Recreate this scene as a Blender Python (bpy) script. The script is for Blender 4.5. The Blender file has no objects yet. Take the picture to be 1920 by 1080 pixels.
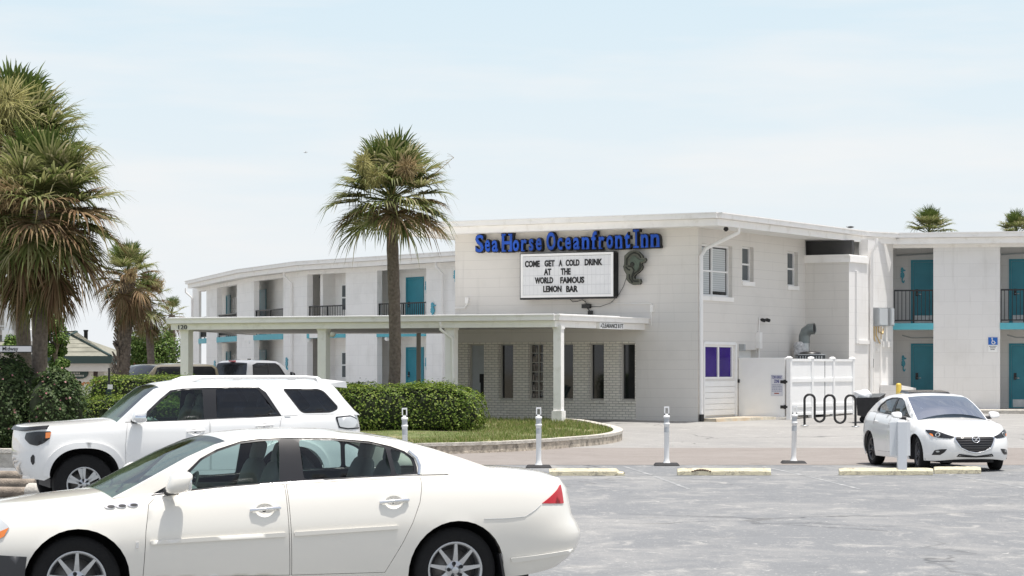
import bpy, bmesh, math, random
import numpy as np
from mathutils import Vector, Matrix
from mathutils.geometry import delaunay_2d_cdt

SC = bpy.context.scene
COL = SC.collection
R = math.radians
F, HZ, CH = 4500.0, 690.0, 1.93        # focal length in photo pixels, horizon row, eye height (m)

# ------------------------------------------------------------------ camera
cd = bpy.data.cameras.new('camera'); cam = bpy.data.objects.new('camera', cd); COL.objects.link(cam)
cam.location = (0, 0, CH); cam.rotation_euler = (R(90), 0, 0)
cd.sensor_width = 36; cd.lens = F/1920*36; cd.shift_y = 150/1920
cd.clip_start = 0.5; cd.clip_end = 6000
SC.camera = cam

# ------------------------------------------------------------------ sky
SUN_EL, SUN_H = R(79), Vector((.9, -.43)).normalized()
SUN = Vector((SUN_H.x*math.cos(SUN_EL), SUN_H.y*math.cos(SUN_EL), math.sin(SUN_EL)))
w = bpy.data.worlds.new("World"); SC.world = w; w.use_nodes = True
nt = w.node_tree; nt.nodes.clear()
def wn(t, **k):
    n = nt.nodes.new(t)
    for a, b in k.items(): setattr(n, a, b)
    return n
out = wn('ShaderNodeOutputWorld'); sky = wn('ShaderNodeTexSky', sky_type='NISHITA', sun_disc=False)
sky.sun_elevation = SUN_EL; sky.sun_rotation = math.atan2(SUN_H.x, SUN_H.y)
sky.air_density = 1.0; sky.dust_density = 4.0; sky.ozone_density = 1.0
bg = wn('ShaderNodeBackground'); bg.inputs['Strength'].default_value = .10
# thin summer haze and cloud veils: bright, nearly white air near the horizon
bg2 = wn('ShaderNodeBackground'); bg2.inputs['Strength'].default_value = 1.0
tc = wn('ShaderNodeTexCoord'); sep = wn('ShaderNodeSeparateXYZ'); nt.links.new(tc.outputs['Generated'], sep.inputs[0])
rmp = wn('ShaderNodeValToRGB'); nt.links.new(sep.outputs['Z'], rmp.inputs[0])
rmp.color_ramp.elements[0].position = 0.0; rmp.color_ramp.elements[0].color = (.555, .57, .585, 1)
rmp.color_ramp.elements[1].position = .16; rmp.color_ramp.elements[1].color = (.45, .54, .59, 1)
e = rmp.color_ramp.elements.new(.07); e.color = (.515, .56, .59, 1)
e = rmp.color_ramp.elements.new(.5); e.color = (.32, .345, .40, 1)
mp = wn('ShaderNodeMapping'); mp.inputs['Scale'].default_value = (2.2, 2.2, 16); nt.links.new(tc.outputs['Generated'], mp.inputs[0])
nz = wn('ShaderNodeTexNoise'); nz.inputs['Scale'].default_value = 2.4; nz.inputs['Detail'].default_value = 5; nz.inputs['Roughness'].default_value = .55
nt.links.new(mp.outputs[0], nz.inputs[0])
cr = wn('ShaderNodeValToRGB'); nt.links.new(nz.outputs['Fac'], cr.inputs[0])
cr.color_ramp.elements[0].position = .43; cr.color_ramp.elements[0].color = (0, 0, 0, 1)
cr.color_ramp.elements[1].position = .72; cr.color_ramp.elements[1].color = (.85, .85, .85, 1)
mx = wn('ShaderNodeMixRGB'); nt.links.new(cr.outputs[0], mx.inputs[0]); nt.links.new(rmp.outputs[0], mx.inputs[1]); mx.inputs[2].default_value = (.585, .585, .585, 1)
nt.links.new(mx.outputs[0], bg2.inputs[0]); nt.links.new(sky.outputs[0], bg.inputs[0])
hz = wn('ShaderNodeMapRange'); nt.links.new(sep.outputs['Z'], hz.inputs[0])
hz.inputs[1].default_value = 0; hz.inputs[2].default_value = .9; hz.inputs[3].default_value = .93; hz.inputs[4].default_value = .35
ms = wn('ShaderNodeMixShader'); nt.links.new(hz.outputs[0], ms.inputs[0]); nt.links.new(bg.outputs[0], ms.inputs[1]); nt.links.new(bg2.outputs[0], ms.inputs[2])
nt.links.new(ms.outputs[0], out.inputs[0])

# ------------------------------------------------------------------ sun
sl = bpy.data.lights.new('sun', 'SUN'); sl.energy = 3.3; sl.angle = R(.5); sl.color = (1, .965, .91)
so = bpy.data.objects.new('sun', sl); COL.objects.link(so); so.rotation_euler = SUN.to_track_quat('Z', 'Y').to_euler()
so.location = SUN*200

SC.view_settings.view_transform = 'Standard'; SC.view_settings.look = 'None'
SC.view_settings.gamma = 1; SC.view_settings.use_curve_mapping = False; SC.view_settings.exposure = .76
SC.cycles.max_bounces = 12; SC.cycles.diffuse_bounces = 8; SC.cycles.transparent_max_bounces = 16

random.seed(7)
rnd = random.random
def ru(a, b): return a+(b-a)*random.random()

# ------------------------------------------------------------------ materials
def new_mat(name):
    m = bpy.data.materials.new(name); m.use_nodes = True
    return m, m.node_tree, m.node_tree.nodes['Principled BSDF']
def mat(name, col, rough=.6, metal=0, var=.0, scale=3, bump=0, bscale=40, coat=0, spec=.5, dirt=None, dscale=1.2, dlo=.5, dhi=.75):
    """painted / plain surface with a little tone variation, bump and optional dirt patches"""
    m, t, b = new_mat(name)
    b.inputs['Roughness'].default_value = rough; b.inputs['Metallic'].default_value = metal
    b.inputs['Specular IOR Level'].default_value = spec
    if coat: b.inputs['Coat Weight'].default_value = coat; b.inputs['Coat Roughness'].default_value = .03
    c = (*col, 1); b.inputs['Base Color'].default_value = c
    if var or dirt or bump:
        geo = t.nodes.new('ShaderNodeTexCoord')
    last = None
    if var:
        n = t.nodes.new('ShaderNodeTexNoise'); n.inputs['Scale'].default_value = scale; n.inputs['Detail'].default_value = 6
        t.links.new(geo.outputs['Object'], n.inputs[0])
        r = t.nodes.new('ShaderNodeValToRGB'); t.links.new(n.outputs['Fac'], r.inputs[0])
        r.color_ramp.elements[0].position = .3; r.color_ramp.elements[1].position = .7
        r.color_ramp.elements[0].color = (*[x*(1-var) for x in col], 1); r.color_ramp.elements[1].color = (*[min(1, x*(1+var)) for x in col], 1)
        last = r.outputs[0]
    if dirt:
        n = t.nodes.new('ShaderNodeTexNoise'); n.inputs['Scale'].default_value = dscale; n.inputs['Detail'].default_value = 9; n.inputs['Roughness'].default_value = .65
        t.links.new(geo.outputs['Object'], n.inputs[0])
        r = t.nodes.new('ShaderNodeMapRange'); t.links.new(n.outputs['Fac'], r.inputs[0]); r.inputs[1].default_value = dlo; r.inputs[2].default_value = dhi
        x = t.nodes.new('ShaderNodeMixRGB'); t.links.new(r.outputs[0], x.inputs[0]); x.inputs[1].default_value = c; x.inputs[2].default_value = (*dirt, 1)
        if last: t.links.new(last, x.inputs[1])
        last = x.outputs[0]
    if last: t.links.new(last, b.inputs['Base Color'])
    if bump:
        n = t.nodes.new('ShaderNodeTexNoise'); n.inputs['Scale'].default_value = bscale; n.inputs['Detail'].default_value = 4
        t.links.new(geo.outputs['Object'], n.inputs[0])
        bp = t.nodes.new('ShaderNodeBump'); bp.inputs['Strength'].default_value = bump; bp.inputs['Distance'].default_value = .02
        t.links.new(n.outputs['Fac'], bp.inputs['Height']); t.links.new(bp.outputs[0], b.inputs['Normal'])
    return m
def block_mat(name, col, bw, bh, mortar=.008, jd=.72, vdim=1.0, bump=.5, var=.03, stain=(.52, .50, .46)):
    """painted masonry: joints from a brick texture on UVs in metres"""
    m, t, b = new_mat(name); b.inputs['Roughness'].default_value = .75
    uv = t.nodes.new('ShaderNodeUVMap')
    br = t.nodes.new('ShaderNodeTexBrick'); t.links.new(uv.outputs[0], br.inputs[0])
    br.inputs['Scale'].default_value = 1; br.inputs['Brick Width'].default_value = bw; br.inputs['Row Height'].default_value = bh
    br.inputs['Mortar Size'].default_value = mortar; br.inputs['Mortar Smooth'].default_value = .25; br.inputs['Bias'].default_value = 0
    br.inputs['Color1'].default_value = (*[c*(1-var) for c in col], 1); br.inputs['Color2'].default_value = (*[min(1, c*(1+var)) for c in col], 1)
    br.inputs['Mortar'].default_value = (*[c*jd for c in col], 1)
    n = t.nodes.new('ShaderNodeTexNoise'); t.links.new(uv.outputs[0], n.inputs[0]); n.inputs['Scale'].default_value = .7; n.inputs['Detail'].default_value = 7; n.inputs['Roughness'].default_value = .6
    r = t.nodes.new('ShaderNodeMapRange'); t.links.new(n.outputs['Fac'], r.inputs[0]); r.inputs[1].default_value = .5; r.inputs[2].default_value = .85; r.inputs[4].default_value = .45
    x = t.nodes.new('ShaderNodeMixRGB'); t.links.new(r.outputs[0], x.inputs[0]); t.links.new(br.outputs['Color'], x.inputs[1]); x.inputs[2].default_value = (*stain, 1)
    # faint vertical run-off streaks
    mp = t.nodes.new('ShaderNodeMapping'); mp.inputs['Scale'].default_value = (2.2, .16, 1); t.links.new(uv.outputs[0], mp.inputs[0])
    n3 = t.nodes.new('ShaderNodeTexNoise'); t.links.new(mp.outputs[0], n3.inputs[0]); n3.inputs['Scale'].default_value = 2.0; n3.inputs['Detail'].default_value = 8; n3.inputs['Roughness'].default_value = .7
    r3 = t.nodes.new('ShaderNodeMapRange'); t.links.new(n3.outputs['Fac'], r3.inputs[0]); r3.inputs[1].default_value = .56; r3.inputs[2].default_value = .80; r3.inputs[4].default_value = .4
    x3 = t.nodes.new('ShaderNodeMixRGB'); t.links.new(r3.outputs[0], x3.inputs[0]); t.links.new(x.outputs[0], x3.inputs[1]); x3.inputs[2].default_value = (*[c*.8 for c in stain], 1)
    t.links.new(x3.outputs[0], b.inputs['Base Color'])
    iv = t.nodes.new('ShaderNodeMath'); iv.operation = 'SUBTRACT'; iv.inputs[0].default_value = 1; t.links.new(br.outputs['Fac'], iv.inputs[1])
    n2 = t.nodes.new('ShaderNodeTexNoise'); t.links.new(uv.outputs[0], n2.inputs[0]); n2.inputs['Scale'].default_value = 25; n2.inputs['Detail'].default_value = 3
    ad = t.nodes.new('ShaderNodeMath'); ad.operation = 'MULTIPLY_ADD'; t.links.new(n2.outputs['Fac'], ad.inputs[0]); ad.inputs[1].default_value = .25; t.links.new(iv.outputs[0], ad.inputs[2])
    bp = t.nodes.new('ShaderNodeBump'); bp.inputs['Strength'].default_value = bump; bp.inputs['Distance'].default_value = .012
    t.links.new(ad.outputs[0], bp.inputs['Height']); t.links.new(bp.outputs[0], b.inputs['Normal'])
    return m
def leaf_mat(name, cols, trans=.3, rough=.6):
    """leaves: colour differs per leaf (mesh island), light passes through"""
    m = bpy.data.materials.new(name); m.use_nodes = True; t = m.node_tree; t.nodes.clear()
    o = t.nodes.new('ShaderNodeOutputMaterial'); g = t.nodes.new('ShaderNodeNewGeometry'); r = t.nodes.new('ShaderNodeValToRGB')
    t.links.new(g.outputs['Random Per Island'], r.inputs[0])
    el = r.color_ramp.elements
    for i, c in enumerate(cols):
        p = i/(len(cols)-1)
        q = el[0] if i == 0 else el[len(el)-1] if i == len(cols)-1 else el.new(p)
        q.color = (*c, 1)
    el[0].position = 0; el[len(el)-1].position = 1
    b = t.nodes.new('ShaderNodeMixShader'); b.inputs[0].default_value = .018; df = t.nodes.new('ShaderNodeBsdfDiffuse'); gs = t.nodes.new('ShaderNodeBsdfGlossy'); gs.inputs['Roughness'].default_value = max(rough, .5)
    t.links.new(df.outputs[0], b.inputs[1]); t.links.new(gs.outputs[0], b.inputs[2])
    tr = t.nodes.new('ShaderNodeBsdfTranslucent'); mx = t.nodes.new('ShaderNodeMixShader'); mx.inputs[0].default_value = trans
    t.links.new(r.outputs[0], df.inputs[0]); t.links.new(r.outputs[0], tr.inputs[0])
    t.links.new(b.outputs[0], mx.inputs[1]); t.links.new(tr.outputs[0], mx.inputs[2]); t.links.new(mx.outputs[0], o.inputs[0])
    return m
def glass_mat(name, tint, refl=1.0):
    m = bpy.data.materials.new(name); m.use_nodes = True; t = m.node_tree; t.nodes.clear()
    o = t.nodes.new('ShaderNodeOutputMaterial'); tr = t.nodes.new('ShaderNodeBsdfTransparent'); tr.inputs[0].default_value = (*tint, 1)
    gl = t.nodes.new('ShaderNodeBsdfGlossy'); gl.inputs['Roughness'].default_value = .02; gl.inputs[0].default_value = (.95, .97, 1, 1)
    fr = t.nodes.new('ShaderNodeFresnel'); fr.inputs[0].default_value = 1.5
    mu = t.nodes.new('ShaderNodeMath'); mu.operation = 'MULTIPLY'; mu.inputs[1].default_value = refl; mu.use_clamp = True
    t.links.new(fr.outputs[0], mu.inputs[0])
    mx = t.nodes.new('ShaderNodeMixShader'); t.links.new(mu.outputs[0], mx.inputs[0]); t.links.new(tr.outputs[0], mx.inputs[1]); t.links.new(gl.outputs[0], mx.inputs[2])
    t.links.new(mx.outputs[0], o.inputs[0]); return m

# ------------------------------------------------------------------ object helpers
BASE = {}
def tag(o, label=None, cat=None, group=None, kind=None):
    if label: o['label'] = label
    if cat: o['category'] = cat
    if group: o['group'] = group
    if kind: o['kind'] = kind
    return o
def thing(name, label, cat, loc=(0, 0, 0), group=None, rz=0, local=False):
    o = bpy.data.objects.new(name, None); COL.objects.link(o); o.empty_display_size = .2
    o.location = loc; o.rotation_euler = (0, 0, rz)
    BASE[o.name] = Vector((0, 0, 0)) if local else Vector(loc)
    return tag(o, label, cat, group)
def copy_tree(o, parent=None):
    c = o.copy(); COL.objects.link(c); c.parent = parent
    for ch in list(o.children): copy_tree(ch, c)
    return c
class MB:
    def __init__(s): s.v = []; s.f = []; s.sm = []
    def add(s, vs, fs, smooth=False):
        n = len(s.v); s.v.extend([tuple(v) for v in vs]); s.f.extend([tuple(i+n for i in f) for f in fs]); s.sm.extend([smooth]*len(fs)); return s
    def hexa(s, p):   # 8 points: bottom 0-3 ccw, top 4-7
        return s.add(p, [(3, 2, 1, 0), (4, 5, 6, 7), (0, 1, 5, 4), (1, 2, 6, 5), (2, 3, 7, 6), (3, 0, 4, 7)])
    def box(s, x0, x1, y0, y1, z0, z1):
        return s.hexa([(x0, y0, z0), (x1, y0, z0), (x1, y1, z0), (x0, y1, z0), (x0, y0, z1), (x1, y0, z1), (x1, y1, z1), (x0, y1, z1)])
    def fbox(s, fr, t0, t1, z0, z1, o0, o1):   # box in a wall frame; o = distance out of the wall
        P = fr.pt
        return s.hexa([P(t0, z0, o1), P(t1, z0, o1), P(t1, z0, o0), P(t0, z0, o0), P(t0, z1, o1), P(t1, z1, o1), P(t1, z1, o0), P(t0, z1, o0)])
    def prism(s, poly, z0, z1):               # ccw xy polygon
        n = len(poly); vs = [(p[0], p[1], z0) for p in poly]+[(p[0], p[1], z1) for p in poly]
        fs = [tuple(range(n-1, -1, -1)), tuple(range(n, 2*n))]+[(i, (i+1) % n, n+(i+1) % n, n+i) for i in range(n)]
        return s.add(vs, fs)
    def plate(s, fr, poly, o0, o1):           # (t,z) outline, thickness o0..o1
        n = len(poly); vs = [fr.pt(a, b, o0) for a, b in poly]+[fr.pt(a, b, o1) for a, b in poly]
        return s.add(vs, [tuple(range(n)), tuple(range(2*n-1, n-1, -1))]+[(i, (i+1) % n, n+(i+1) % n, n+i) for i in range(n)])
    def tube(s, path, r, n=8, cap=True, closed=False, smooth=True):
        path = [Vector(p) for p in path]; m = len(path); vs = []; fs = []
        rr = r if isinstance(r, (list, tuple)) else [r]*m
        up = Vector((0, 0, 1)); prev = None
        for i, p in enumerate(path):
            a = path[(i-1) % m] if (closed or i > 0) else p; b = path[(i+1) % m] if (closed or i < m-1) else p
            d = (b-a).normalized()
            if prev is None:
                x = d.cross(up if abs(d.z) < .9 else Vector((1, 0, 0))).normalized()
            else:
                x = (prev-d*prev.dot(d)).normalized()
            prev = x; y = d.cross(x)
            for k in range(n):
                an = 2*math.pi*k/n; vs.append(p+(x*math.cos(an)+y*math.sin(an))*rr[i])
        for i in range(m if closed else m-1):
            j = (i+1) % m
            for k in range(n): fs.append((i*n+k, i*n+(k+1) % n, j*n+(k+1) % n, j*n+k))
        s.add(vs, fs, smooth)
        if cap and not closed: s.add(vs[:n], [tuple(range(n-1, -1, -1))]); s.add(vs[-n:], [tuple(range(n))])
        return s
    def lathe(s, prof, c=(0, 0, 0), ax=(0, 0, 1), n=24, smooth=True, cap=True):   # prof: (radius, height) along ax
        ax = Vector(ax).normalized(); x = ax.cross(Vector((0, 0, 1)) if abs(ax.z) < .9 else Vector((1, 0, 0))).normalized(); y = ax.cross(x); c = Vector(c)
        vs = [c+ax*hh+(x*math.cos(2*math.pi*k/n)+y*math.sin(2*math.pi*k/n))*rr for rr, hh in prof for k in range(n)]
        fs = [(i*n+k, i*n+(k+1) % n, (i+1)*n+(k+1) % n, (i+1)*n+k) for i in range(len(prof)-1) for k in range(n)]
        s.add(vs, fs, smooth)
        if cap:
            if prof[0][0] > 1e-4: s.add(vs[:n], [tuple(range(n-1, -1, -1))])
            if prof[-1][0] > 1e-4: s.add(vs[-n:], [tuple(range(n))])
        return s
    def blob(s, c, sz, e=1.0, nu=20, nv=12, rot=None, fn=None):     # superellipsoid, e<1 boxier
        def sg(a, p): return math.copysign(abs(a)**p, a)
        vs = []
        for j in range(nv+1):
            ph = -math.pi/2+math.pi*j/nv
            for i in range(nu):
                th = 2*math.pi*i/nu
                v = Vector((sz[0]*sg(math.cos(ph), e)*sg(math.cos(th), e), sz[1]*sg(math.cos(ph), e)*sg(math.sin(th), e), sz[2]*sg(math.sin(ph), e)))
                if fn: v = fn(v)
                if rot: v = rot @ v
                vs.append(v+Vector(c))
        fs = [(j*nu+i, j*nu+(i+1) % nu, (j+1)*nu+(i+1) % nu, (j+1)*nu+i) for j in range(nv) for i in range(nu)]
        return s.add(vs, fs, True)
    def build(s, name, m, parent=None, uv=False, base=None):
        me = bpy.data.meshes.new(name)
        b = base if base is not None else (BASE[parent.name] if parent else Vector((0, 0, 0)))
        vs = np.array(s.v, dtype=float)-np.array(b)
        me.from_pydata(vs.tolist(), [], s.f)
        me.polygons.foreach_set('use_smooth', s.sm)
        if uv:
            ul = me.uv_layers.new(name='UVMap')
            for p in me.polygons:
                nx, ny, nz_ = p.normal
                for li in p.loop_indices:
                    co = s.v[me.loops[li].vertex_index]
                    if abs(nz_) > .7: ul.data[li].uv = (co[0], co[1])
                    else:
                        l = math.hypot(nx, ny); ul.data[li].uv = ((-ny*co[0]+nx*co[1])/l, co[2])
        me.materials.append(m); me.validate(); me.update()
        o = bpy.data.objects.new(name, me); COL.objects.link(o)
        if parent: o.parent = parent
        elif base is not None: o.location = base
        BASE[o.name] = Vector(b)
        return o
class Frame:
    """vertical plane: origin, direction to the viewer's right, outward normal"""
    def __init__(s, P0, d):
        s.P0 = Vector(P0); s.d = Vector(d).normalized(); s.n = Vector((s.d.y, -s.d.x))
    def pt(s, t, z, o=0): return Vector((s.P0.x+s.d.x*t+s.n.x*o, s.P0.y+s.d.y*t+s.n.y*o, z))
    def t(s, px, o=0):
        k = (px-960)/F; bx, by = s.P0.x+s.n.x*o, s.P0.y+s.n.y*o
        return (k*by-bx)/(s.d.x-k*s.d.y)
    def tz(s, px, py, o=0):
        t = s.t(px, o); Y = s.P0.y+s.n.y*o+t*s.d.y
        return t, CH-(py-HZ)/F*Y
    def z(s, px, py, o=0): return s.tz(px, py, o)[1]
    def shift(s, o): return Frame(s.P0+s.n*o, s.d)
def P(px, py, Y): return Vector(((px-960)/F*Y, Y, CH-(py-HZ)/F*Y))
def wall(mb, fr, t0, t1, z0, z1, holes=(), th=.2, o=0):
    """wall slab with rectangular holes (t0,t1,z0,z1) and their reveals"""
    ts = sorted({t0, t1, *[h[0] for h in holes], *[h[1] for h in holes]}); zs = sorted({z0, z1, *[h[2] for h in holes], *[h[3] for h in holes]})
    ins = lambda a, b: any(h[0]-1e-6 <= a <= h[1]+1e-6 and h[2]-1e-6 <= b <= h[3]+1e-6 for h in holes)
    for i in range(len(ts)-1):
        for j in range(len(zs)-1):
            if ins((ts[i]+ts[i+1])/2, (zs[j]+zs[j+1])/2): continue
            q = [(ts[i], zs[j]), (ts[i+1], zs[j]), (ts[i+1], zs[j+1]), (ts[i], zs[j+1])]
            mb.add([fr.pt(a, b, o) for a, b in q], [(0, 1, 2, 3)]); mb.add([fr.pt(a, b, o-th) for a, b in q], [(3, 2, 1, 0)])
    def side(a, b, c, d2, flip):
        q = [fr.pt(a, b, o), fr.pt(c, d2, o), fr.pt(c, d2, o-th), fr.pt(a, b, o-th)]
        mb.add(q, [(3, 2, 1, 0) if flip else (0, 1, 2, 3)])
    side(t0, z0, t1, z0, True); side(t1, z0, t1, z1, True); side(t1, z1, t0, z1, True); side(t0, z1, t0, z0, True)
    for h in holes:
        side(h[0], h[2], h[1], h[2], False); side(h[1], h[2], h[1], h[3], False); side(h[1], h[3], h[0], h[3], False); side(h[0], h[3], h[0], h[2], False)
def glyph(fr, s, t0, t1, z0, z1, o0, depth, name, m, parent, bold=0., extra=None):
    """writing as solid letters fitted into a rectangle of a wall frame"""
    cu = bpy.data.curves.new('txt', 'FONT'); cu.body = s; cu.offset = bold; cu.extrude = .05; cu.resolution_u = 3
    ob = bpy.data.objects.new('txt', cu); me0 = bpy.data.meshes.new_from_object(ob)
    vs = np.array([v.co for v in me0.vertices]); fs = [tuple(p.vertices) for p in me0.polygons]
    lo, hi = vs.min(0), vs.max(0)
    mb = MB(); mb.add([fr.pt(t0+(a-lo[0])/(hi[0]-lo[0])*(t1-t0), z0+(b-lo[1])/(hi[1]-lo[1])*(z1-z0), o0+(c-lo[2])/(hi[2]-lo[2])*depth) for a, b, c in vs], fs)
    bpy.data.objects.remove(ob); bpy.data.curves.remove(cu); bpy.data.meshes.remove(me0)
    if extra: extra(mb)
    return mb.build(name, m, parent)
def interp(xs, ys):
    xs = list(xs); ys = list(ys); n = len(xs)
    d = [(ys[i+1]-ys[i])/(xs[i+1]-xs[i]) for i in range(n-1)]
    m = [d[0]]+[0 if d[i-1]*d[i] <= 0 else 2*d[i-1]*d[i]/(d[i-1]+d[i]) for i in range(1, n-1)]+[d[-1]]
    def f(x):
        if x <= xs[0]: return ys[0]
        if x >= xs[-1]: return ys[-1]
        i = 0
        while x > xs[i+1]: i += 1
        hh = xs[i+1]-xs[i]; u = (x-xs[i])/hh
        return (2*u**3-3*u*u+1)*ys[i]+(u**3-2*u*u+u)*hh*m[i]+(-2*u**3+3*u*u)*ys[i+1]+(u**3-u*u)*hh*m[i+1]
    return f
_gz = interp([-100, 54, 58, 62, 65, 68, 72, 76, 84, 400], [0, 0, .04, .19, .32, .41, .47, .53, .58, .6])
def g(x, y):
    k = min(1, max(0, (-x-3)/6)); return _gz(y)*(1-.45*k)

# ------------------------------------------------------------------ shared materials
M = {}
M['wall'] = block_mat('painted block wall', (.715, .69, .65), 40, .27, .006, .83, var=.0, bump=.25)
M['block'] = block_mat('white painted blocks', (.76, .75, .735), .81, .405, .005, .86, var=.012, bump=.2)
M['blockl'] = block_mat('bright white painted blocks', (.87, .855, .83), .81, .405, .005, .86, var=.012, bump=.2)
M['brick'] = block_mat('cream painted brick', (.88, .845, .76), .205, .075, .011, .60, bump=1.0, var=.06)
M['trim'] = mat('cream white trim', (.88, .865, .84), .55, var=.03, dirt=(.6, .57, .5), dscale=2.5, dlo=.55, dhi=.9)
M['white'] = mat('white paint', (.84, .84, .83), .5, var=.02)
M['vinyl'] = mat('white vinyl', (.84, .845, .84), .45, var=.02, dirt=(.62, .56, .46), dscale=1.5, dlo=.62, dhi=.95)
M['roof'] = mat('white roof membrane', (.75, .75, .73), .8, var=.06)
M['soffit'] = mat('soffit', (.70, .675, .63), .8, var=.04)
M['teal'] = mat('teal door paint', (.03, .25, .33), .45, var=.06)
M['tealedge'] = mat('turquoise slab edge', (.10, .42, .50), .55, var=.06)
M['sea'] = mat('turquoise cut metal', (.07, .36, .47), .4, var=.1)
M['black'] = mat('black paint', (.012, .012, .013), .4)
M['rubber'] = mat('black rubber', (.018, .018, .02), .75, var=.2, scale=8)
M['dark'] = mat('dark interior', (.02, .02, .022), .8)
M['pane'] = mat('dark window glass', (.012, .014, .016), .04, spec=.6)
M['steel'] = mat('galvanised steel', (.45, .47, .48), .38, metal=.85, var=.15, scale=9)
M['chrome'] = mat('chrome', (.8, .82, .84), .08, metal=1)
M['grey'] = mat('grey metal box', (.36, .38, .39), .45, var=.06)
M['brass'] = mat('brass pipe', (.55, .40, .18), .4, metal=.6, var=.2)
M['bark'] = mat('palm bark', (.155, .125, .10), .95, var=.35, scale=14, bump=1, bscale=30)
M['wood'] = mat('orange brown timber', (.36, .15, .055), .8, var=.25, scale=5)
M['concrete'] = mat('weathered concrete', (.50, .47, .42), .9, var=.15, scale=6, bump=.6, bscale=30, dirt=(.22, .2, .17), dscale=4)
M['stone'] = mat('rough kerb stone', (.50, .44, .36), .95, var=.3, scale=9, bump=1, bscale=22, dirt=(.16, .14, .12), dscale=6, dlo=.48, dhi=.7)
M['yellow'] = mat('faded yellow paint', (.66, .60, .43), .7, var=.08, scale=10, dirt=(.30, .27, .22), dscale=9, dlo=.55, dhi=.68, bump=.5, bscale=35)
# ================================================================== GROUND
def pave_mat(name, base, light, dark, s1, s2, fine=60, rough=.85, spread=(.42, .68), stretch=(1, 1, 1), bump=.25, cracks=0):
    m, t, b = new_mat(name); b.inputs['Roughness'].default_value = rough; b.inputs['Specular IOR Level'].default_value = .12
    tc = t.nodes.new('ShaderNodeTexCoord'); mp = t.nodes.new('ShaderNodeMapping'); mp.inputs['Scale'].default_value = stretch
    t.links.new(tc.outputs['Object'], mp.inputs[0])
    def noise(sc, det, rg, lo, hi, k, dist=0):
        n = t.nodes.new('ShaderNodeTexNoise'); n.inputs['Scale'].default_value = sc; n.inputs['Detail'].default_value = det; n.inputs['Roughness'].default_value = rg; n.inputs['Distortion'].default_value = dist
        t.links.new(mp.outputs[0], n.inputs[0])
        r = t.nodes.new('ShaderNodeMapRange'); t.links.new(n.outputs['Fac'], r.inputs[0]); r.inputs[1].default_value = lo; r.inputs[2].default_value = hi; r.inputs[4].default_value = k
        return r.outputs[0]
    def mix(fac, c1, c2):
        x = t.nodes.new('ShaderNodeMixRGB'); t.links.new(fac, x.inputs[0])
        if isinstance(c1, tuple): x.inputs[1].default_value = (*c1, 1)
        else: t.links.new(c1, x.inputs[1])
        x.inputs[2].default_value = (*c2, 1); return x.outputs[0]
    c = mix(noise(s1, 12, .74, spread[0], spread[1], .75, .6), base, light)
    c = mix(noise(s1*2.7, 6, .6, .56, .74, .6), c, dark)
    c = mix(noise(s2, 10, .72, .54, .66, .8, .8), c, light)
    c = mix(noise(s2*3.5, 8, .75, .60, .68, .9, 1.2), c, tuple(min(1, x*1.35) for x in light))
    c = mix(noise(1.7, 9, .7, .63, .73, .7, .5), c, tuple(x*.62 for x in dark))
    c = mix(noise(fine, 2, .5, .35, .8, .45), c, dark)
    c = mix(noise(fine*.45, 3, .6, .60, .70, .5), c, tuple(x*1.2 for x in light))
    if cracks:
        wv = t.nodes.new('ShaderNodeTexNoise'); wv.inputs['Scale'].default_value = 1.1; wv.inputs['Detail'].default_value = 5; t.links.new(tc.outputs['Object'], wv.inputs[0])
        va = t.nodes.new('ShaderNodeVectorMath'); va.operation = 'MULTIPLY_ADD'; t.links.new(wv.outputs['Color'], va.inputs[0]); va.inputs[1].default_value = (1.6, 1.6, 0); t.links.new(tc.outputs['Object'], va.inputs[2])
        vo = t.nodes.new('ShaderNodeTexVoronoi'); vo.feature = 'DISTANCE_TO_EDGE'; vo.inputs['Scale'].default_value = cracks; t.links.new(va.outputs[0], vo.inputs['Vector'])
        vr = t.nodes.new('ShaderNodeMapRange'); t.links.new(vo.outputs['Distance'], vr.inputs[0]); vr.inputs[1].default_value = .002; vr.inputs[2].default_value = .010; vr.inputs[3].default_value = .75; vr.inputs[4].default_value = 0
        mk = t.nodes.new('ShaderNodeMath'); mk.operation = 'MULTIPLY'; t.links.new(vr.outputs[0], mk.inputs[0]); t.links.new(noise(.35, 3, .5, .45, .6, 1), mk.inputs[1])
        c = mix(mk.outputs[0], c, tuple(x*.45 for x in dark))
    t.links.new(c, b.inputs['Base Color'])
    n = t.nodes.new('ShaderNodeTexNoise'); n.inputs['Scale'].default_value = fine*1.6; t.links.new(tc.outputs['Object'], n.inputs[0])
    bp = t.nodes.new('ShaderNodeBump'); bp.inputs['Strength'].default_value = bump; bp.inputs['Distance'].default_value = .01
    t.links.new(n.outputs['Fac'], bp.inputs['Height']); t.links.new(bp.outputs[0], b.inputs['Normal'])
    return m
M['asphalt'] = pave_mat('worn parking asphalt', (.188, .194, .200), (.37, .36, .34), (.14, .146, .152), .55, 2.4, stretch=(.8, .5, 1), spread=(.47, .70), cracks=.16)
M['roadmat'] = pave_mat('pinkish road aggregate', (.235, .212, .195), (.285, .262, .245), (.165, .148, .135), .5, 3, fine=45, spread=(.4, .7))
M['forecourt'] = pave_mat('pale forecourt paving', (.275, .268, .257), (.37, .36, .34), (.185, .188, .19), .16, .8, stretch=(.7, 1.1, 1), cracks=.14)
M['line'] = mat('worn white line paint', (.50, .50, .49), .8, dirt=(.215, .22, .222), dscale=3.2, dlo=.30, dhi=.50)
M['soil'] = mat('sandy soil', (.30, .26, .20), .95, var=.25, scale=4, dirt=(.10, .14, .04), dscale=.4)

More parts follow.
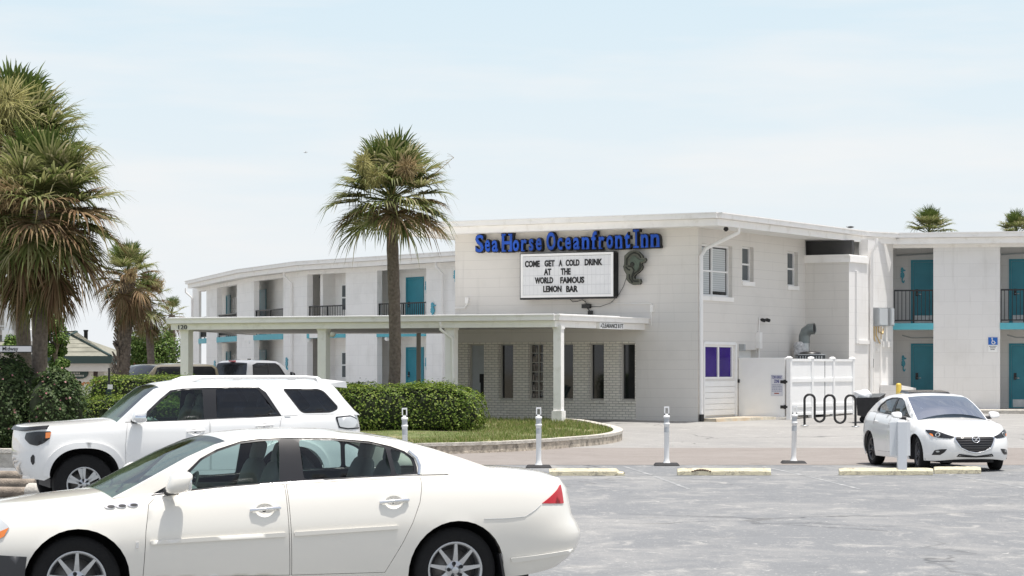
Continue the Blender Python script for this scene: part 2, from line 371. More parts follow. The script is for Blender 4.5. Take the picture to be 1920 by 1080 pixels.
def sheet(name, m, xs, ys, dz, fn=g):
    mb = MB(); nx = len(xs)
    mb.add([(x, y, fn(x, y)+dz) for y in ys for x in xs], [(j*nx+i, j*nx+i+1, (j+1)*nx+i+1, (j+1)*nx+i) for j in range(len(ys)-1) for i in range(nx-1)], True)
    o = mb.build(name, m); o['kind'] = 'structure'; return o
xs = [-2500, -600, -120, -60]+[-40+2*i for i in range(41)]+[60, 120, 600, 2500]
ys = [-300, -40, 0, 20, 40, 50]+[54+i for i in range(34)]+[95, 110, 140, 200, 400, 1000, 4500]
sheet('ground', M['soil'], xs, ys, -.008)
sheet('parking_lot', M['asphalt'], [-60, -20, 0, 20, 60], [2, 20, 47.7], 0)
sheet('road', M['roadmat'], [-120, -40, 0, 40, 120], [47.7, 52, 54, 55, 56, 57.1], .004)
sheet('forecourt', M['forecourt'], [-60, -40, -28]+[-16+2*i for i in range(30)], [57.1+.9*i for i in range(32)]+[92, 105, 130], .004)
# painted lines: long stall front line, stall dividers
mb = MB()
def stripe(a, b, wd, z=.0025):
    a = Vector(a); b = Vector(b); n = Vector((-(b-a).y, (b-a).x)).normalized()*wd/2
    N = 12
    for i in range(N):
        p = a+(b-a)*i/N; q = a+(b-a)*(i+1)/N
        mb.add([(p.x-n.x, p.y-n.y, z), (q.x-n.x, q.y-n.y, z), (q.x+n.x, q.y+n.y, z), (p.x+n.x, p.y+n.y, z)], [(0, 3, 2, 1)])
stripe((-9, 43.05), (30, 43.05), .07)
for k in range(-3, 9):
    x = 2.2+2.72*k; stripe((x, 47.0), (x+.32, 43.2), .075); stripe((x+.33, 42.9), (x+.62, 38.3), .07)
mb.build('road_markings', M['line'])['kind'] = 'structure'
# a pale concrete walk with a kerb along the right wing
walk = MB()
for i in range(20):
    x0 = 11.8+i; x1 = x0+1; ya, yb = 75.0-.22*(x0-12), 75.0-.22*(x1-12)
    walk.hexa([(x0, ya, .3), (x1, yb, .3), (x1, yb+4, .3), (x0, ya+4, .3), (x0, ya, .62), (x1, yb, .62), (x1, yb+4, .62), (x0, ya+4, .62)])
walk.build('walkway', M['concrete'])['kind'] = 'structure'

# ------------------------------------------------------------------ planted island with kerb and lawn
ISL = [(-16, 48.5), (-10, 49.8), (-6, 51.3), (-1.2, 54), (.55, 55.9), (1.6, 57.6), (2.35, 58.9), (2.75, 60.2), (2.72, 61.6), (2.3, 63.2), (1.5, 64.9), (-1, 66), (-5, 67), (-16, 70)]
def smooth_poly(pts, k=4):
    n = len(pts); out = []
    for i in range(n):
        p0, p1, p2, p3 = [Vector(pts[(i+j-1) % n]) for j in range(4)]
        for a in range(k):
            u = a/k; out.append(.5*((2*p1)+(-p0+p2)*u+(2*p0-5*p1+4*p2-p3)*u*u+(-p0+3*p1-3*p2+p3)*u**3))
    return out
isl = smooth_poly(ISL)
def isl_z(x, y): return g(x, y)+.20
def inset(poly, dd):
    n = len(poly); r = []
    for i in range(n):
        a, b, c = poly[i-1], poly[i], poly[(i+1) % n]; t1 = (b-a).normalized(); t2 = (c-b).normalized()
        nn = Vector((-(t1+t2).y, (t1+t2).x)).normalized(); r.append(b+nn*dd)
    return r
inn = inset(isl, .22)
kb = MB(); n = len(isl)
for i in range(n):
    j = (i+1) % n
    o0, o1, i0, i1 = isl[i], isl[j], inn[i], inn[j]
    za, zb_ = g(*o0), g(*o1)
    h0 = .25+.012*math.sin(i*2.1); h1 = .25+.012*math.sin((j)*2.1)
    kb.hexa([(o0.x, o0.y, za-.1), (o1.x, o1.y, zb_-.1), (i1.x, i1.y, zb_-.1), (i0.x, i0.y, za-.1), (o0.x, o0.y, za+h0-.07), (o1.x, o1.y, zb_+h1-.07), (i1.x, i1.y, zb_+h1-.07), (i0.x, i0.y, za+h0-.07)])
kerb = kb.build('kerb', M['stone']); tag(kerb, kind='structure')
cp = MB(); oo = inset(isl, -.02)
for i in range(n):
    j = (i+1) % n; o0, o1, i0, i1 = oo[i], oo[j], inn[i], inn[j]; za, zb_ = g(*o0)+.18, g(*o1)+.18
    cp.hexa([(o0.x, o0.y, za), (o1.x, o1.y, zb_), (i1.x, i1.y, zb_), (i0.x, i0.y, za), (o0.x, o0.y, za+.07), (o1.x, o1.y, zb_+.07), (i1.x, i1.y, zb_+.07), (i0.x, i0.y, za+.07)])
cpo = cp.build('kerb_cap', M['concrete']); cpo['kind'] = 'structure'
M['lawn'] = mat('lawn soil', (.10, .13, .035), .95, var=.2, scale=5, dirt=(.30, .25, .15), dscale=1.5, dlo=.45, dhi=.7)
tri = delaunay_2d_cdt([Vector(p) for p in inn], [], [list(range(n))], 1, 1e-5)
lw = MB(); lw.add([(p.x, p.y, isl_z(p.x, p.y)) for p in tri[0]], [tuple(f) for f in tri[2]])
lw.build('lawn_ground', M['lawn'])['kind'] = 'structure'
def inpoly(x, y, poly):
    c = False; n = len(poly); j = n-1
    for i in range(n):
        xi, yi = poly[i][0], poly[i][1]; xj, yj = poly[j][0], poly[j][1]
        if (yi > y) != (yj > y) and x < (xj-xi)*(y-yi)/(yj-yi)+xi: c = not c
        j = i
    return c
gb = MB(); cnt = 0; inn2 = inset(isl, .27)
while cnt < 26000:
    x, y = ru(-4.6, 2.7), ru(52.5, 66)
    if not inpoly(x, y, inn2): continue
    p = math.sin(x*1.7+y*.6)*math.cos(y*1.3-x*.4)+.5*math.sin(x*4.1)*math.sin(y*3.3)
    if p < -.45 and rnd() < .75: continue
    a = ru(0, 6.28); hh = ru(.05, .13); wv = ru(.008, .016); z = isl_z(x, y); lx, ly = ru(-.05, .05), ru(-.05, .05)
    c_, s_ = math.cos(a)*wv, math.sin(a)*wv
    gb.add([(x-c_, y-s_, z), (x+c_, y+s_, z), (x+lx, y+ly, z+hh)], [(0, 1, 2)]); cnt += 1
M['grass'] = leaf_mat('grass blades', [(.10, .16, .03), (.16, .235, .05), (.23, .28, .075), (.38, .35, .17), (.13, .20, .04), (.42, .36, .20), (.18, .25, .06)], .35)
gr = gb.build('grass', M['grass']); tag(gr, kind='stuff')
# ================================================================== LOBBY BUILDING
ROOF = 6.25; FAS = .36
FD = Vector((.876, -.483)); SD = Vector((.495, .869))
FR = Frame((-1.70, 71.71), FD)            # front wall, t=0 left corner
CORN = FR.P0+FR.d*7.95
SDW = Frame(CORN, SD)                      # side wall, t=0 at the near corner
lob = thing('lobby_building', 'cream two-storey lobby block with the blue letters and marquee on its front', 'building', (1.5, 70.5, .3))

def fascia(name, pts, parent, ztop=ROOF, m=None, closed=False, hgt=FAS):
    """eave board in two bands along a polyline (outside on the right-hand normal side)"""
    mb = MB()
    n = len(pts)
    for i in range(n-1):
        fr = Frame(pts[i], Vector(pts[i+1])-Vector(pts[i])); L = (Vector(pts[i+1])-Vector(pts[i])).length
        e0 = e1 = .03
        mb.fbox(fr, -e0, L+e1, ztop-.16, ztop-.035, -.02, .15)       # gutter band
        mb.fbox(fr, -e0*.5, L+e1*.5, ztop-hgt, ztop-.172, -.02, .02)      # board
        mb.fbox(fr, -e0*1.6, L+e1*1.6, ztop-.033, ztop, -.02, .175)       # drip edge
    return mb.build(name, m or M['trim'], parent)
# roof slab
C0 = Vector((5.70, 66.6)); L0 = C0-FD*10.34; K1 = Vector((11.2, 75.9)); K2 = Vector((12.3, 76.8))
back = SD*13
mb = MB(); mb.prism([tuple(p) for p in (L0, C0, K1, K2+Vector((.3, .6)), K2+back, L0+back)], ROOF-FAS+.02, ROOF-.01)
rf = mb.build('roof', M['roof'], lob)
fascia('fascia', [L0+back, L0, C0, K1], lob)
# front wall above and beside the brick panel
bz = 1.93-(641-690)/F*69.5
t_br1 = FR.t(1192); brick_top = FR.z(1100, 641)
fm = MB(); wall(fm, FR, 0, t_br1, brick_top, ROOF-FAS+.03, th=.25); wall(fm, FR, t_br1, 7.95, .1, ROOF-FAS+.03, th=.25)
fm.build('front_wall', M['wall'], lob, uv=True)
WX = [(877.5, 907.7), (934.8, 962.5), (990, 1018.5), (1045.5, 1075), (1103.5, 1132.7), (1162, 1191.4)]
wt = FR.z(1100, 643.3); wb = FR.z(1150, 751)
holes = [(FR.t(a), FR.t(b), wb, wt-.01) for a, b in WX]
holes[-1] = (holes[-1][0], t_br1-.02, wb, wt-.01)
bm_ = MB(); wall(bm_, FR, .0, t_br1-.004, .1, brick_top-.004, holes, th=.27, o=.012)
bm_.build('brick_panel', M['brick'], lob, uv=True)
M['frame'] = mat('beige window frame', (.52, .50, .46), .5)
M['curtain'] = mat('pale curtain', (.46, .49, .52), .7, var=.1)
M['shelf'] = mat('shelf goods', (.25, .22, .2), .7, var=.7, scale=6)
for i, hh in enumerate(holes):
    f = MB(); a, b, c, d = hh; e = .05
    for q in ((a, a+e, c, d), (b-e*.6, b, c, d), (a+e, b-e*.6, c, c+.05), (a+e, b-e*.6, d-.04, d)): f.fbox(FR, *q, -.20, -.12)
    if i == 2:
        f.fbox(FR, (a+b)/2+.02, (a+b)/2+.05, c, d, -.195, -.14)
        for k in range(1, 6): f.fbox(FR, a+e, b-.03, c+(d-c)*k/6-.012, c+(d-c)*k/6+.012, -.196, -.15)
    fo = f.build('window', M['frame'], lob)
    sl_ = MB(); sl_.fbox(FR, a-.03, b+.03, c-.07, c-.003, -.12, .05); sl_.build('sill', M['brick'], fo, uv=True)
    pn = MB(); pn.fbox(FR, a+e*.5, b-.02, c+.02, d-.02, -.19, -.18); pn.build('pane', M['pane'] if i not in (0,) else M['curtain'], fo)
    if i == 0:
        ch = MB(); ch.fbox(FR, b-.22, b-.05, c+.03, c+.75, -.178, -.17); ch.fbox(FR, b-.25, b-.05, c+.5, c+.76, -.178, -.165); ch.build('chair_back', M['dark'], fo)
    if i == 1:
        ch = MB(); ch.fbox(FR, b-.085, b-.045, c+1.0, d-.2, -.178, -.17); ch.build('notice', M['white'], fo)
    if i == 2:
        for k in range(6):
            for q in range(3): ch = MB(); ch.fbox(FR, a+.07+q*.10, a+.07+q*.10+ru(.04, .09), c+(d-c)*k/6+.02, c+(d-c)*k/6+ru(.12, .27), -.178, -.17); ch.build('display_item', M['shelf'], fo)
# skirting course along the foot of the brick
# side wall with its openings
def hole(fr, x0, x1, y0, y1): 
    xm = (x0+x1)/2; return (fr.t(x0), fr.t(x1), fr.z(xm, y1), fr.z(xm, y0))
hA = hole(SDW, 1314.5, 1373, 459, 556); hB = hole(SDW, 1391.5, 1413, 463, 528); hC = hole(SDW, 1476.5, 1496, 472, 536)
hP = hole(SDW, 1321, 1374, 647.5, 710); hD = hole(SDW, 1386, 1419, 656, 780)
sm_ = MB(); wall(sm_, SDW, .001, 7.8, .1, ROOF-FAS+.03, [hA, hB, hC, hP, hD], th=.25); sm_.build('side_wall', M['wall'], lob, uv=True)
M['blind'] = None
def blind_mat():
    m, t, b = new_mat('venetian blind'); b.inputs['Roughness'].default_value = .15
    uv = t.nodes.new('ShaderNodeTexCoord'); sp = t.nodes.new('ShaderNodeSeparateXYZ'); t.links.new(uv.outputs['Object'], sp.inputs[0])
    a = t.nodes.new('ShaderNodeMath'); a.operation = 'MULTIPLY'; a.inputs[1].default_value = 16; t.links.new(sp.outputs['Z'], a.inputs[0])
    f_ = t.nodes.new('ShaderNodeMath'); f_.operation = 'FRACT'; t.links.new(a.outputs[0], f_.inputs[0])
    r = t.nodes.new('ShaderNodeValToRGB'); t.links.new(f_.outputs[0], r.inputs[0])
    r.color_ramp.elements[0].position = .15; r.color_ramp.elements[0].color = (.36, .385, .40, 1); r.color_ramp.elements[1].position = .4; r.color_ramp.elements[1].color = (.55, .58, .59, 1)
    t.links.new(r.outputs[0], b.inputs['Base Color']); return m
M['blind'] = blind_mat()
M['greypane'] = mat('grey window glass', (.10, .115, .125), .06)
M['purple'] = mat('purple window film', (.035, .010, .20), .15, var=.25, scale=1.2, spec=.12)
def sash(fr, hh, parent, vert, horiz, pm, rec=.14, e=.045, fm_=None, sill=True):
    a, b, c, d = hh; f = MB()
    for q in ((a, a+e, c, d), (b-e, b, c, d), (a+e, b-e, c, c+e), (a+e, b-e, d-e, d)): f.fbox(fr, *q, -rec-.06, -rec+.02)
    for v in vert: f.fbox(fr, a+(b-a)*v-.035, a+(b-a)*v+.035, c+e, d-e, -rec-.055, -rec+.015)
    for v in horiz: f.fbox(fr, a+e, b-e, c+(d-c)*v-.025, c+(d-c)*v+.025, -rec-.053, -rec+.01)
    fo = f.build('window', fm_ or M['white'], parent)
    p = MB(); p.fbox(fr, a+.02, b-.02, c+.02, d-.02, -rec-.05, -rec-.03); po = p.build('pane', pm, fo)
    if sill:
        s_ = MB(); s_.fbox(fr, a-.02, b+.03, c-.13, c-.003, -.05, .04); s_.build('sill', M['trim'], fo)
    return fo
fo = sash(SDW, hA, lob, [.47], [.49], M['pane'], e=.06)
bl = MB(); a, b, c, d = hA; mid = a+(b-a)*.47
bl.fbox(SDW, a+.07, mid-.12, c+.07, d-.08, -.168, -.16); bl.fbox(SDW, mid+.05, b-.14, c+.16, d-.1, -.168, -.16); bl.build('blind', M['blind'], fo)
sash(SDW, hB, lob, [], [.5], M['greypane']); sash(SDW, hC, lob, [], [.5], M['greypane'])
fo = sash(SDW, hP, lob, [.5], [], M['purple'], rec=.02, e=.05, sill=False)
# boarded infill below the purple window
bd = MB(); a, b, zt, zb_ = SDW.t(1319.5), SDW.t(1377), SDW.z(1350, 714), SDW.z(1350, 778)
nb = 6
for k in range(nb):
    z0 = zb_+(zt-zb_)*k/nb; bd.fbox(SDW, a, b, z0, z0+(zt-zb_)/nb-.012, 0, .028)
bd.fbox(SDW, a-.07, a-.004, zb_-.1, SDW.z(1350, 643), 0, .05); bd.fbox(SDW, b+.004, b+.07, zb_-.1, SDW.z(1350, 643), 0, .05); bd.fbox(SDW, a, b, SDW.z(1350, 646.5), SDW.z(1350, 641), 0, .045)
bd.build('boarded_panel', M['vinyl'], lob)
dr = MB(); dr.fbox(SDW, hD[0], hD[1], hD[2], hD[3], -.24, -.19); do = dr.build('door', M['vinyl'], lob)
kn = MB(); kn.lathe([(.03, 0), (.035, .05), (.02, .07)], SDW.pt(hD[1]-.12, 1.35, -.19), (*SDW.n, 0), 10); kn.build('handle', M['steel'], do)
lt = MB(); a, z = SDW.tz(1386, 653); lt.fbox(SDW, a-.03, a+.09, z-.08, z+.12, 0, .16); lt.build('wall_lamp', M['grey'], lob)
# bump-out with the lower cap, and the sunlit wall running back to the right wing
A1 = SDW.pt(7.8, 0).to_2d(); BF = Frame(A1, FD); B1 = A1+FD*1.44; BS = Frame(B1, SD)
ctop = BF.z(1560, 479.5)
bo = MB(); wall(bo, BF, .0, 1.44, .1, ctop-.02, th=.3); bo.build('front_wall', M['wall'], lob, uv=True)
bs = MB(); wall(bs, BS, .0, BS.t(1627.5), .1, ctop-.02, th=.3); wall(bs, BS, BS.t(1627.5), BS.t(1674.5), .1, ROOF-FAS+.06, th=.3); bs.build('side_wall', M['block'], lob, uv=True)
ca = MB(); ca.fbox(BF, -.05, 1.5, ctop-.21, ctop, -.1, .06); ca.fbox(BF, -.02, 1.47, ctop, ctop+.03, -1.6, .09); ca.fbox(BS, 0.02, BS.t(1627)-.05, ctop-.2, ctop-.002, -.1, .06); ca.build('ledge', M['trim'], lob)
rc = MB(); rc.fbox(BF, -.1, 1.42, ctop+.034, ROOF-FAS, -.5, -.3); rc.build('recess_shade_block', mat('recess shade grey', (.05, .05, .05), .8), lob)  # dark grey block filling the gap; the recess shade is its colour
# wall relief: pilaster strip and projecting course on the sunlit wall
pl_ = MB()
for x0, x1, y0, y1, nm in ((1603, 1607, 508, 644, 'pilaster'), (1607.5, 1627, 638, 645, 'projecting_course'), (1653, 1671, 640, 651, 'projecting_course')):
    pl_ = MB(); pl_.fbox(BS, BS.t(x0), BS.t(x1), BS.z((x0+x1)/2, y1), BS.z((x0+x1)/2, y0), 0, .06); pl_.build(nm, M['block'], lob, uv=True)
# downspouts
def spout(path, parent, r=.055): 
    mb = MB(); mb.tube(path, r, 8); return mb.build('downspout', M['trim'], parent)
zt = ROOF-FAS
s0 = SDW.pt(SDW.t(1384, 1.0), 5.98, 1.02)
spout([s0, s0+Vector((0, 0, -.22)), SDW.pt(.30, 5.32, .10), SDW.pt(.02, 5.10, .09), SDW.pt(.02, .9, .09), SDW.pt(.02, .52, .09)], lob)
bt = MB(); q = SDW.pt(.02, .5, .1); bt.lathe([(.075, 0), (.075, .2)], (q.x, q.y, .42), n=10); bt.build('downspout_boot', M['black'], lob)
q = BS.t(1629.5); spout([BS.pt(q, 6.0, .25), BS.pt(q, 5.8, .25), BS.pt(q, 5.55, .08), BS.pt(q, .6, .08)], lob)
# conduit, junction boxes, cameras, cables on the side wall
el = MB(); a, z = SDW.tz(1419.5, 637); el.fbox(SDW, a-.10, a+.10, z-.26, z+.22, 0, .13); el.build('meter_box', M['trim'], lob)
cb = MB(); cb.tube([SDW.pt(a+.06, z+.22, .03), SDW.pt(a+.10, z+.66, .03)], .018, 6); cb.tube([SDW.pt(a+.05, z-.26, .04), SDW.pt(a+.05, z-1.0, .04), SDW.pt(a+.04, .6, .04)], .025, 6)
cb.build('conduit', M['trim'], lob)
cm = MB()
for x in (1424.5, 1433): 
    a, z = SDW.tz(x, 599); cm.lathe([(.03, 0), (.055, .05), (.05, .16), (.02, .18)], SDW.pt(a, z, .04), (*(SDW.n*1-SDW.d*.3), -.25), 10)
cm.build('security_camera', M['black'], lob)
# conduits on the front wall
c2 = MB(); a, z = FR.tz(877, 564); b_, z2 = FR.tz(853, 578)
c2.tube([FR.pt(a, z, .04), FR.pt(a, z2+.12, .04), FR.pt(a-.1, z2, .04), FR.pt(.0, z2, .04)], .02, 6)
c2.fbox(FR, a-.05, a+.05, z-.08, z+.1, 0, .08)
pts = [(1146, 569.5), (1222, 569), (1222, 585), (1222, 611), (1210, 611)]
c2.tube([FR.pt(*FR.tz(x, y), .03) for x, y in pts], .014, 6)
a, z = FR.tz(1223, 577); c2.fbox(FR, a-.04, a+.04, z-.12, z+.08, 0, .07); c2.build('conduit', M['trim'], lob)
# left flank and rear of the block, so that it is a closed building
LS = Frame(FR.P0+SD*13, -SD)
bk = MB(); wall(bk, LS, 0, 12.74, .1, zt+.03, th=.25); bk.build('side_wall', M['wall'], lob, uv=True)
# soffit lamp under the eave corner
lm = MB(); lm.lathe([(.05, 0), (.08, -.06), (.03, -.12)], SDW.pt(.25, zt+.015, .75), n=10); lm.build('soffit_lamp', M['dark'], lob)

# ================================================================== WINGS
def offset_line(pts, dd):
    pts = [Vector(p) for p in pts]; out = []
    for i, p in enumerate(pts):
        ds = []
        if i > 0: ds.append((p-pts[i-1]).normalized())
        if i < len(pts)-1: ds.append((pts[i+1]-p).normalized())
        nn = sum((Vector((d.y, -d.x)) for d in ds), Vector((0, 0))).normalized(); c = nn.dot(Vector((ds[0].y, -ds[0].x)))
        out.append(p+nn*dd/max(c, .5))
    return out
class Line:
    """polyline facade running to the viewer's right"""
    def __init__(s, pts):
        s.p = [Vector(p) for p in pts]; s.fr = [Frame(a, b-a) for a, b in zip(s.p, s.p[1:])]; s.L = [(b-a).length for a, b in zip(s.p, s.p[1:])]
    def hit(s, px):
        best = None
        for f_, L in zip(s.fr, s.L):
            t = f_.t(px)
            if -1e-4 <= t <= L+1e-4: return f_, t
            dd = min(abs(t), abs(t-L))
            if best is None or dd < best[0]: best = (dd, f_, t)
        return best[1], best[2]
    def xy(s, px): f_, t = s.hit(px); return f_.pt(t, 0).to_2d()
FL0, FL1, FL2 = .55, 3.14, 3.35
def pier(mb, line, px0, px1, z0, z1, th):
    a, b = line.xy(px0), line.xy(px1); fr = Frame(a, b-a); L = (b-a).length
    wall(mb, fr, 0, L, z0, z1, th=th); return fr, L
def railing(fr, t0, t1, z0, z1, parent, o=-.1):
    mb = MB(); mb.fbox(fr, t0, t1, z1-.05, z1, o-.03, o+.03); mb.fbox(fr, t0, t1, z0+.06, z0+.10, o-.02, o+.02)
    n = max(2, int(round((t1-t0)/.125)))
    for i in range(n+1):
        t = t0+(t1-t0)*i/n; r = .03 if i in (0, n, n//2) else .011
        mb.fbox(fr, max(t0, t-r), min(t1, t+r), z0+(.0 if r > .02 else .10), z1-.05, o-r*.8, o+r*.8)
    return mb.build('railing', M['black'], parent)
def wing_door(fr, t0, t1, z0, z1, parent, kick=False, o=0):
    f = MB(); e = .07
    f.fbox(fr, t0-e, t0, z0, z1+e, o, o+.035); f.fbox(fr, t1, t1+e, z0, z1+e, o, o+.035); f.fbox(fr, t0, t1, z1, z1+e, o, o+.035); f.fbox(fr, t0+.004, t1-.004, z0, z1-.004, o, o+.012)
    d = f.build('door', M['teal'], parent)
    h_ = MB(); h_.fbox(fr, t0+.08, t0+.17, z0+.92, z0+1.14, o+.012, o+.03); h_.build('lock_plate', M['black'], d)
    h_ = MB(); h_.tube([fr.pt(t0+.12, z0+.98, o+.03), fr.pt(t0+.12, z0+.98, o+.08), fr.pt(t0+.26, z0+.97, o+.08)], .016, 6); h_.build('handle', M['chrome'], d)
    if kick: k_ = MB(); k_.fbox(fr, t0+.05, t1-.03, z0+.03, z0+.28, o+.013, o+.018); k_.build('kick_plate', M['steel'], d)
    return d
SEAH = [(.30, .98), (.45, 1.0), (.58, .95), (.66, .87), (.95, .82), (.95, .77), (.66, .74), (.58, .70), (.72, .63), (.80, .52), (.78, .42), (.64, .33), (.55, .27), (.52, .18), (.58, .12), (.68, .13), (.72, .20), (.82, .17), (.80, .07), (.66, .0), (.48, .02), (.36, .12), (.34, .25), (.38, .33), (.20, .36), (.14, .46), (.22, .52), (.12, .56), (.22, .63), (.30, .68), (.18, .72), (.26, .80), (.20, .88)]
def seahorse_ornament(fr, px0, px1, py0, py1, label, flip=False, o=.01):
    xm = (px0+px1)/2; t0, t1 = fr.t(px0, o), fr.t(px1, o); zt_, zb2 = fr.z(xm, py0, o), fr.z(xm, py1, o)
    b = fr.pt((t0+t1)/2, zb2, o)
    mb = MB(); pl = [(t0+(t1-t0)*((1-x) if flip else x), zb2+(zt_-zb2)*y) for x, y in SEAH]
    mb.plate(fr, pl, o+.03, o)
    ob = mb.build('seahorse_ornament', M['sea'], base=b); tag(ob, label, 'wall ornament', 'turquoise seahorses on the walls')
    return ob

# ---- left wing -----------------------------------------------------
EL = [(-16.1, 119.3), (-11.9, 105), (-8.64, 97.2), (-2.07, 88.8), (6.5, 80.6)]
lw_ = thing('motel_wing', 'curved white two-storey motel wing with black balcony railings behind the long canopy', 'building', (-8, 98, .4))
fac = Line(offset_line(EL, -.5)); bkl = Line(offset_line(EL, -1.5))
far = offset_line(EL, -9)
mb = MB()
eo = [Vector(p) for p in EL]
for i in range(len(EL)-1): mb.prism([tuple(eo[i]), tuple(eo[i+1]), tuple(far[i+1]), tuple(far[i])], ROOF-FAS+.02, ROOF-.01)
mb.build('roof', M['roof'], lw_)
fascia('fascia', [far[0]]+eo, lw_)
fz = MB()
hb = offset_line(EL, -.48)
for i in range(len(EL)-1):
    fr = Frame(hb[i], hb[i+1]-hb[i]); wall(fz, fr, 0, (hb[i+1]-hb[i]).length, ROOF-FAS-.16, ROOF-FAS+.01, th=.3)
fz.build('lintel_beam', M['trim'], lw_)
piers = [(361, 373), (387, 407), (444, 476), (531, 576), (648, 707), (799, 900)]
for k, (a, b) in enumerate(piers):
    mb = MB(); pier(mb, fac, a, b, .3, ROOF-FAS+.03, .12 if k == 0 else .24); mb.build('pier', M['blockl'], lw_, uv=True)
# floor slabs with turquoise edges, railings, rear walls, partitions
inner = offset_line(EL, -1.52); fo_ = offset_line(EL, -.52)
mb = MB()
for i in range(len(EL)-1): mb.prism([tuple(fo_[i]), tuple(fo_[i+1]), tuple(inner[i+1]), tuple(inner[i])], FL1+.01, FL2)
mb.build('balcony_floor', M['trim'], lw_)
bw = MB()
for i in range(len(EL)-1):
    t0 = bkl.fr[0].t(392) if i == 0 else 0
    wall(bw, bkl.fr[i], t0, bkl.L[i], .3, ROOF-FAS+.02, th=.3)
bw.build('rear_wall', M['blockl'], lw_, uv=True)
for px in (590, 677, 830):
    pt_ = MB(); f_, t = fac.hit(px); fr = Frame(f_.pt(t, 0, -.4).to_2d(), -f_.n)
    wall(pt_, fr, 0, .6, .3, ROOF-FAS+.02, th=.2); pt_.build('partition_wall', M['blockl'], lw_, uv=True)
ops = [(373, 387), (407, 444), (476, 531), (576, 648), (707, 799)]
for a, b in ops:
    A, B = fac.xy(a), fac.xy(b); fr = Frame(A, B-A); L = (B-A).length
    ed = MB(); ed.fbox(fr, 0, L, FL1-.0, FL2+.03, -.10, .03); ed.build('slab_edge', M['tealedge'], lw_)
    railing(fr, .01, L-.01, FL2+.03, FL2+1.10, lw_)
    ln = MB(); f2, t2 = bkl.hit((a*.4+b*.6)); ln.lathe([(.10, 0), (.14, -.08), (.08, -.16)], f2.pt(t2, FL1, .9), n=10); ln.build('ceiling_lamp', M['white'], lw_)
def on_back(px0, px1, lo, hi, kind):
    f_, t0 = bkl.hit(px0); _, t1 = bkl.hit((px0+px1)/2); t1 = f_.t(px1)
    if kind == 'door': wing_door(f_, t0, t1, lo, hi, lw_, o=.0)
    else:
        mb = MB(); mb.fbox(f_, t0, t1, lo, hi, 0, .05); o_ = mb.build('window', M['white'], lw_)
        for zz0, zz1 in ((lo+.06, (lo+hi)/2-.03), ((lo+hi)/2+.03, hi-.06)):
            p = MB(); p.fbox(f_, t0+.06, t1-.06, zz0, zz1, .051, .056); p.build('pane', M['greypane'], o_)
for z0 in (FL0+.1, FL2+.03):
    on_back(764, 793, z0, z0+2.02, 'door'); on_back(487, 499, z0, z0+2.02, 'door'); on_back(425, 432, z0, z0+2.02, 'door')
    on_back(642, 652, z0+.85, z0+1.95, 'window'); on_back(579, 584.5, z0+.85, z0+1.95, 'window'); on_back(438, 443, z0+.85, z0+1.95, 'window')
for px in (363, 550, 833.5):
    f_, t = fac.hit(max(px, 362)); t = f_.t(px)
    q0 = f_.pt(t, 5.95, .4); mb = MB(); mb.tube([q0, f_.pt(t, 5.75, .4), f_.pt(t, 5.45, .08), f_.pt(t, .5, .08)], .05, 8); mb.build('downspout', M['trim'], lw_)
cbm = MB()
for (x0, y0), (x1, y1) in (((603, 516), (648, 508)), ((745, 508), (799, 504))):
    f_, t0 = bkl.hit(x0); z0 = f_.z(x0, y0, .1); t1 = f_.t(x1); cbm.tube([f_.pt(t0, z0-.1, .1), f_.pt(t0+.3, z0+.15, .1), f_.pt(t1, z0+.12, .1)], .03, 6)
cbm.build('conduit', M['grey'], lw_)
f_ = fac.hit(815)[0]
seahorse_ornament(f_, 806.5, 817.5, 567, 597, 'turquoise seahorse standing just above the canopy on the left wing pier')
seahorse_ornament(f_, 849, 862, 506, 531, 'turquoise seahorse half hidden at the corner of the lobby block')
seahorse_ornament(bkl.hit(797)[0], 796, 806, 527, 553, 'turquoise seahorse beside the upper left wing door, partly behind the pier')
seahorse_ornament(bkl.hit(797)[0], 796, 806, 670, 696, 'turquoise seahorse beside the ground floor left wing door')
f2 = fac.hit(535)[0]
seahorse_ornament(f2, 535, 541, 670, 694, 'small turquoise seahorse low on a pier behind the silver pickup cab')
seahorse_ornament(fac.hit(403)[0], 401, 405, 676, 694, 'thin turquoise seahorse on a far pier above the grey jeep')

# ---- right wing ----------------------------------------------------
rw = thing('motel_wing', 'white right motel wing with wide blank pier and turquoise room doors', 'building', (17, 78, .5))
RD = Vector((.975, -.223)).normalized(); r0 = BS.pt(BS.t(1674.5), 0).to_2d(); RFm = Frame(r0, RD); RBk = Frame(r0-RFm.n*1.6, RD)
Lr = 16.0
er0 = K2; er1 = K2+RD*Lr
mb = MB(); mb.prism([tuple(er0), tuple(er1), tuple(er1-RFm.n*9), tuple(er0-RFm.n*9)], ROOF-FAS+.03, ROOF-.012); mb.build('roof', M['roof'], rw)
fascia('fascia', [K1, K2, er1], rw)
mb = MB(); wall(mb, RFm, 0, Lr, ROOF-FAS-.10, ROOF-FAS+.02, th=.3, o=.004); mb.build('lintel_beam', M['trim'], rw)
for a, b in ((1750, 1875), (1965, 2090)):
    mb = MB(); wall(mb, RFm, RFm.t(a), RFm.t(b), .3, ROOF-FAS+.02, th=.3); mb.build('pier', M['block'], rw, uv=True)
mb = MB(); wall(mb, RBk, -.3, Lr, .3, ROOF-FAS+.01, th=.3); mb.build('rear_wall', M['block'], rw, uv=True)
mb = MB(); mb.prism([tuple(RFm.pt(.01, 0, -.04).to_2d()), tuple(RFm.pt(Lr, 0, -.04).to_2d()), tuple(RFm.pt(Lr, 0, -1.62).to_2d()), tuple(RFm.pt(.01, 0, -1.62).to_2d())], FL1+.03, FL2); mb.build('balcony_floor', M['trim'], rw)
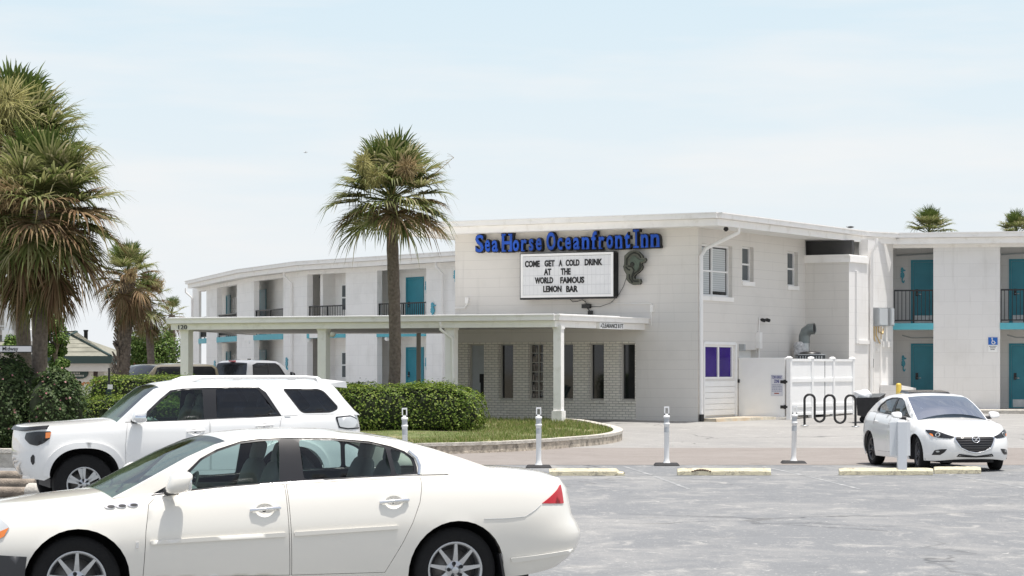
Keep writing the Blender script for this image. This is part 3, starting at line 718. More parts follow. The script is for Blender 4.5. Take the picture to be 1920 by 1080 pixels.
for a, b in ((1674.8, 1750), (1875, 1965)):
    t0, t1 = RFm.t(a), RFm.t(b)
    ed = MB(); ed.fbox(RFm, t0, t1, FL1+.02, FL2+.02, -.10, .03); ed.build('slab_edge', M['tealedge'], rw)
    railing(RFm, t0+.02, t1-.01, FL2+.03, FL2+1.10, rw)
    cn = MB(); cn.tube([RBk.pt(t0, 5.62, .1), RBk.pt(t1, 5.68, .1)], .03, 6); cn.tube([RBk.pt(t0+.2, 3.0, .3), RBk.pt(t0+.5, 2.92, .3), RBk.pt(t1, 2.92, .3)], .025, 6); cn.build('conduit', M['grey'], rw)
for z0 in (FL0+.08, FL2+.02):
    wing_door(RBk, RBk.t(1712), RBk.t(1764), z0, z0+2.03, rw, kick=z0 > 2)
    wing_door(RBk, RBk.t(1896), RBk.t(1950), z0, z0+2.03, rw, kick=True)
seahorse_ornament(RBk, 1686.5, 1698.5, 501, 531, 'turquoise seahorse on the upper balcony beside a right wing door')
seahorse_ornament(RBk, 1688.5, 1700, 666, 697, 'turquoise seahorse at ground level beside a right wing door')
mb = MB(); wall(mb, Frame(er1-RFm.n*9, RFm.n), 0, 8.5, .3, ROOF-FAS+.02, th=.3); mb.build('end_wall', M['block'], rw, uv=True)

# ================================================================== CANOPY
cz0, cz1 = 3.03, 3.36
can = thing('entrance_canopy', 'long low white flat-roofed entrance canopy on square posts, numbered 120', 'canopy', (-4, 67, .4))
Cc = Vector((1.14, 63.9)); Cl = Vector((-9.74, 68.7)); Cr = FR.pt(FR.t(1208), 0).to_2d(); Clb = Vector((-8.55, 80.0))
mb = MB(); mb.prism([tuple(Cl), tuple(Cc), tuple(Cr), tuple(FR.P0), tuple(FR.P0+SD*9), tuple(Clb)], cz0+.04, cz1-.01); mb.build('canopy_roof', M['soffit'], can)
fascia('fascia', [Clb, Cl, Cc, Cr], can, ztop=cz1, hgt=.34)
up = MB()
for a, b in ((Cl, Cc), (Cc, Cr)):
    fr = Frame(a, b-a); L = (b-a).length; e_ = L if b is Cc else L*.66
    up.fbox(fr, 0, e_, cz1-.01, cz1+.015, -.12, .135)
up.build('parapet_trim', M['white'], can)
cfr = Frame(Cl, Cc-Cl); rfr = Frame(Cc, Cr-Cc)
def post(p, zb_, wd=.29, m='trim', foot=True):
    fr = Frame(Vector(p)-cfr.d*wd/2, cfr.d); mb = MB(); mb.fbox(fr, 0, wd, zb_-.3, cz0+.05, -wd, 0)
    if foot: mb.fbox(fr, -.035, wd+.035, zb_-.3, zb_+.24, -wd-.035, .035)
    mb.fbox(fr, -.02, wd+.02, cz0-.06, cz0+.02, -wd-.012, .012)
    mb.build('post', M[m], can)
for px, zb_ in ((345.5, .4), (603, .45), (843, .5), (1044.5, .55)):
    t = cfr.t(px, -.12); post(cfr.pt(t, 0, -.12).to_2d(), zb_, wd=.22 if px > 1000 else .26, foot=px == 1044.5)
q = P(785, 690, 78); mb = MB(); mb.box(q.x-.07, q.x+.07, q.y-.07, q.y+.07, .3, cz0+.05); mb.build('post', M['frame'], can)  # rear post in darker beige: the canopy shade is put into its colour
dsx = cfr.t(829); spout([cfr.pt(dsx, cz0+.15, .13), cfr.pt(dsx, cz0-.05, .12), cfr.pt(dsx+.25, cz0-.3, -.1), cfr.pt(dsx+.25, .5, -.16)], can, .04)
sp_ = MB()
for px in (610, 622): 
    t = cfr.t(px, -.3); sp_.lathe([(.05, 0), (.09, .1), (.0, .1)], cfr.pt(t, cz0-.12, -.3), (.3, -.7, -.5), 10)
sp_.build('flood_lamp', M['white'], can)
glyph(cfr, '120', cfr.t(335.5), cfr.t(351.8), cz1-.325, cz1-.205, .022, .02, 'house_number', M['black'], can)
# CLEARANCE board
cl = thing('clearance_sign', 'narrow white CLEARANCE 8 FT sign on the canopy edge facing the side', 'sign', rfr.pt(rfr.t(1140), cz1-.3))
t0, t1 = rfr.t(1117.5), rfr.t(1163)
mb = MB(); mb.fbox(rfr, t0, t1, cz1-.35, cz1-.172, .025, .115); mb.build('sign_board', M['white'], cl)
glyph(rfr, '-CLEARANCE 8 FT', t0+.05, t1-.05, cz1-.32, cz1-.2, .116, .006, 'lettering', M['black'], cl, bold=.01)
# ================================================================== SIGNS ON THE LOBBY FRONT
M['blue'] = mat('royal blue sign face', (.008, .085, .52), .4, var=.2, scale=1.5)
M['can'] = mat('black sign can', (.01, .011, .016), .5)
OFS = .16
def S_(px, py, o=OFS): return FR.tz(px, py, o)
hs = thing('hotel_sign', 'blue raised sign letters reading Sea Horse Oceanfront Inn under the roof edge', 'sign', FR.pt(3.5, 5.3))
LET = [('S', 52, 150, 95, 285), ('e', 145, 212, 145, 280), ('a', 212, 290, 150, 280), ('H', 308, 428, 86, 278), ('o', 415, 495, 145, 275), ('r', 497, 570, 142, 275), ('s', 572, 635, 135, 271), ('e', 640, 715, 128, 269),
       ('O', 742, 850, 70, 266), ('c', 850, 918, 125, 262), ('e', 925, 1000, 120, 260), ('a', 1003, 1085, 122, 260), ('n', 1088, 1178, 118, 256), ('f', 1180, 1250, 62, 255), ('r', 1252, 1325, 112, 253), ('o', 1325, 1410, 102, 250), ('n', 1412, 1500, 100, 249), ('t', 1502, 1575, 72, 245), ('I', 1588, 1660, 45, 243), ('n', 1662, 1752, 90, 240), ('n', 1757, 1862, 88, 236)]
def serif(ch, t0, t1, z0, z1, o0, o1, grow):
    w_, hh = t1-t0, z1-z0; s = hh*.10
    def ex(mb):
        B = lambda a, b, c, d: mb.fbox(FR, t0+w_*a-grow, t0+w_*b+grow, z0+hh*c-grow, z0+hh*d+grow, o0+.002, o1-.002)
        if ch == 'H': [B(a, b, c, d) for a, b in ((0, .37), (.63, 1)) for c, d in ((0, .09), (.91, 1))]
        elif ch == 'I': [B(0, 1, c, d) for c, d in ((0, .10), (.90, 1))]; 
        elif ch == 'n': B(-.02, .42, 0, .10); B(.56, 1.02, 0, .10); B(-.04, .2, .88, .98)
        elif ch == 'r': B(-.02, .6, 0, .10); B(-.04, .25, .88, .98)
        elif ch == 'f': B(.12, .85, 0, .09)
        elif ch == 't': B(.25, .8, 0, .08)
    return ex
for ch, x0, x1, y0, y1 in LET:
    xa, xb, ya, yb = 880+x0/5.19, 880+x1/5.19, 420+y0/5.19, 420+y1/5.19
    xm = (xa+xb)/2; t0, t1, z0, z1 = FR.t(xa, OFS), FR.t(xb, OFS), FR.z(xm, yb, OFS), FR.z(xm, ya, OFS)
    i_ = (t1-t0)*.07 if ch != 'I' else (t1-t0)*.26
    tt0, tt1 = t0+.035+(i_ if ch == 'I' else 0), t1-.035-(i_ if ch == 'I' else 0)
    bb = .03 if ch in 'Oo' else .020
    L_ = glyph(FR, ch, tt0-.018, tt1+.026, z0+.004, z1-.006, .02, OFS-.02, 'letter', M['can'], hs, bold=bb+.014, extra=serif(ch, t0+.02, t1-.02, z0+.02, z1-.02, .02, OFS-.01, .022))
    glyph(FR, ch, tt0, tt1, z0+.03, z1-.03, OFS+.001, .02, 'letter_face', M['blue'], L_, bold=bb, extra=serif(ch, t0+.035, t1-.035, z0+.03, z1-.03, OFS, OFS+.02, 0))
# changeable-letter marquee box
MO = .36
def mpx(x, y): return 820+x/3.6, 380+y/3.6
mq = thing('marquee_sign', 'white backlit letter board in a black box reading COME GET A COLD DRINK', 'sign', FR.pt(4, 4.6))
xa, ya = mpx(566, 352); xb, yb = mpx(1182, 632)
t0, t1 = FR.t(xa, MO), FR.t(xb, MO); z1 = FR.z(*mpx(870, 345), MO); z0 = FR.z(*mpx(870, 633), MO)
mb = MB(); mb.fbox(FR, t0-.02, t1+.02, z0-.02, z1+.02, .02, MO-.03)
for k in range(9): mb.fbox(FR, t1+.02, t1+.035, z0, z1, .05+k*.034, .068+k*.034)
mb.build('box', M['black'], mq)
M['mface'] = mat('white letter board', (.72, .73, .74), .35, var=.04)
mb = MB(); mb.fbox(FR, t0+.05, t1-.05, z0+.06, z1-.06, MO-.028, MO-.02); fc = mb.build('face', M['mface'], mq)
rl = MB()
for k in range(1, 4): zz = z0+.06+(z1-z0-.12)*(k/4)-.0; rl.fbox(FR, t0+.05, t1-.05, zz-.008, zz+.008, MO-.02, MO-.012)
for k in range(1, 22): tt = t0+(t1-t0)*k/22; rl.fbox(FR, tt-.002, tt+.002, z0+.06, z1-.06, MO-.0195, MO-.0165)
rl.build('letter_rail', mat('pale rail', (.60, .61, .63), .3), fc)
mb = MB(); e = .05
for q in ((t0-.02, t1+.02, z0-.02, z0+.055), (t0-.02, t1+.02, z1-.05, z1+.02), (t0-.02, t0+.05, z0+.055, z1-.05), (t1-.05, t1+.02, z0+.055, z1-.05)): mb.fbox(FR, *q, MO-.03, MO)
mb.build('frame', M['white'], mq)
mb = MB(); mb.fbox(FR, t0-.045, t1+.03, z0-.075, z0-.021, .1, MO-.005); mb.fbox(FR, t0-.045, t1+.03, z1+.021, z1+.045, .1, MO-.005); mb.fbox(FR, t0-.045, t0-.021, z0-.02, z1+.02, .1, MO-.005); mb.build('edge_trim', M['black'], mq)
for words, yl, yh in (([('COME', 590, 690), ('GET', 722, 790), ('A', 818, 842), ('COLD', 865, 958), ('DRINK', 993, 1112)], 0, 0), ([('AT', 718, 767), ('THE', 832, 898)], 0, 0), ([('WORLD', 657, 780), ('FAMOUS', 828, 990)], 0, 0), ([('LEMON', 713, 837), ('BAR', 868, 947)], 0, 0)):
    pass
ROWS = [([('COME', 590, 690), ('GET', 722, 790), ('A', 818, 842), ('COLD', 865, 958), ('DRINK', 993, 1112)], 412, -.031), ([('AT', 718, 767), ('THE', 832, 898)], 468, -.02), ([('WORLD', 657, 780), ('FAMOUS', 828, 990)], 525, -.012), ([('LEMON', 713, 837), ('BAR', 868, 947)], 583, -.005)]
for ws, yc, sl_ in ROWS:
    for s, a, b in ws:
        yy = yc+sl_*((a+b)/2-700); hh = 22
        p0 = mpx(a, 0)[0]; p1 = mpx(b, 0)[0]; pm = (p0+p1)/2
        glyph(FR, s, FR.t(p0, MO), FR.t(p1, MO), FR.z(pm, mpx(0, yy+hh)[1], MO), FR.z(pm, mpx(0, yy-hh)[1], MO), MO-.018, .012, 'lettering', M['black'], mq, bold=.04)
# sagging cables and a plug box below the marquee
mb = MB()
cab = lambda pts, r=.012: mb.tube([FR.pt(*FR.tz(x, y, .05), .05) for x, y in pts], r, 5)
cab([(1068, 560), (1074, 566), (1083, 565), (1092, 562), (1098, 566), (1101, 573)], .010); cab([(1104, 575), (1125, 575), (1145, 568), (1160, 553), (1169, 537), (1174, 522)], .007)
cab([(1100, 575), (1106, 584), (1110, 588)], .015); a, z = FR.tz(1100, 574, .05); mb.fbox(FR, a-.13, a+.13, z-.06, z+.06, .01, .12)
a, z = FR.tz(1107, 584, .05); mb.fbox(FR, a-.06, a+.06, z-.10, z+.02, .01, .10)
mb.build('cable', M['black'], lob)
# carved sea horse emblem
EMB = [(245, 210), (330, 132), (430, 100), (520, 128), (590, 200), (602, 250), (655, 258), (668, 300), (640, 345), (588, 352), (572, 382), (602, 430), (582, 490), (520, 550), (460, 590), (430, 622), (430, 660), (455, 692), (500, 676), (550, 682), (566, 740), (540, 790), (420, 800), (340, 760), (280, 680), (285, 590), (240, 510), (220, 430), (240, 380)]
q8 = lambda x, y, o: FR.tz(1150+x/10.8, 460+y/10.8, o)
em = thing('seahorse_emblem', 'weathered dark green carved sea horse mounted right of the marquee', 'emblem', FR.pt(*q8(420, 450, 0)))
M['emb'] = mat('weathered green carving', (.10, .105, .08), .7, var=.35, scale=3); M['emb2'] = mat('grey green carving', (.075, .10, .075), .7, var=.2, scale=4)
M['embd'] = mat('dark carved groove', (.028, .03, .024), .8)
mb = MB(); mb.plate(FR, [q8(x+22, y+4, .02) for x, y in EMB][::-1], .16, .02); mb.build('backing', M['embd'], em)
mb = MB(); mb.plate(FR, [q8(x, y, .16) for x, y in EMB][::-1], .20, .161); mb.build('body', M['emb'], em)
bel = [(345, 280), (400, 215), (440, 215), (500, 270), (540, 300), (600, 290), (630, 310), (590, 330), (545, 335), (530, 400), (515, 470), (480, 515), (440, 505), (420, 450), (350, 400)]
mb = MB(); mb.plate(FR, [q8(x, y, .2) for x, y in bel][::-1], .225, .2005); mb.build('belly', M['emb2'], em)
mb = MB()
for pts in ([(270, 400), (275, 270), (350, 180), (430, 150), (510, 180), (560, 250)], [(300, 420), (380, 440), (420, 500), (390, 590), (370, 650)], [(530, 340), (560, 430), (520, 510), (440, 560), (390, 620), (380, 680), (420, 730), (510, 730)], [(250, 440), (300, 490), (340, 500)], [(430, 300), (470, 350), (500, 430)], [(320, 590), (330, 680), (390, 760)]):
    mb.tube([FR.pt(*q8(x, y, .2), .205) for x, y in pts], .022, 5)
mb.build('groove', M['embd'], em)
mb = MB(); mb.lathe([(.075, 0), (.07, .03), (.03, .045)], FR.pt(*q8(390, 390, .2), .2), (*FR.n, 0), 12); mb.build('eye', M['embd'], em)

# ================================================================== YARD: GATE, FENCE, PLANT
G0 = SDW.pt(2.78, 0).to_2d(); GF = Frame(G0, FD); G1 = G0+FD*1.59; GS = Frame(G1, SD)
gz0 = .47; gz1 = 2.19
gt = thing('yard_gate', 'plain white vinyl gate in shade carrying the tow away notice', 'gate', GF.pt(.8, gz0))
mb = MB(); mb.fbox(GF, .02, 1.46, gz0+.04, gz1-.02, -.03, .03)
mb.build('panel', M['vinyl'], gt)
mb = MB()
for z0, z1 in ((gz1-.02, gz1+.04), (1.50, 1.52), (.84, .86)): mb.fbox(GF, .015, 1.465, z0, z1, -.05 if z1 > 2 else -.02, .05 if z1 > 2 else .034)
mb.build('rail', M['vinyl'], gt)
for zz in (1.53, .80):
    mb = MB(); mb.fbox(GF, 1.33, 1.47, zz-.045, zz+.045, .031, .05); mb.lathe([(.035, -.06), (.035, .06)], GF.pt(1.475, zz, .05), (0, 0, 1), 8); mb.fbox(GF, 1.48, 1.56, zz-.03, zz+.03, .055, .07); mb.build('hinge', M['black'], gt)
mb = MB(); mb.fbox(GF, -.02, .05, 1.5, 1.6, .03, .07); mb.build('latch', M['black'], gt)
vf = thing('vinyl_fence', 'bright sunlit white vinyl fence behind the black bike rack', 'fence', GS.pt(2, gz0))
LF = 4.95
for k, t in enumerate((.0, 1.63, 3.3, LF-.06)):
    mb = MB(); mb.fbox(GS, t-.065, t+.065, gz0-.1, gz1+.03, -.065, .065); 
    c_ = GS.pt(t, gz1+.03); mb.hexa([GS.pt(t-.085, gz1+.03, .085), GS.pt(t+.085, gz1+.03, .085), GS.pt(t+.085, gz1+.03, -.085), GS.pt(t-.085, gz1+.03, -.085), GS.pt(t-.03, gz1+.08, .03), GS.pt(t+.03, gz1+.08, .03), GS.pt(t+.03, gz1+.08, -.03), GS.pt(t-.03, gz1+.08, -.03)])
    mb.build('post', M['vinyl'], vf)
mb = MB(); mb.fbox(GS, .07, LF, gz0+.12, gz1-.05, -.02, .02); mb.build('panel', M['vinyl'], vf)
for z0, z1 in ((gz1-.06, gz1+.01), (1.52, 1.63), (.78, .88), (gz0+.08, gz0+.15)):
    mb = MB(); mb.fbox(GS, .066, LF-.1, z0, z1, -.045, .045); mb.build('rail', M['vinyl'], vf)
M['rust'] = mat('stained concrete', (.46, .42, .34), .9, var=.25, scale=6, dirt=(.42, .26, .12), dscale=3)
mb = MB(); fr = SDW; mb.hexa([SDW.pt(.12, .3, .55), SDW.pt(2.6, .3, 1.3), SDW.pt(2.75, .3, .01), SDW.pt(.12, .3, .01), SDW.pt(.12, .50, .5), SDW.pt(2.6, .52, 1.25), SDW.pt(2.75, .52, .01), SDW.pt(.12, .50, .01)])
o = mb.build('threshold_slab', M['rust']); tag(o, kind='structure')
# tow-away notice
a, b, za, zb_ = GF.t(1445.3, .04), GF.t(1467.5, .04), GF.z(1456, 742.5, .04), GF.z(1456, 703, .04)
ta = thing('tow_notice', 'small white tow away notice with blue lettering on the gate', 'sign', GF.pt((a+b)/2, za))
mb = MB(); mb.fbox(GF, a, b, za, zb_, .0345, .045); mb.build('plate', mat('notice plate', (.62, .63, .68), .5), ta)
M['ink'] = mat('blue notice ink', (.05, .06, .22), .6); M['ink2'] = mat('faded notice ink', (.28, .30, .40), .6); M['red'] = mat('dull red ink', (.3, .08, .06), .6)
hgt = zb_-za; w_ = b-a
glyph(GF, 'TOW AWAY', a+w_*.06, b-w_*.06, zb_-hgt*.19, zb_-hgt*.03, .0455, .004, 'lettering', M['ink'], ta, bold=.02)
glyph(GF, 'ZONE', a+w_*.28, b-w_*.28, zb_-hgt*.38, zb_-hgt*.22, .0455, .004, 'lettering', M['ink'], ta, bold=.03)
mb = MB()
random.seed(3)
for r_ in range(5):
    x = a+w_*.1
    while x < b-w_*.12:
        l = ru(.02, .06); mb.fbox(GF, x, min(x+l, b-w_*.08), zb_-hgt*(.47+.075*r_)-.012, zb_-hgt*(.47+.075*r_)+.012, .0455, .049); x += l+.014
mb.build('small_print', M['ink2'], ta)
mb = MB(); mb.fbox(GF, a+w_*.3, b-w_*.3, za+hgt*.10, za+hgt*.15, .0455, .049); mb.build('underline', M['red'], ta)
# condenser and duct behind the fence
q = P(1519, 676, 72.2); ac = thing('air_conditioner', 'dark condenser unit with a fan guard showing above the white fence', 'air conditioner', (q.x, q.y, .5))
top = P(1519, 664, 72.2).z; hw = .40
mb = MB(); mb.box(q.x-hw, q.x+hw, q.y-hw, q.y+hw, .5, top-.03); mb.build('cabinet', mat('dark louvred metal', (.03, .034, .036), .5), ac)
mb = MB(); mb.box(q.x-hw-.01, q.x+hw+.01, q.y-hw-.01, q.y+hw+.01, top-.03, top); mb.build('lid', M['grey'], ac)
mb = MB(); mb.lathe([(.33, 0), (.31, .05), (.16, .08), (.0, .085)], (q.x, q.y, top), n=20); mb.build('fan_guard', M['black'], ac)
mb = MB(); 
for k in range(9): mb.box(q.x-hw-.012, q.x-hw-.002, q.y-hw+.04+.08*k, q.y-hw+.07+.08*k, .55, top-.06); mb.box(q.x-hw+.04+.08*k, q.x-hw+.07+.08*k, q.y-hw-.012, q.y-hw-.002, .55, top-.06)
mb.build('louvre', M['grey'], ac)
q = P(1508, 700, 73.6)
du = thing('exhaust_duct', 'galvanised round exhaust duct with an elbow turned to the right', 'duct', (q.x, q.y, .5))
zt2 = P(1508, 622, 73.6).z
mb = MB(); mb.tube([(q.x, q.y, .5), (q.x, q.y, zt2-.35)], .165, 16); mb.build('pipe', M['steel'], du)
mb = MB(); el_ = [Vector((q.x, q.y, zt2-.35)), Vector((q.x, q.y, zt2-.15)), Vector((q.x+.05, q.y-.03, zt2+.0)), Vector((q.x+.16, q.y-.08, zt2+.08)), Vector((q.x+.30, q.y-.14, zt2+.09))]
mb.tube(el_, .172, 16, cap=False); mb.build('elbow', mat('dull galvanised', (.25, .28, .28), .5, metal=.6, var=.2), du)
mb = MB(); d_ = (el_[-1]-el_[-2]).normalized(); mb.lathe([(.0, 0), (.165, .0)], el_[-1]-d_*.03, d_, 16, cap=False); mb.build('opening', M['dark'], du)
mb = MB(); mb.blob((q.x-.15, q.y-.1, top+.12), (.2, .14, .28), .8, 12, 8, fn=lambda v: v*(1+.12*math.sin(v.x*40)*math.cos(v.z*30))); o = mb.build('wrapping', mat('crumpled pale wrap', (.55, .55, .55), .5, var=.35, scale=14), du)

# ---- sunlit wall kit: water heaters, pipes, low wall, bollard, cart
for k, (x0, x1, y0, y1, nm) in enumerate(((1635, 1652, 577.5, 611.5, 'pale grey water heater with rounded front, left of two on the sunlit wall'), (1657.5, 1664.5, 577.5, 611.5, 'narrow grey water heater, right of two on the sunlit wall'))):
    t0, t1 = BS.t(x0, .05), BS.t(x1, .05); z0, z1 = BS.z((x0+x1)/2, y1), BS.z((x0+x1)/2, y0)
    hb_ = thing('water_heater', nm, 'water heater', BS.pt((t0+t1)/2, z0), 'water heaters on the sunlit wall')
    mb = MB(); mb.fbox(BS, t0, t1, z0, z1, .02, .27)
    mb.build('case', M['grey'], hb_); mb = MB(); mb.fbox(BS, t0+.04, t1-.04, z0+.03, z1-.03, .271, .29); mb.fbox(BS, t0+.08, t0+.2, z0+.04, z0+.1, .29, .3); mb.build('front_cover', mat('light grey enamel', (.50, .53, .55), .35), hb_)
random.seed(5)
def wallpath(pts, o=.06): return [BS.pt(BS.t(x, o), BS.z(x, y, o), o) for x, y in pts]
mb = MB()
for pts, r in (([(1639, 612), (1639, 634), (1641, 640)], .022), ([(1643, 612), (1643, 628), (1648, 640), (1650, 644)], .022), ([(1648, 612), (1648, 622), (1655, 626), (1656, 616)], .022), ([(1652, 612), (1652, 636)], .02)): mb.tube(wallpath(pts), r, 6)
mb.build('water_pipe', M['brass'], lob)
mb = MB()
for pts, r in (([(1652, 636), (1652, 722)], .02), ([(1638, 640), (1638, 735)], .025), ([(1643, 645), (1652, 645)], .02)): mb.tube(wallpath(pts, .05), r, 6)
a, z = BS.tz(1649, 657, .1); mb.lathe([(.05, 0), (.05, .02)], BS.pt(a, z, .05), (*BS.n, 0), 8)
mb.build('water_pipe', M['trim'], lob)
mb = MB(); a, z = BS.tz(1635.5, 681, .05); mb.fbox(BS, a-.04, a+.05, z-.14, z+.14, .01, .08); mb.build('meter_box', M['dark'], lob)
lwf = Frame(BS.pt(BS.t(1645), 0, .02).to_2d(), BS.n)
low = MB(); t0, t1 = BS.t(1649), BS.t(1676); zz = BS.z(1660, 722)
low.hexa([BS.pt(t0, .3, .75), BS.pt(t1, .3, .75), BS.pt(t1, .3, .02), BS.pt(t0, .3, .02), BS.pt(t0, zz, .75), BS.pt(t1, zz-.1, .75), BS.pt(t1, zz-.1, .02), BS.pt(t0, zz, .02)])
o = low.build('low_wall', M['block'], base=BS.pt((t0+t1)/2, .5, .4), uv=True); tag(o, 'low white block wall at the foot of the sunlit wall by the yellow bollard', 'wall')
q = P(1685, 745, 74.3); yb_ = thing('bollard', 'yellow steel bollard with a domed cap beside the low white wall', 'bollard', (q.x, q.y, .5))
zt3 = P(1685, 718, 74.3).z
mb = MB(); mb.lathe([(.085, .4), (.085, zt3-.06), (.07, zt3-.02), (0, zt3)], (q.x, q.y, 0), n=14); mb.build('pipe', mat('yellow steel', (.62, .45, .08), .5, var=.1), yb_)
mb = MB(); mb.lathe([(.09, zt3-.42), (.093, zt3-.36), (.09, zt3-.30)], (q.x, q.y, 0), n=14, cap=False); mb.build('sleeve_band', mat('pale yellow band', (.7, .58, .25), .5), yb_)
q = P(1633, 785, 67.2); zb0 = g(q.x, q.y)
tk = thing('tilt_cart', 'black tapered refuse cart with an open top beside the bike rack', 'refuse cart', (q.x, q.y, zb0), rz=0)
def cartp(px, py, Y): v = P(px, py, Y); return v
A_, B_, C_, D_ = cartp(1605.5, 746, 66.9), cartp(1649, 744.5, 66.9), cartp(1661, 737.5, 68.0), cartp(1615, 738, 68.0)
a_, b_, c_, d2_ = cartp(1607.5, 779, 66.95), cartp(1634, 784, 66.95), cartp(1645, 778, 67.8), cartp(1616, 774, 67.8)
mb = MB(); mb.add([a_, b_, c_, d2_, A_, B_, C_, D_], [(3, 2, 1, 0), (0, 1, 5, 4), (1, 2, 6, 5), (2, 3, 7, 6), (3, 0, 4, 7)])
iA = [v.lerp((A_+B_+C_+D_)/4, .06) for v in (A_, B_, C_, D_)]; ia = [v.lerp((a_+b_+c_+d2_)/4, .1)+Vector((0, 0, .05)) for v in (a_, b_, c_, d2_)]
mb.build('hopper', M['rubber'], tk)
mb = MB(); mb.add(ia+iA, [(0, 1, 2, 3), (4, 5, 1, 0), (5, 6, 2, 1), (6, 7, 3, 2), (7, 4, 0, 3)]); mb.add([A_, B_, C_, D_]+iA, [(0, 1, 5, 4), (1, 2, 6, 5), (2, 3, 7, 6), (3, 0, 4, 7)]); mb.build('liner', mat('worn grey plastic', (.16, .17, .175), .6), tk)
for v in ((a_+d2_)/2+Vector((.1, 0, 0)), (b_+c_)/2+Vector((-.1, 0, 0))):
    mb = MB(); mb.lathe([(.02, -.05), (.10, -.05), (.10, .05), (.02, .05)], (v.x, v.y, zb0+.10), (0, 1, 0), 14); mb.build('wheel', M['rubber'], tk)
q = P(1617, 744, 67.4); mb = MB(); random.seed(11)
mb.blob((q.x, q.y, q.z+.02), (.26, .22, .17), .9, 18, 12, fn=lambda v: v*(1+.10*math.sin(v.x*25+v.y*13)+.08*math.cos(v.z*31+v.x*17)))
o = mb.build('rubbish_bag', mat('white plastic bag', (.75, .76, .77), .4), base=q); tag(o, 'crumpled white rubbish bag lying in the black refuse cart', 'bag')
# bike rack
br_ = thing('bike_rack', 'black wave-shaped tubular bike rack in front of the white fence', 'bike rack', (*P(1555, 797, 65.2).to_2d(), g(8.5, 65)))
Yr = 65.2; rr = .033; xs_ = [1508.5, 1527.5, 1546, 1565, 1585, 1604]; path = []; 
def arc(xl, xr, y, upw):
    c, r = (xl+xr)/2, (xr-xl)/2
    return [P(c-r*math.cos(u), y-(1 if upw else -1)*r*.98*math.sin(u), Yr) for u in [math.pi*k/10 for k in range(11)]]
path.append(P(xs_[0], 798, Yr)); path += arc(xs_[0], xs_[1], 749, True)+arc(xs_[1], xs_[2], 781.5, False)+arc(xs_[2], xs_[3], 750, True)+arc(xs_[3], xs_[4], 783, False)+arc(xs_[4], xs_[5], 750.5, True)+[P(xs_[5], 800, Yr)]
mb = MB(); mb.tube(path, rr, 10); mb.build('wave_tube', M['black'], br_)
for px, py in ((1508.5, 797.5), (1604, 799.5)):
    v = P(px, py, Yr); mb = MB(); mb.lathe([(.11, 0), (.11, .015), (.05, .02)], (v.x, v.y, v.z-.01), n=12); mb.build('base_flange', M['steel'], br_)

# ================================================================== LOT FURNITURE
def delineator(px, pyb, label):
    Y = CH*F/(pyb-HZ); x = (px-960)/F*Y
    t = thing('delineator_post', label, 'delineator', (x, Y, 0), 'white delineator posts along the lot edge')
    mb = MB(); mb.hexa([(x-.25, Y-.2, .01), (x+.25, Y-.2, .01), (x+.25, Y+.2, .01), (x-.25, Y+.2, .01), (x-.21, Y-.16, .055), (x+.21, Y-.16, .055), (x+.21, Y+.16, .055), (x-.21, Y+.16, .055)]); mb.build('base', M['rubber'], t)
    mb = MB(); mb.lathe([(.075, .05), (.055, .10), (.05, .16), (.052, .80), (.062, .81), (.062, .845), (.05, .85), (.05, .94), (.064, .95), (.064, .985), (.05, .99), (.03, 1.0)], (x, Y, 0), n=16); mb.build('tube', M['white'], t)
    for z0, z1 in ((.855, .935), (.66, .76)): mb = MB(); mb.lathe([(.0535, z0), (.0535, z1)], (x, Y, 0), n=16, cap=False); mb.build('reflective_band', mat('grey reflective band', (.46, .48, .50), .3), t)
    mb = MB(); 
    for a, b, c, d in ((-.05, -.03, 1.0, 1.14), (.03, .05, 1.0, 1.14), (-.05, .05, 1.14, 1.17), (-.05, .05, .985, 1.03)): mb.box(x+a, x+b, Y-.02, Y+.02, c, d)
    mb.build('handle_loop', M['white'], t); return t
delineator(1010, 877, 'white delineator post with a black foot near the sedan tail')
delineator(1250, 873, 'white delineator post standing between the first and second wheel stops')
d3 = delineator(1488, 869, 'white delineator post in front of the gate hinge side')
d4 = delineator(760, 880, 'white delineator post in front of the big hedge, foot hidden by the sedan')
d3.rotation_euler = (0, R(1.2), 0); d4.rotation_euler = (0, R(-.8), 0)
def wheel_stop(px0, px1, pyb, label, tilt=0, broken=False):
    Y = CH*F/(pyb-HZ)+.08; x0, x1 = (px0-960)/F*Y, (px1-960)/F*Y
    mb = MB(); n = 16; prof = [(-.08, 0), (-.08, .07), (-.045, .125), (.045, .125), (.08, .07), (.08, 0)]
    vs = []
    for i in range(n+1):
        x = x0+(x1-x0)*i/n; k = 0
        for a, b in prof:
            jx, jz = ru(-.006, .006), ru(-.004, .004)
            if broken and i > n-2: b *= .55; jx -= ru(0, .12)
            if i in (0, n): b *= .9
            vs.append((x+jx, Y+a+tilt*(x-x0), b+jz+.004))
    m = len(prof); fs = [(i*m+k, (i+1)*m+k, (i+1)*m+k+1, i*m+k+1) for i in range(n) for k in range(m-1)]+[tuple(range(m)), tuple(range((n+1)*m-1, n*m-1, -1))]
    mb.add(vs, [f[::-1] for f in fs]); b_ = Vector(((x0+x1)/2, Y, 0))
    o = mb.build('wheel_stop', M['yellow'], base=b_); tag(o, label, 'wheel stop', 'yellow wheel stops along the lot edge'); return o, x0, x1, Y
random.seed(21)
wheel_stop(1030, 1174, 892, 'pale yellow wheel stop with a broken end behind the sedan tail', broken=True)
o, x0, x1, Y = wheel_stop(1270, 1445, 891.5, 'pale yellow wheel stop with a dark chipped patch in the middle stall')
mb = MB(); xx = x0+(x1-x0)*.16
for k in range(8): mb.blob((xx+.045*k, Y-.062, .07+.03*math.sin(k*.45)), (.03, .03, .018), 1, 8, 6)
mb.build('chipped_patch', mat('dark chip', (.10, .07, .05), .9), o)
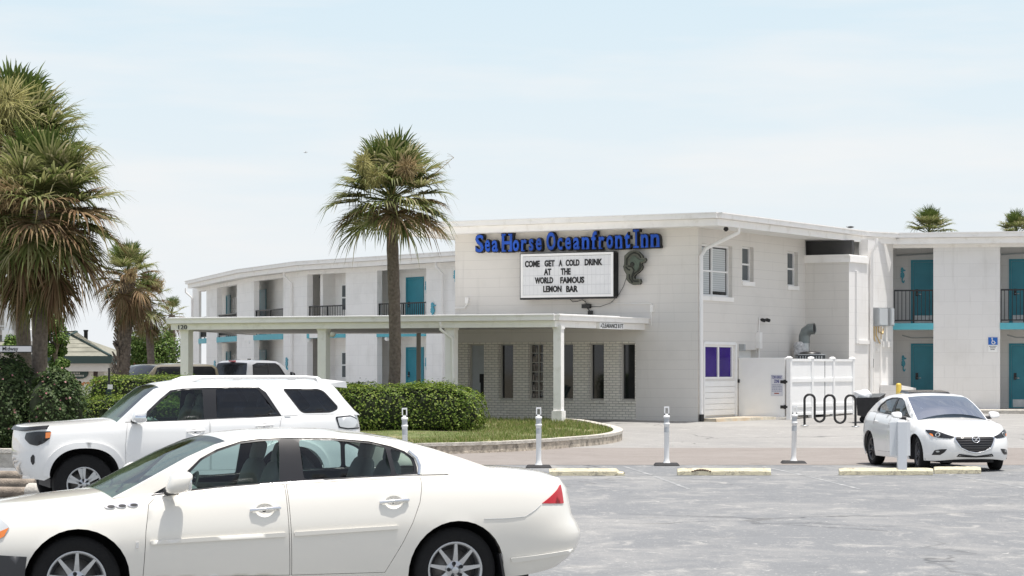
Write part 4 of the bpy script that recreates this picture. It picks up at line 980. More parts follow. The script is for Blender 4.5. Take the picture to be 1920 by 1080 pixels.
wheel_stop(1573, 1748, 891, 'long pale yellow wheel stop behind the white sign post')
wheel_stop(1751, 1838, 888.5, 'short pale yellow wheel stop under the nose of the parked compact car', tilt=.03)
# white sign post seen from behind
q = P(1691, 890.5, 43.3); sp2 = thing('sign_post', 'square white post with a pale panel in front of the parked car', 'post', (q.x, q.y, 0))
mb = MB(); wz = P(1691, 789, 43.3).z; hw = .078
mb.box(q.x-hw, q.x+hw, q.y-hw, q.y+hw, 0, wz-.02); mb.hexa([(q.x-hw, q.y-hw, wz-.02), (q.x+hw, q.y-hw, wz-.02), (q.x+hw, q.y+hw, wz-.02), (q.x-hw, q.y+hw, wz-.02), (q.x-.06, q.y-.06, wz), (q.x+.06, q.y-.06, wz), (q.x+.06, q.y+.06, wz), (q.x-.06, q.y+.06, wz)]); mb.build('post', mat('white grey post paint', (.66, .68, .70), .5, dirt=(.42, .42, .42), dscale=4, dlo=.6), sp2)
mb = MB(); z0 = P(1691, 854, 43.5).z; mb.box(q.x-.205, q.x+.165, q.y+hw+.002, q.y+hw+.02, z0, wz-.03); mb.build('sign_panel', mat('pale aluminium panel', (.68, .70, .72), .45), sp2)
# street name blade at the left edge
Yb = 47; x1 = P(60.5, 654, Yb); zc = x1.z; zb2, zt2 = P(0, 661, Yb).z, P(0, 647.5, Yb).z
ss = thing('street_sign', 'white street name blade reading Midway at the left edge', 'street sign', (x1.x-.85, Yb, 0))
SF = Frame((x1.x-.95, Yb), (1, 0))
mb = MB(); mb.fbox(SF, 0, .95, zb2, zt2, -.01, .01); mb.build('border', M['black'], ss)
mb = MB(); mb.fbox(SF, .015, .935, zb2+.017, zt2-.017, .0105, .016); mb.build('blade', mat('white sign sheeting', (.55, .55, .56), .5), ss)
glyph(SF, 'Midway', .95-(60.5-5)/F*Yb, .95-(60.5-34.5)/F*Yb, zb2+.012, zt2-.025, .0165, .004, 'lettering', M['black'], ss, bold=.01)
mb = MB(); mb.tube([(x1.x-.80, Yb+.05, 0), (x1.x-.80, Yb+.05, zt2+.02)], .03, 8); mb.build('pole', M['steel'], ss)
# accessible parking sign on the right wing pier
a, b = RFm.t(1853), RFm.t(1870.5); z0, zm, z1 = RFm.z(1862, 660), RFm.z(1862, 646.5), RFm.z(1862, 632.5)
ac_ = thing('parking_sign', 'blue and white accessible parking sign on the blank pier', 'sign', RFm.pt((a+b)/2, z0))
M['hblue'] = mat('blue sign sheeting', (.012, .12, .46), .45)
mb = MB(); mb.fbox(RFm, a, b, zm, z1, .01, .025); mb.build('symbol_plate', M['hblue'], ac_)
mb = MB(); mb.fbox(RFm, a, b, z0, zm-.003, .01, .024); lp = mb.build('text_plate', M['white'], ac_)
sx = lambda u, v: RFm.pt(a+(b-a)*u, zm+(z1-zm)*v, .03)
mb = MB(); mb.tube([sx(.56+.18*math.cos(R(k)), .33+.22*math.sin(R(k))) for k in range(130, 361, 23)], .013, 6); mb.tube([sx(.42, .78), sx(.44, .50), sx(.62, .50), sx(.74, .24), sx(.82, .28)], .014, 6); mb.blob(sx(.41, .87), (.022, .012, .022), 1, 8, 6); mb.build('wheelchair_symbol', M['white'], ac_)
mb = MB()
for k, wd in enumerate((.8, .62, .5)): 
    zz = z0+(zm-z0)*(.80-.22*k); x = a+(b-a)*(.5-wd/2)
    while x < a+(b-a)*(.5+wd/2)-.02: l = ru(.012, .03); mb.fbox(RFm, x, x+l, zz-.012, zz+.012, .0245, .027); x += l+.008
mb.build('small_print', M['black'], lp)

# ================================================================== FAR LEFT: KIOSK, HOUSE, FENCE
M['shingle'] = mat('pale roof shingles', (.23, .225, .18), .9, var=.2, scale=6, dirt=(.10, .10, .075), dscale=1.5, dlo=.5)
M['green'] = mat('dark green paint', (.022, .045, .038), .5)
M['stucco'] = mat('pale stucco', (.60, .56, .50), .8, var=.05)
Yk = 96.0; s_ = Yk/F
KP = lambda px, py, Y=Yk: P(px, py, Y)
e0, e1 = KP(60, 677), KP(208, 673); zE = e1.z+.12; pk = KP(110, 622, Yk+3)
ki = thing('kiosk', 'low beach kiosk with a hipped pale shingle roof and green eave', 'kiosk', ((e0.x+e1.x)/2, Yk+3, .4))
x0, x1 = e0.x, e1.x; y0, y1 = Yk, Yk+6.5; ym = (y0+y1)/2; rx0, rx1 = x0+1.2, pk.x+.2; zr = pk.z
mb = MB(); mb.add([(x0, y0, zE), (x1, y0, zE), (x1, y1, zE), (x0, y1, zE), (rx0, ym, zr), (rx1, ym, zr)], [(0, 1, 5, 4), (1, 2, 5), (2, 3, 4, 5), (3, 0, 4)])
# shingle courses as shallow steps
for k in range(1, 6):
    u = k/6; a = Vector((x0, y0, zE)).lerp(Vector((rx0, ym, zr)), u); b = Vector((x1, y0, zE)).lerp(Vector((rx1, ym, zr)), u)
    mb.tube([a+Vector((0, -.02, 0)), b+Vector((0, -.02, 0))], .018, 5)
mb.build('roof', M['shingle'], ki)
mb = MB(); mb.box(x0-.05, x1+.05, y0-.12, y1, zE-.30, zE-.004); mb.build('eave', M['green'], ki)
mb = MB(); mb.tube([(x1, y0-.05, zE), (rx1, ym, zr), (rx0, ym, zr), (x0, y0-.05, zE)], .06, 6); mb.build('ridge_cap', M['green'], ki)
mb = MB(); mb.box(x0+.1, x1-.1, y0+.05, y0+.35, zE-.62, zE-.302); mb.build('beam', M['stucco'], ki)
xw = KP(172, 700).x; mb = MB(); mb.box(x0+.3, xw, y0+.4, y1-.5, .3, zE-.31); mb.build('wall', M['stucco'], ki)
mb = MB(); mb.box(xw, xw+.14, y0+.38, y0+.6, .3, zE-.62); mb.build('post', mat('dark timber', (.05, .03, .025), .7), ki)
mb = MB(); mb.box(x1-.3, x1-.12, y0+.2, y0+.4, .3, zE-.62); mb.build('post', M['stucco'], ki)
q = KP(161, 640, Yk+2.6); mb = MB(); mb.lathe([(.08, 0), (.08, .55), (.1, .56), (.1, .62)], (q.x, q.y, q.z-.15), n=10); mb.build('chimney', M['dark'], ki)
KF = Frame((x0, y0+.39), (1, 0)); cx_, cz_ = KF.tz(142, 698.5); hw, hh = 24*s_, 12.2*s_
ov = [(cx_+hw*math.copysign(abs(math.cos(t))**.7, math.cos(t)), cz_+hh*math.copysign(abs(math.sin(t))**.8, math.sin(t))) for t in [2*math.pi*k/32 for k in range(32)]]
ks = thing('kiosk_sign', 'dark green oval sign with pale lettering on the kiosk wall', 'sign', KF.pt(cx_, cz_))
mb = MB(); mb.plate(KF, ov[::-1], .06, .005); mb.build('plate', M['green'], ks)
M['lett'] = mat('pale sign lettering', (.55, .52, .46), .6)
mb = MB()
for k in range(13):
    u = (k-6)/6; mb.blob(KF.pt(cx_+hw*.72*u, cz_+hh*(.55-.35*u*u+(.25*abs(u)**3)), .065), (.022, .008, .022), .8, 6, 5)
for row, wd, nn in ((-.12, .30, 6), (-.50, .62, 13)):
    for k in range(nn):
        u = (k/(nn-1)-.5)*2*wd; mb.fbox(KF, cx_+hw*u-.015, cx_+hw*u+.015, cz_+hh*row-.034, cz_+hh*row+.034, .06, .068)
mb.build('lettering', M['lett'], ks)
# timber fence by the kiosk
q0, q1 = P(118, 722, 82), P(262, 706, 88)
tf = thing('timber_fence', 'orange brown timber picket fence below the kiosk sign', 'fence', (q0.x, q0.y, .35))
TF = Frame(q0.to_2d(), (q1-q0).to_2d()); LT = (q1-q0).to_2d().length
mb = MB(); n = int(LT/.14)
for k in range(n): z = q0.z+(q1.z-q0.z)*k/n+ru(-.01, .03); mb.fbox(TF, k*.14, k*.14+.132, .2, z, 0, .025)
mb.build('pickets', M['wood'], tf)
mb = MB(); mb.fbox(TF, 0, LT, .5, .6, -.05, -.002); mb.fbox(TF, 0, LT, 1.0, 1.1, -.05, -.002); mb.build('rail', M['wood'], tf)
# brown fence behind the round tree and jeeps
q0, q1 = P(228, 655, 101), P(350, 660, 103); tf2 = thing('timber_fence', 'dark brown board fence behind the round tree and the black jeep', 'fence', (q0.x, q0.y, .35))
TF2 = Frame(q0.to_2d(), (q1-q0).to_2d()); LT = (q1-q0).to_2d().length; mb = MB()
for k in range(int(LT/.16)): mb.fbox(TF2, k*.16, k*.16+.15, .2, 2.15+ru(0, .05), 0, .03)
mb.build('boards', mat('dark brown boards', (.12, .05, .03), .8, var=.3, scale=4), tf2)
mb = MB(); mb.fbox(TF2, 0, LT, .6, .7, -.05, -.002); mb.build('rail', M['wood'], tf2)
# pale porch house behind the big palms
Yh = 108; hp = lambda px, py: P(px, py, Yh)
bh = thing('beach_house', 'pale beach house porch with white columns behind the left palms', 'house', (hp(30, 690).x, Yh+3, .5))
xa, xb = hp(-60, 0).x, (92-960)/F*(Yh+9)
mb = MB(); mb.box(xa, xb, Yh+2.2, Yh+8, .4, hp(0, 545).z); mb.build('wall', M['stucco'], bh)
mb = MB(); zf = hp(0, 627).z; mb.hexa([(xa, Yh-1.5, hp(0, 655).z), (xb+.4, Yh-1.5, hp(0, 655).z), (xb+.4, Yh+2, zf-.06), (xa, Yh+2, zf-.06), (xa, Yh-1.5, hp(0, 655).z+.1), (xb+.4, Yh-1.5, hp(0, 655).z+.1), (xb+.4, Yh+2, zf), (xa, Yh+2, zf)]); mb.build('porch_roof', M['shingle'], bh)
for px in (12, 50):
    x = hp(px, 0).x; mb = MB(); mb.box(x-.14, x+.14, Yh+.2, Yh+.48, zf-.3, hp(0, 548).z); mb.box(x-.22, x+.22, Yh+.12, Yh+.56, zf-.3, zf+.2); mb.build('column', M['white'], bh)
mb = MB(); mb.box(xa, xb, Yh+.3, Yh+.36, hp(0, 612).z, hp(0, 610).z); mb.box(xa, xb, Yh+.3, Yh+.36, hp(0, 617).z, hp(0, 616).z); mb.build('porch_rail', M['white'], bh)
mb = MB(); mb.box(xa-.5, xb+.6, Yh-.3, Yh+8.5, hp(0, 548).z, hp(0, 538).z); mb.build('roof', M['shingle'], bh)
mb = MB()
for px in (24, 36): x = hp(px, 0).x; mb.box(x-.3, x+.3, Yh+2.15, Yh+2.2, zf+.2, hp(0, 560).z)
mb.build('window', M['greypane'], bh)
# pet waste station and chairs
q = P(204.5, 752, 54); zt = P(0, 690, 54).z
pw = thing('waste_station', 'slim black pole with a green box and white notice among the left hedges', 'waste station', (q.x, q.y, 0))
mb = MB(); mb.tube([(q.x, q.y, 0), (q.x, q.y, zt)], .025, 8); mb.build('pole', M['black'], pw)
mb = MB(); mb.box(q.x-.06, q.x+.06, q.y-.09, q.y-.027, P(0, 750, 54).z, P(0, 730, 54).z); mb.build('box', M['green'], pw)
mb = MB(); mb.box(q.x-.025, q.x+.085, q.y-.05, q.y-.03, P(0, 730, 54).z+.004, P(0, 721, 54).z); mb.build('notice', M['white'], pw)
def adirondack(c, rz, m, label):
    t = thing('garden_chair', label, 'chair', c, 'slatted garden chairs by the hedges', rz=rz, local=True)
    mb = MB()
    for k in range(5):
        u = (k-2)/2; x0_, x1_ = u*.19, u*.30; top_ = .98-.07*abs(u)
        mb.hexa([(x0_-.045, .20, .32), (x0_+.045, .20, .32), (x0_+.045, .225, .32), (x0_-.045, .225, .32), (x1_-.06, .48, top_), (x1_+.06, .48, top_), (x1_+.06, .505, top_), (x1_-.06, .505, top_)])
    mb.build('backrest', m, t, base=(0, 0, 0))
    mb = MB()
    for k in range(5): mb.box(-.26, .26, -.32+.11*k, -.22+.11*k, .38-.03*k, .405-.03*k)
    mb.build('seat', m, t, base=(0, 0, 0))
    for s in (-1, 1):
        mb = MB(); mb.box(s*.33-.06, s*.33+.06, -.38, .36, .58, .605); mb.build('armrest', m, t, base=(0, 0, 0))
        mb = MB(); mb.box(s*.31-.02, s*.31+.02, -.34, -.25, 0, .58); mb.build('leg', m, t, base=(0, 0, 0))
        mb = MB(); mb.hexa([(s*.28-.015, -.3, .28), (s*.28+.015, -.3, .28), (s*.28+.015, .62, 0), (s*.28-.015, .62, 0), (s*.28-.015, -.3, .38), (s*.28+.015, -.3, .38), (s*.28+.015, .62, .08), (s*.28-.015, .62, .08)]); mb.build('leg', m, t, base=(0, 0, 0))
    return t
q = P(167, 738, 63); adirondack((q.x, q.y, P(0, 717, 63).z-.98), R(200), M['white'], 'white slatted garden chair seen from behind left of the black pole')
q = P(698, 727, 67); adirondack((q.x, q.y, P(0, 724.5, 67).z-.98), R(170), M['tealedge'], 'pale turquoise garden chair top showing over the big hedge')
# stacked old concrete stops at the left edge of the lot
for k, (yy, x_end, lab) in enumerate(((918, 66, 'uppermost of the old timbers lying at the left lot edge'), (935, 58, 'second old timber at the left lot edge, nearest the sedan hood'), (902, 40, 'far old timber at the left lot edge, in front of the kerb'))):
    Y = CH*F/(yy-HZ); x = (x_end-960)/F*Y
    mb = MB(); mb.tube([(x-2.6, Y+.1, .09), (x-1.3, Y+.06, .10), (x, Y, .09)], .085, 10); o = mb.build('old_timber', mat('greyed timber', (.25, .21, .17), .95, var=.35, scale=5, bump=.8), base=Vector((x-1.3, Y, 0))); tag(o, lab, 'timber', 'old timbers at the left lot edge')
Y = CH*F/(938-HZ); q = Vector(((86-960)/F*Y, Y, .1)); mb = MB(); mb.tube([(q.x-.25, q.y+.12, .12), (q.x+.02, q.y-.05, .12)], .13, 14); o = mb.build('concrete_pipe', M['concrete'], base=q); tag(o, 'short broken concrete pipe by the SUV front tyre', 'pipe')
mb = MB(); Y = 46.5
mb.box(-12.5, -8.3, Y, Y+.35, -.05, .28); mb.box(-12.55, -8.25, Y-.04, Y+.39, .285, .36); o = mb.build('planter_kerb', M['concrete'], base=Vector((-10.4, Y, 0))); tag(o, 'low concrete planter wall under the dark oleander at the left edge', 'planter wall')
mb = MB(); mb.prism([(-13, 46.9), (-7.4, 46.9), (-6.5, 51), (-13, 56)], -.05, .28); mb.build('planting_bed', M['lawn'])['kind'] = 'structure'
# birds
def bird(c, sp, label, rz, fold=False):
    t = thing('bird', label, 'bird', c, rz=rz, local=True)
    mb = MB(); mb.blob((0, 0, 0), (.16*sp, .055*sp, .05*sp), 1, 10, 8, fn=lambda v: Vector((v.x, v.y*(1-.5*v.x/(.16*sp)*.5), v.z))); mb.blob((.15*sp, 0, .03*sp), (.05*sp, .035*sp, .035*sp), 1, 8, 6)
    mb.add([(-.12*sp, -.03*sp, 0), (-.12*sp, .03*sp, 0), (-.25*sp, .05*sp, 0), (-.25*sp, -.05*sp, 0)], [(0, 1, 2, 3), (3, 2, 1, 0)]); mb.build('body', M['grey'], t, base=(0, 0, 0))
    for s in (-1, 1):
        mb = MB()
        if fold: mb.blob((-.03*sp, s*.05*sp, .01*sp), (.14*sp, .02*sp, .04*sp), 1, 8, 6)
        else: mb.add([(.05*sp, 0, .02*sp), (-.06*sp, 0, .02*sp), (-.03*sp, s*.22*sp, .12*sp), (.05*sp, s*.2*sp, .12*sp), (-.05*sp, s*.45*sp, .06*sp)], [(0, 1, 2, 3), (3, 2, 4), (3, 2, 1, 0), (4, 2, 3)])
        mb.build('wing', M['dark'] if fold else M['grey'], t, base=(0, 0, 0))
    if fold:
        for s in (-1, 1): mb = MB(); mb.tube([(0, s*.02*sp, -.03*sp), (0, s*.02*sp, -.13*sp)], .006, 5); mb.build('leg', M['yellow'], t, base=(0, 0, 0))
bird(P(573, 286, 95), .42, 'small grey bird flying in the pale sky left of the palm', R(20))
q = P(1594, 429.5, 75.4); bird((q.x, q.y, ROOF+.10), .7, 'small dark bird standing on the lobby roof edge', R(160), True)
# ================================================================== VEGETATION
random.seed(101)
G_PALM = leaf_mat('palm leaf', [(.08, .105, .03), (.12, .15, .045), (.19, .215, .075), (.30, .29, .14), (.10, .125, .036), (.46, .41, .25), (.155, .19, .062), (.24, .235, .10), (.13, .16, .05)], .42, .38)
G_PALM2 = leaf_mat('fresh palm leaf', [(.065, .105, .024), (.10, .145, .034), (.15, .19, .055), (.085, .12, .03)], .3, .38)
G_DEAD = leaf_mat('dry palm leaf', [(.17, .10, .05), (.24, .16, .09), (.10, .055, .03), (.32, .24, .14), (.14, .10, .045), (.12, .11, .04)], .2, .7)
G_FLOW = leaf_mat('palm flower stalks', [(.40, .38, .14), (.50, .47, .20), (.34, .30, .14)], .25, .7)
G_FLOWB = leaf_mat('dry flower stalks', [(.34, .25, .12), (.42, .33, .18), (.26, .17, .09)], .2, .7)
G_HEDGE = leaf_mat('hedge leaf', [(.045, .085, .012), (.09, .145, .020), (.16, .225, .036), (.27, .32, .075), (.06, .105, .016), (.12, .18, .028)], .25, .35)
G_BUSH = leaf_mat('dark shrub leaf', [(.03, .055, .02), (.05, .08, .028), (.085, .115, .045), (.035, .065, .02)], .2, .45)
G_TREE = leaf_mat('round tree leaf', [(.035, .075, .017), (.07, .13, .026), (.13, .205, .05), (.21, .28, .085), (.05, .10, .02)], .25, .35)
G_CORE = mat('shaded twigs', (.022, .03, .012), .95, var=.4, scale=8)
PINK = leaf_mat('pink blossom', [(.40, .16, .18), (.42, .24, .24)], .3, .6)

def frond(mb, o, az, el, pet, bl, nl, fan, wdt, droop, stiff=0.):
    """costapalmate fan leaf: stalk then folded leaflets with drooping tips"""
    f = Vector((math.cos(az)*math.cos(el), math.sin(az)*math.cos(el), math.sin(el))); s = Vector((-math.sin(az), math.cos(az), 0)); n = s.cross(f)*-1
    n = f.cross(s); p0 = Vector(o); g_ = Vector((0, 0, -1))
    q1 = p0+f*pet*.5+g_*droop*.04*pet; hub = p0+f*pet+g_*droop*.16*pet
    f2 = (f+g_*droop*.28).normalized(); n = f2.cross(s)
    mb.tube([p0, q1, hub], [.018, .014, .010], 4, cap=False, smooth=False)
    for k in range(nl):
        a = (k/(nl-1)-.5)*fan+ru(-.03, .03)
        base = hub+f2*(.22*bl*math.cos(a*.5)**2)
        d = (f2*math.cos(a)+s*math.sin(a)+n*(.30*abs(math.sin(a)))).normalized()
        L = bl*(.62+.38*math.cos(a*.62))*ru(.86, 1.06); w_ = wdt*ru(.7, 1.15); kn = d.copy() if False else None
        sd = (d.cross(n)).normalized()
        dr = droop*ru(.45, 1.45)+(ru(.3, .9) if rnd() < .14 else 0)
        p = [base, base+d*L*.38+g_*dr*.02*L, base+d*L*.70+g_*dr*.16*L, base+d*L*.93+g_*dr*.46*L]
        tw = n*w_*.3*ru(-1, 1)
        mb.add([p[0]-sd*w_*.3, p[0]+sd*w_*.3, p[1]-sd*w_*.5+tw, p[1]+sd*w_*.5-tw, p[2]-sd*w_*.36, p[2]+sd*w_*.36, p[3]], [(0, 1, 3, 2), (2, 3, 5, 4), (4, 5, 6)])
def palm(name, label, base, top, rad, trunk_r, nf, boots=False, dead=.28, group=None, flowers=3, leaf=None, seed=1, fpos=None, wide=1, dk=1, squash=1.0, skirt=0, stalk=False, lmin=-62):
    random.seed(seed)
    base = Vector(base); top = Vector(top)
    t = thing(name, label, 'palm tree', base, group)
    mb = MB(); N = 26; path = []; rr = []
    for i in range(N+1):
        u = i/N; p = base.lerp(top, u)+Vector((math.sin(u*3.0)*.10*(1-u)*2.0, 0, 0))*min(1, u*4)*.6
        path.append(p); rr.append(trunk_r*(1.32-.34*min(1, u*5)+(.10 if u > .9 else 0))*(1+.035*math.sin(i*2.6)))
    mb.tube(path, rr, 14)
    if boots:
        for i in range(170):
            u = ru(.08, .99); a = i*2.399; p = base.lerp(top, u); r = trunk_r*1.0
            d = Vector((math.cos(a), math.sin(a), 0)); s = Vector((-math.sin(a), math.cos(a), 0)); q = p+d*r*.9; sg = (i % 2)*2-1
            e = q+d*.10+Vector((0, 0, .24))+s*.10*sg
            mb.hexa([q-s*.05, q+s*.05, q+s*.05-d*.04, q-s*.05-d*.04, e-s*.035, e+s*.035, e+s*.03-d*.025, e-s*.03-d*.025])
    mb.build('trunk', M['bark'], t)
    green, brown, fr2 = MB(), MB(), MB()
    for i in range(nf):
        u = (i+.5)/nf; az = i*2.39996+ru(-.25, .25)
        el = R(86-(86-lmin)*u**1.05)+ru(-.12, .12)
        L = rad*ru(.88, 1.07)*(1 if u > .14 else .85+u)
        pet, bl = L*.50, L*.58
        o_ = top+Vector((0, 0, .12-.3*u))
        dr = (.28+.45*u+ru(-.1, .2))*dk
        tgt = fr2 if u < .22 else (brown if rnd() < max(0, u-.35)*1.7*dead else green)
        if tgt is brown: dr += .25
        frond(tgt, o_, az, el, pet, bl, 36 if rad > 1 else 26, R(ru(205, 250)), rad*.030*wide, dr)
    for i in range(skirt):
        az = ru(0, 6.28); frond(brown if rnd() < .75 else green, top+Vector((0, 0, -.3-ru(0, .25))), az, R(ru(-78, -52)), rad*ru(.3, .5), rad*.48, 22, R(150), rad*.028, .9)
    c_ = green.build('crown', leaf or G_PALM, t)
    if fr2.v: fr2.build('young_fronds', G_PALM2, t)
    if brown.v: brown.build('dead_fronds', G_DEAD, t)
    if flowers:
        for dx, dz, sc_, fm in (fpos or []):
            fl = MB(); c_ = top+Vector((dx, -rad*.80, dz)); fl.tube([top, top.lerp(c_, .6)+Vector((0, 0, .15)), c_], [.02, .016, .01], 5)
            for k in range(420):
                d = Vector((random.gauss(0, .5), random.gauss(0, .35), random.gauss(0, .5)))*sc_; e = c_+d; m_ = c_+d*.45+Vector((0, 0, .08*sc_))
                fl.tube([m_, e, e+Vector((ru(-.06, .06), ru(-.05, .05), -.10))*sc_*2], .006, 3, cap=False, smooth=False)
            fl.build('flower_cluster', fm, t)
        for i in range(0 if fpos else flowers):
            fl = MB(); az, el = ru(-2.9, -.3), R(ru(5, 45)); d = Vector((math.cos(az)*math.cos(el), math.sin(az)*math.cos(el), math.sin(el))); o_ = top+d*.3
            L = rad*ru(.72, .95)
            fl.tube([top, o_.lerp(o_+d*L, .5), o_+d*L*.9], [.02, .016, .01], 5)
            for k in range(150):
                e = o_+d*L*ru(.45, .95)+Vector((ru(-.28, .28), ru(-.28, .28), ru(-.36, .2)))*rad*.55; m_ = o_.lerp(e, .6)+Vector((ru(-.1, .1), ru(-.1, .1), .06))
                fl.tube([m_, e, e+Vector((ru(-.07, .07), ru(-.07, .07), -.12))], .008, 3, cap=False, smooth=False)
            fl.build('flower_cluster', G_FLOW if (seed+i) % 2 else G_FLOWB, t)
    if stalk:
        fl = MB(); a = top+Vector((.35, -.2, .1)); b = top+Vector((rad*.98, -.3, rad*.62)); fl.tube([a, a.lerp(b, .5)+Vector((.03, 0, -.06)), b], [.018, .012, .005], 5)
        for k in range(26): u = ru(.35, 1); p = a.lerp(b, u); d = Vector((ru(-.2, .25), ru(-.2, .2), ru(-.22, .1))); fl.tube([p, p+d*.6+Vector((0, 0, .02)), p+d], .004, 3, cap=False, smooth=False)
        fl.build('bare_flower_stalk', G_FLOWB, t)
    return t
def gp(px, Y): x = (px-960)/F*Y; return Vector((x, Y, g(x, Y)))
# palm in the middle, in front of the canopy
Y = 62.8; b = gp(737, Y); tp = P(734, 371, Y)
palm('palm_tree', 'tall sabal palm rising through the canopy edge left of the blue letters', b+Vector((0, 0, .2)), tp, 1.68, .160, 66, flowers=4, seed=5, dead=.40, skirt=0, stalk=True, lmin=-24, fpos=[(-.66, .80, .26, G_FLOW), (-.40, .42, .26, G_FLOW), (.46, .66, .30, G_FLOWB)], wide=1.1, dk=.95)
# two big palms at the left edge
Y = 51.0; palm('palm_tree', 'nearest left palm with a heavy skirt of brown dead fronds', gp(62, Y), P(78, 395, Y), 1.82, .165, 84, flowers=2, seed=8, dead=.7, skirt=16, lmin=-44, wide=1.0)
Y = 53.5; palm('palm_tree', 'taller left palm with yellow flower clusters, cut by the photo edge', gp(50, Y), P(20, 290, Y), 2.05, .16, 100, flowers=6, seed=9, dead=.5, skirt=8, lmin=-50, fpos=[(.28, .95, .62, G_FLOW), (-.1, .55, .5, G_FLOW), (.05, -.05, .4, G_FLOWB), (.85, -.45, .6, G_FLOWB)])
Y = 74; palm('palm_tree', 'palm with criss-cross leaf boots on its trunk, left of the round tree', gp(219, Y), P(240, 520, Y), 1.15, .20, 46, boots=True, flowers=1, seed=14, dead=.9, skirt=9, lmin=-66)
Y = 84; palm('palm_tree', 'shaggy smaller palm behind the boot-trunked palm', gp(283, Y), P(276, 560, Y), 1.0, .13, 30, flowers=2, seed=16, dead=.8, skirt=10)
Y = 96; palm('palm_tree', 'small far palm beside the left end of the motel wing', gp(322, Y), P(322, 590, Y), .75, .12, 22, flowers=0, seed=18, dead=.5, skirt=5)
Y = 108; palm('palm_tree', 'palm crown showing above the right wing roof, the fuller of two', gp(1742, Y), P(1742, 437, Y), 1.22, .16, 44, flowers=0, seed=20, dead=.1, lmin=-40)
Y = 108; palm('palm_tree', 'palm crown at the right photo edge above the roof line', gp(1905, Y), P(1905, 440, Y), 1.1, .16, 40, flowers=0, seed=22, dead=.1, lmin=-40)

def leafy(mb, pts, size, flat=.6, up=.35):
    """one leaf blade per (position, outward normal)"""
    for p, n in pts:
        d = Vector((ru(-1, 1), ru(-1, 1), ru(-1, 1)))*(1-flat)+n*flat+Vector((0, 0, up)); d.normalize()
        t = d.cross(Vector((ru(-1, 1), ru(-1, 1), ru(-1, 1)))).normalized(); b = d.cross(t); L = size*ru(.7, 1.3); W_ = L*ru(.28, .42)
        mb.add([p-t*L*.5, p-b*W_+d*.1*W_, p+t*L*.5, p+b*W_+d*.1*W_], [(0, 1, 2, 3)])
def fbm(x, y, z): return .5*math.sin(x*1.9+1.3*math.sin(y*1.1))*math.cos(y*1.7+z*1.3)+.3*math.sin(x*4.3+z*3.1)*math.cos(y*3.9+z)+.2*math.sin(x*8.1+y*7.3)*math.sin(z*7.7)
def hedge(label, c, half, n, size, m=G_HEDGE, rz=0, name='hedge', cat='hedge', rough=.09, boxy=.42, group=None, flowers=0):
    """clipped hedge: leaves over a lumpy rounded-box shell, darker twigs inside"""
    c = Vector(c); hx, hy, hz_ = half; t = thing(name, label, cat, c, group)
    rot = Matrix.Rotation(rz, 3, 'Z'); lf = MB(); pts = []
    def sg(a, p): return math.copysign(abs(a)**p, a)
    for i in range(n):
        v = Vector((random.gauss(0, 1), random.gauss(0, 1), random.gauss(0, 1))).normalized()
        # superquadric direction, resampled by area via box faces
        f_ = random.choices((0, 1, 2), (hy*hz_, hx*hz_, hx*hy))[0]; u = [ru(-1, 1), ru(-1, 1), ru(-1, 1)]; u[f_] = random.choice((-1, 1)) if f_ < 2 else (1 if rnd() < .93 else -1)
        p_ = 2/boxy; l = (abs(u[0])**p_+abs(u[1])**p_+abs(u[2])**p_)**(1/p_); d = Vector(u)/l
        nrm = Vector((sg(d.x, p_-1)/hx, sg(d.y, p_-1)/hy, sg(d.z, p_-1)/hz_)).normalized()
        p = Vector((d.x*hx, d.y*hy, d.z*hz_)); k = fbm(p.x*1.6+c.x, p.y*1.6, p.z*1.6)
        p = p+nrm*(rough*k-abs(random.gauss(0, .055))+(ru(0, .12) if rnd() < .05 else 0))
        pts.append((rot @ p+c, rot @ nrm))
    leafy(lf, pts, size); lf.build('foliage', m, t)
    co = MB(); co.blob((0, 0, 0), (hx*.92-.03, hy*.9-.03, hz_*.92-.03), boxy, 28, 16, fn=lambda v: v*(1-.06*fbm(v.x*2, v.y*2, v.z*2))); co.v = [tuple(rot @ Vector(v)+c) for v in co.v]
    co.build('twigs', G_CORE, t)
    if flowers:
        fl = MB(); leafy(fl, [(p+nn*.03, nn) for p, nn in random.sample(pts, flowers)], .06, .8, .1); fl.build('blossom', PINK, t)
    return t
random.seed(33)
# big clipped hedge on the island
b = P(774, 815, 59.6); zt = P(760, 722, 61).z
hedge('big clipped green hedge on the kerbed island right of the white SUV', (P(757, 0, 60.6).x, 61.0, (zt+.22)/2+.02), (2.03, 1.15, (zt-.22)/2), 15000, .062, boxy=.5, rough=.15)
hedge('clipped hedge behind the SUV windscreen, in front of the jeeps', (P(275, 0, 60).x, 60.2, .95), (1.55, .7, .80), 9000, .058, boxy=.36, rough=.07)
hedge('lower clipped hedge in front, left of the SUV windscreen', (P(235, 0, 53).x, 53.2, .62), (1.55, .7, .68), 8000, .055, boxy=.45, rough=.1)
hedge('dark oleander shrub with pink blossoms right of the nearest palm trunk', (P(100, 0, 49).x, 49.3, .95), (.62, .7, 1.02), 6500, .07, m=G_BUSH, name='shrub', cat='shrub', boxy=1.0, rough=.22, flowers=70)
hedge('dark oleander shrub at the left edge below the street name blade', (P(0, 0, 50).x, 50.2, 1.0), (.85, .9, 1.25), 8500, .07, m=G_BUSH, name='shrub', cat='shrub', boxy=.9, rough=.2, flowers=60)
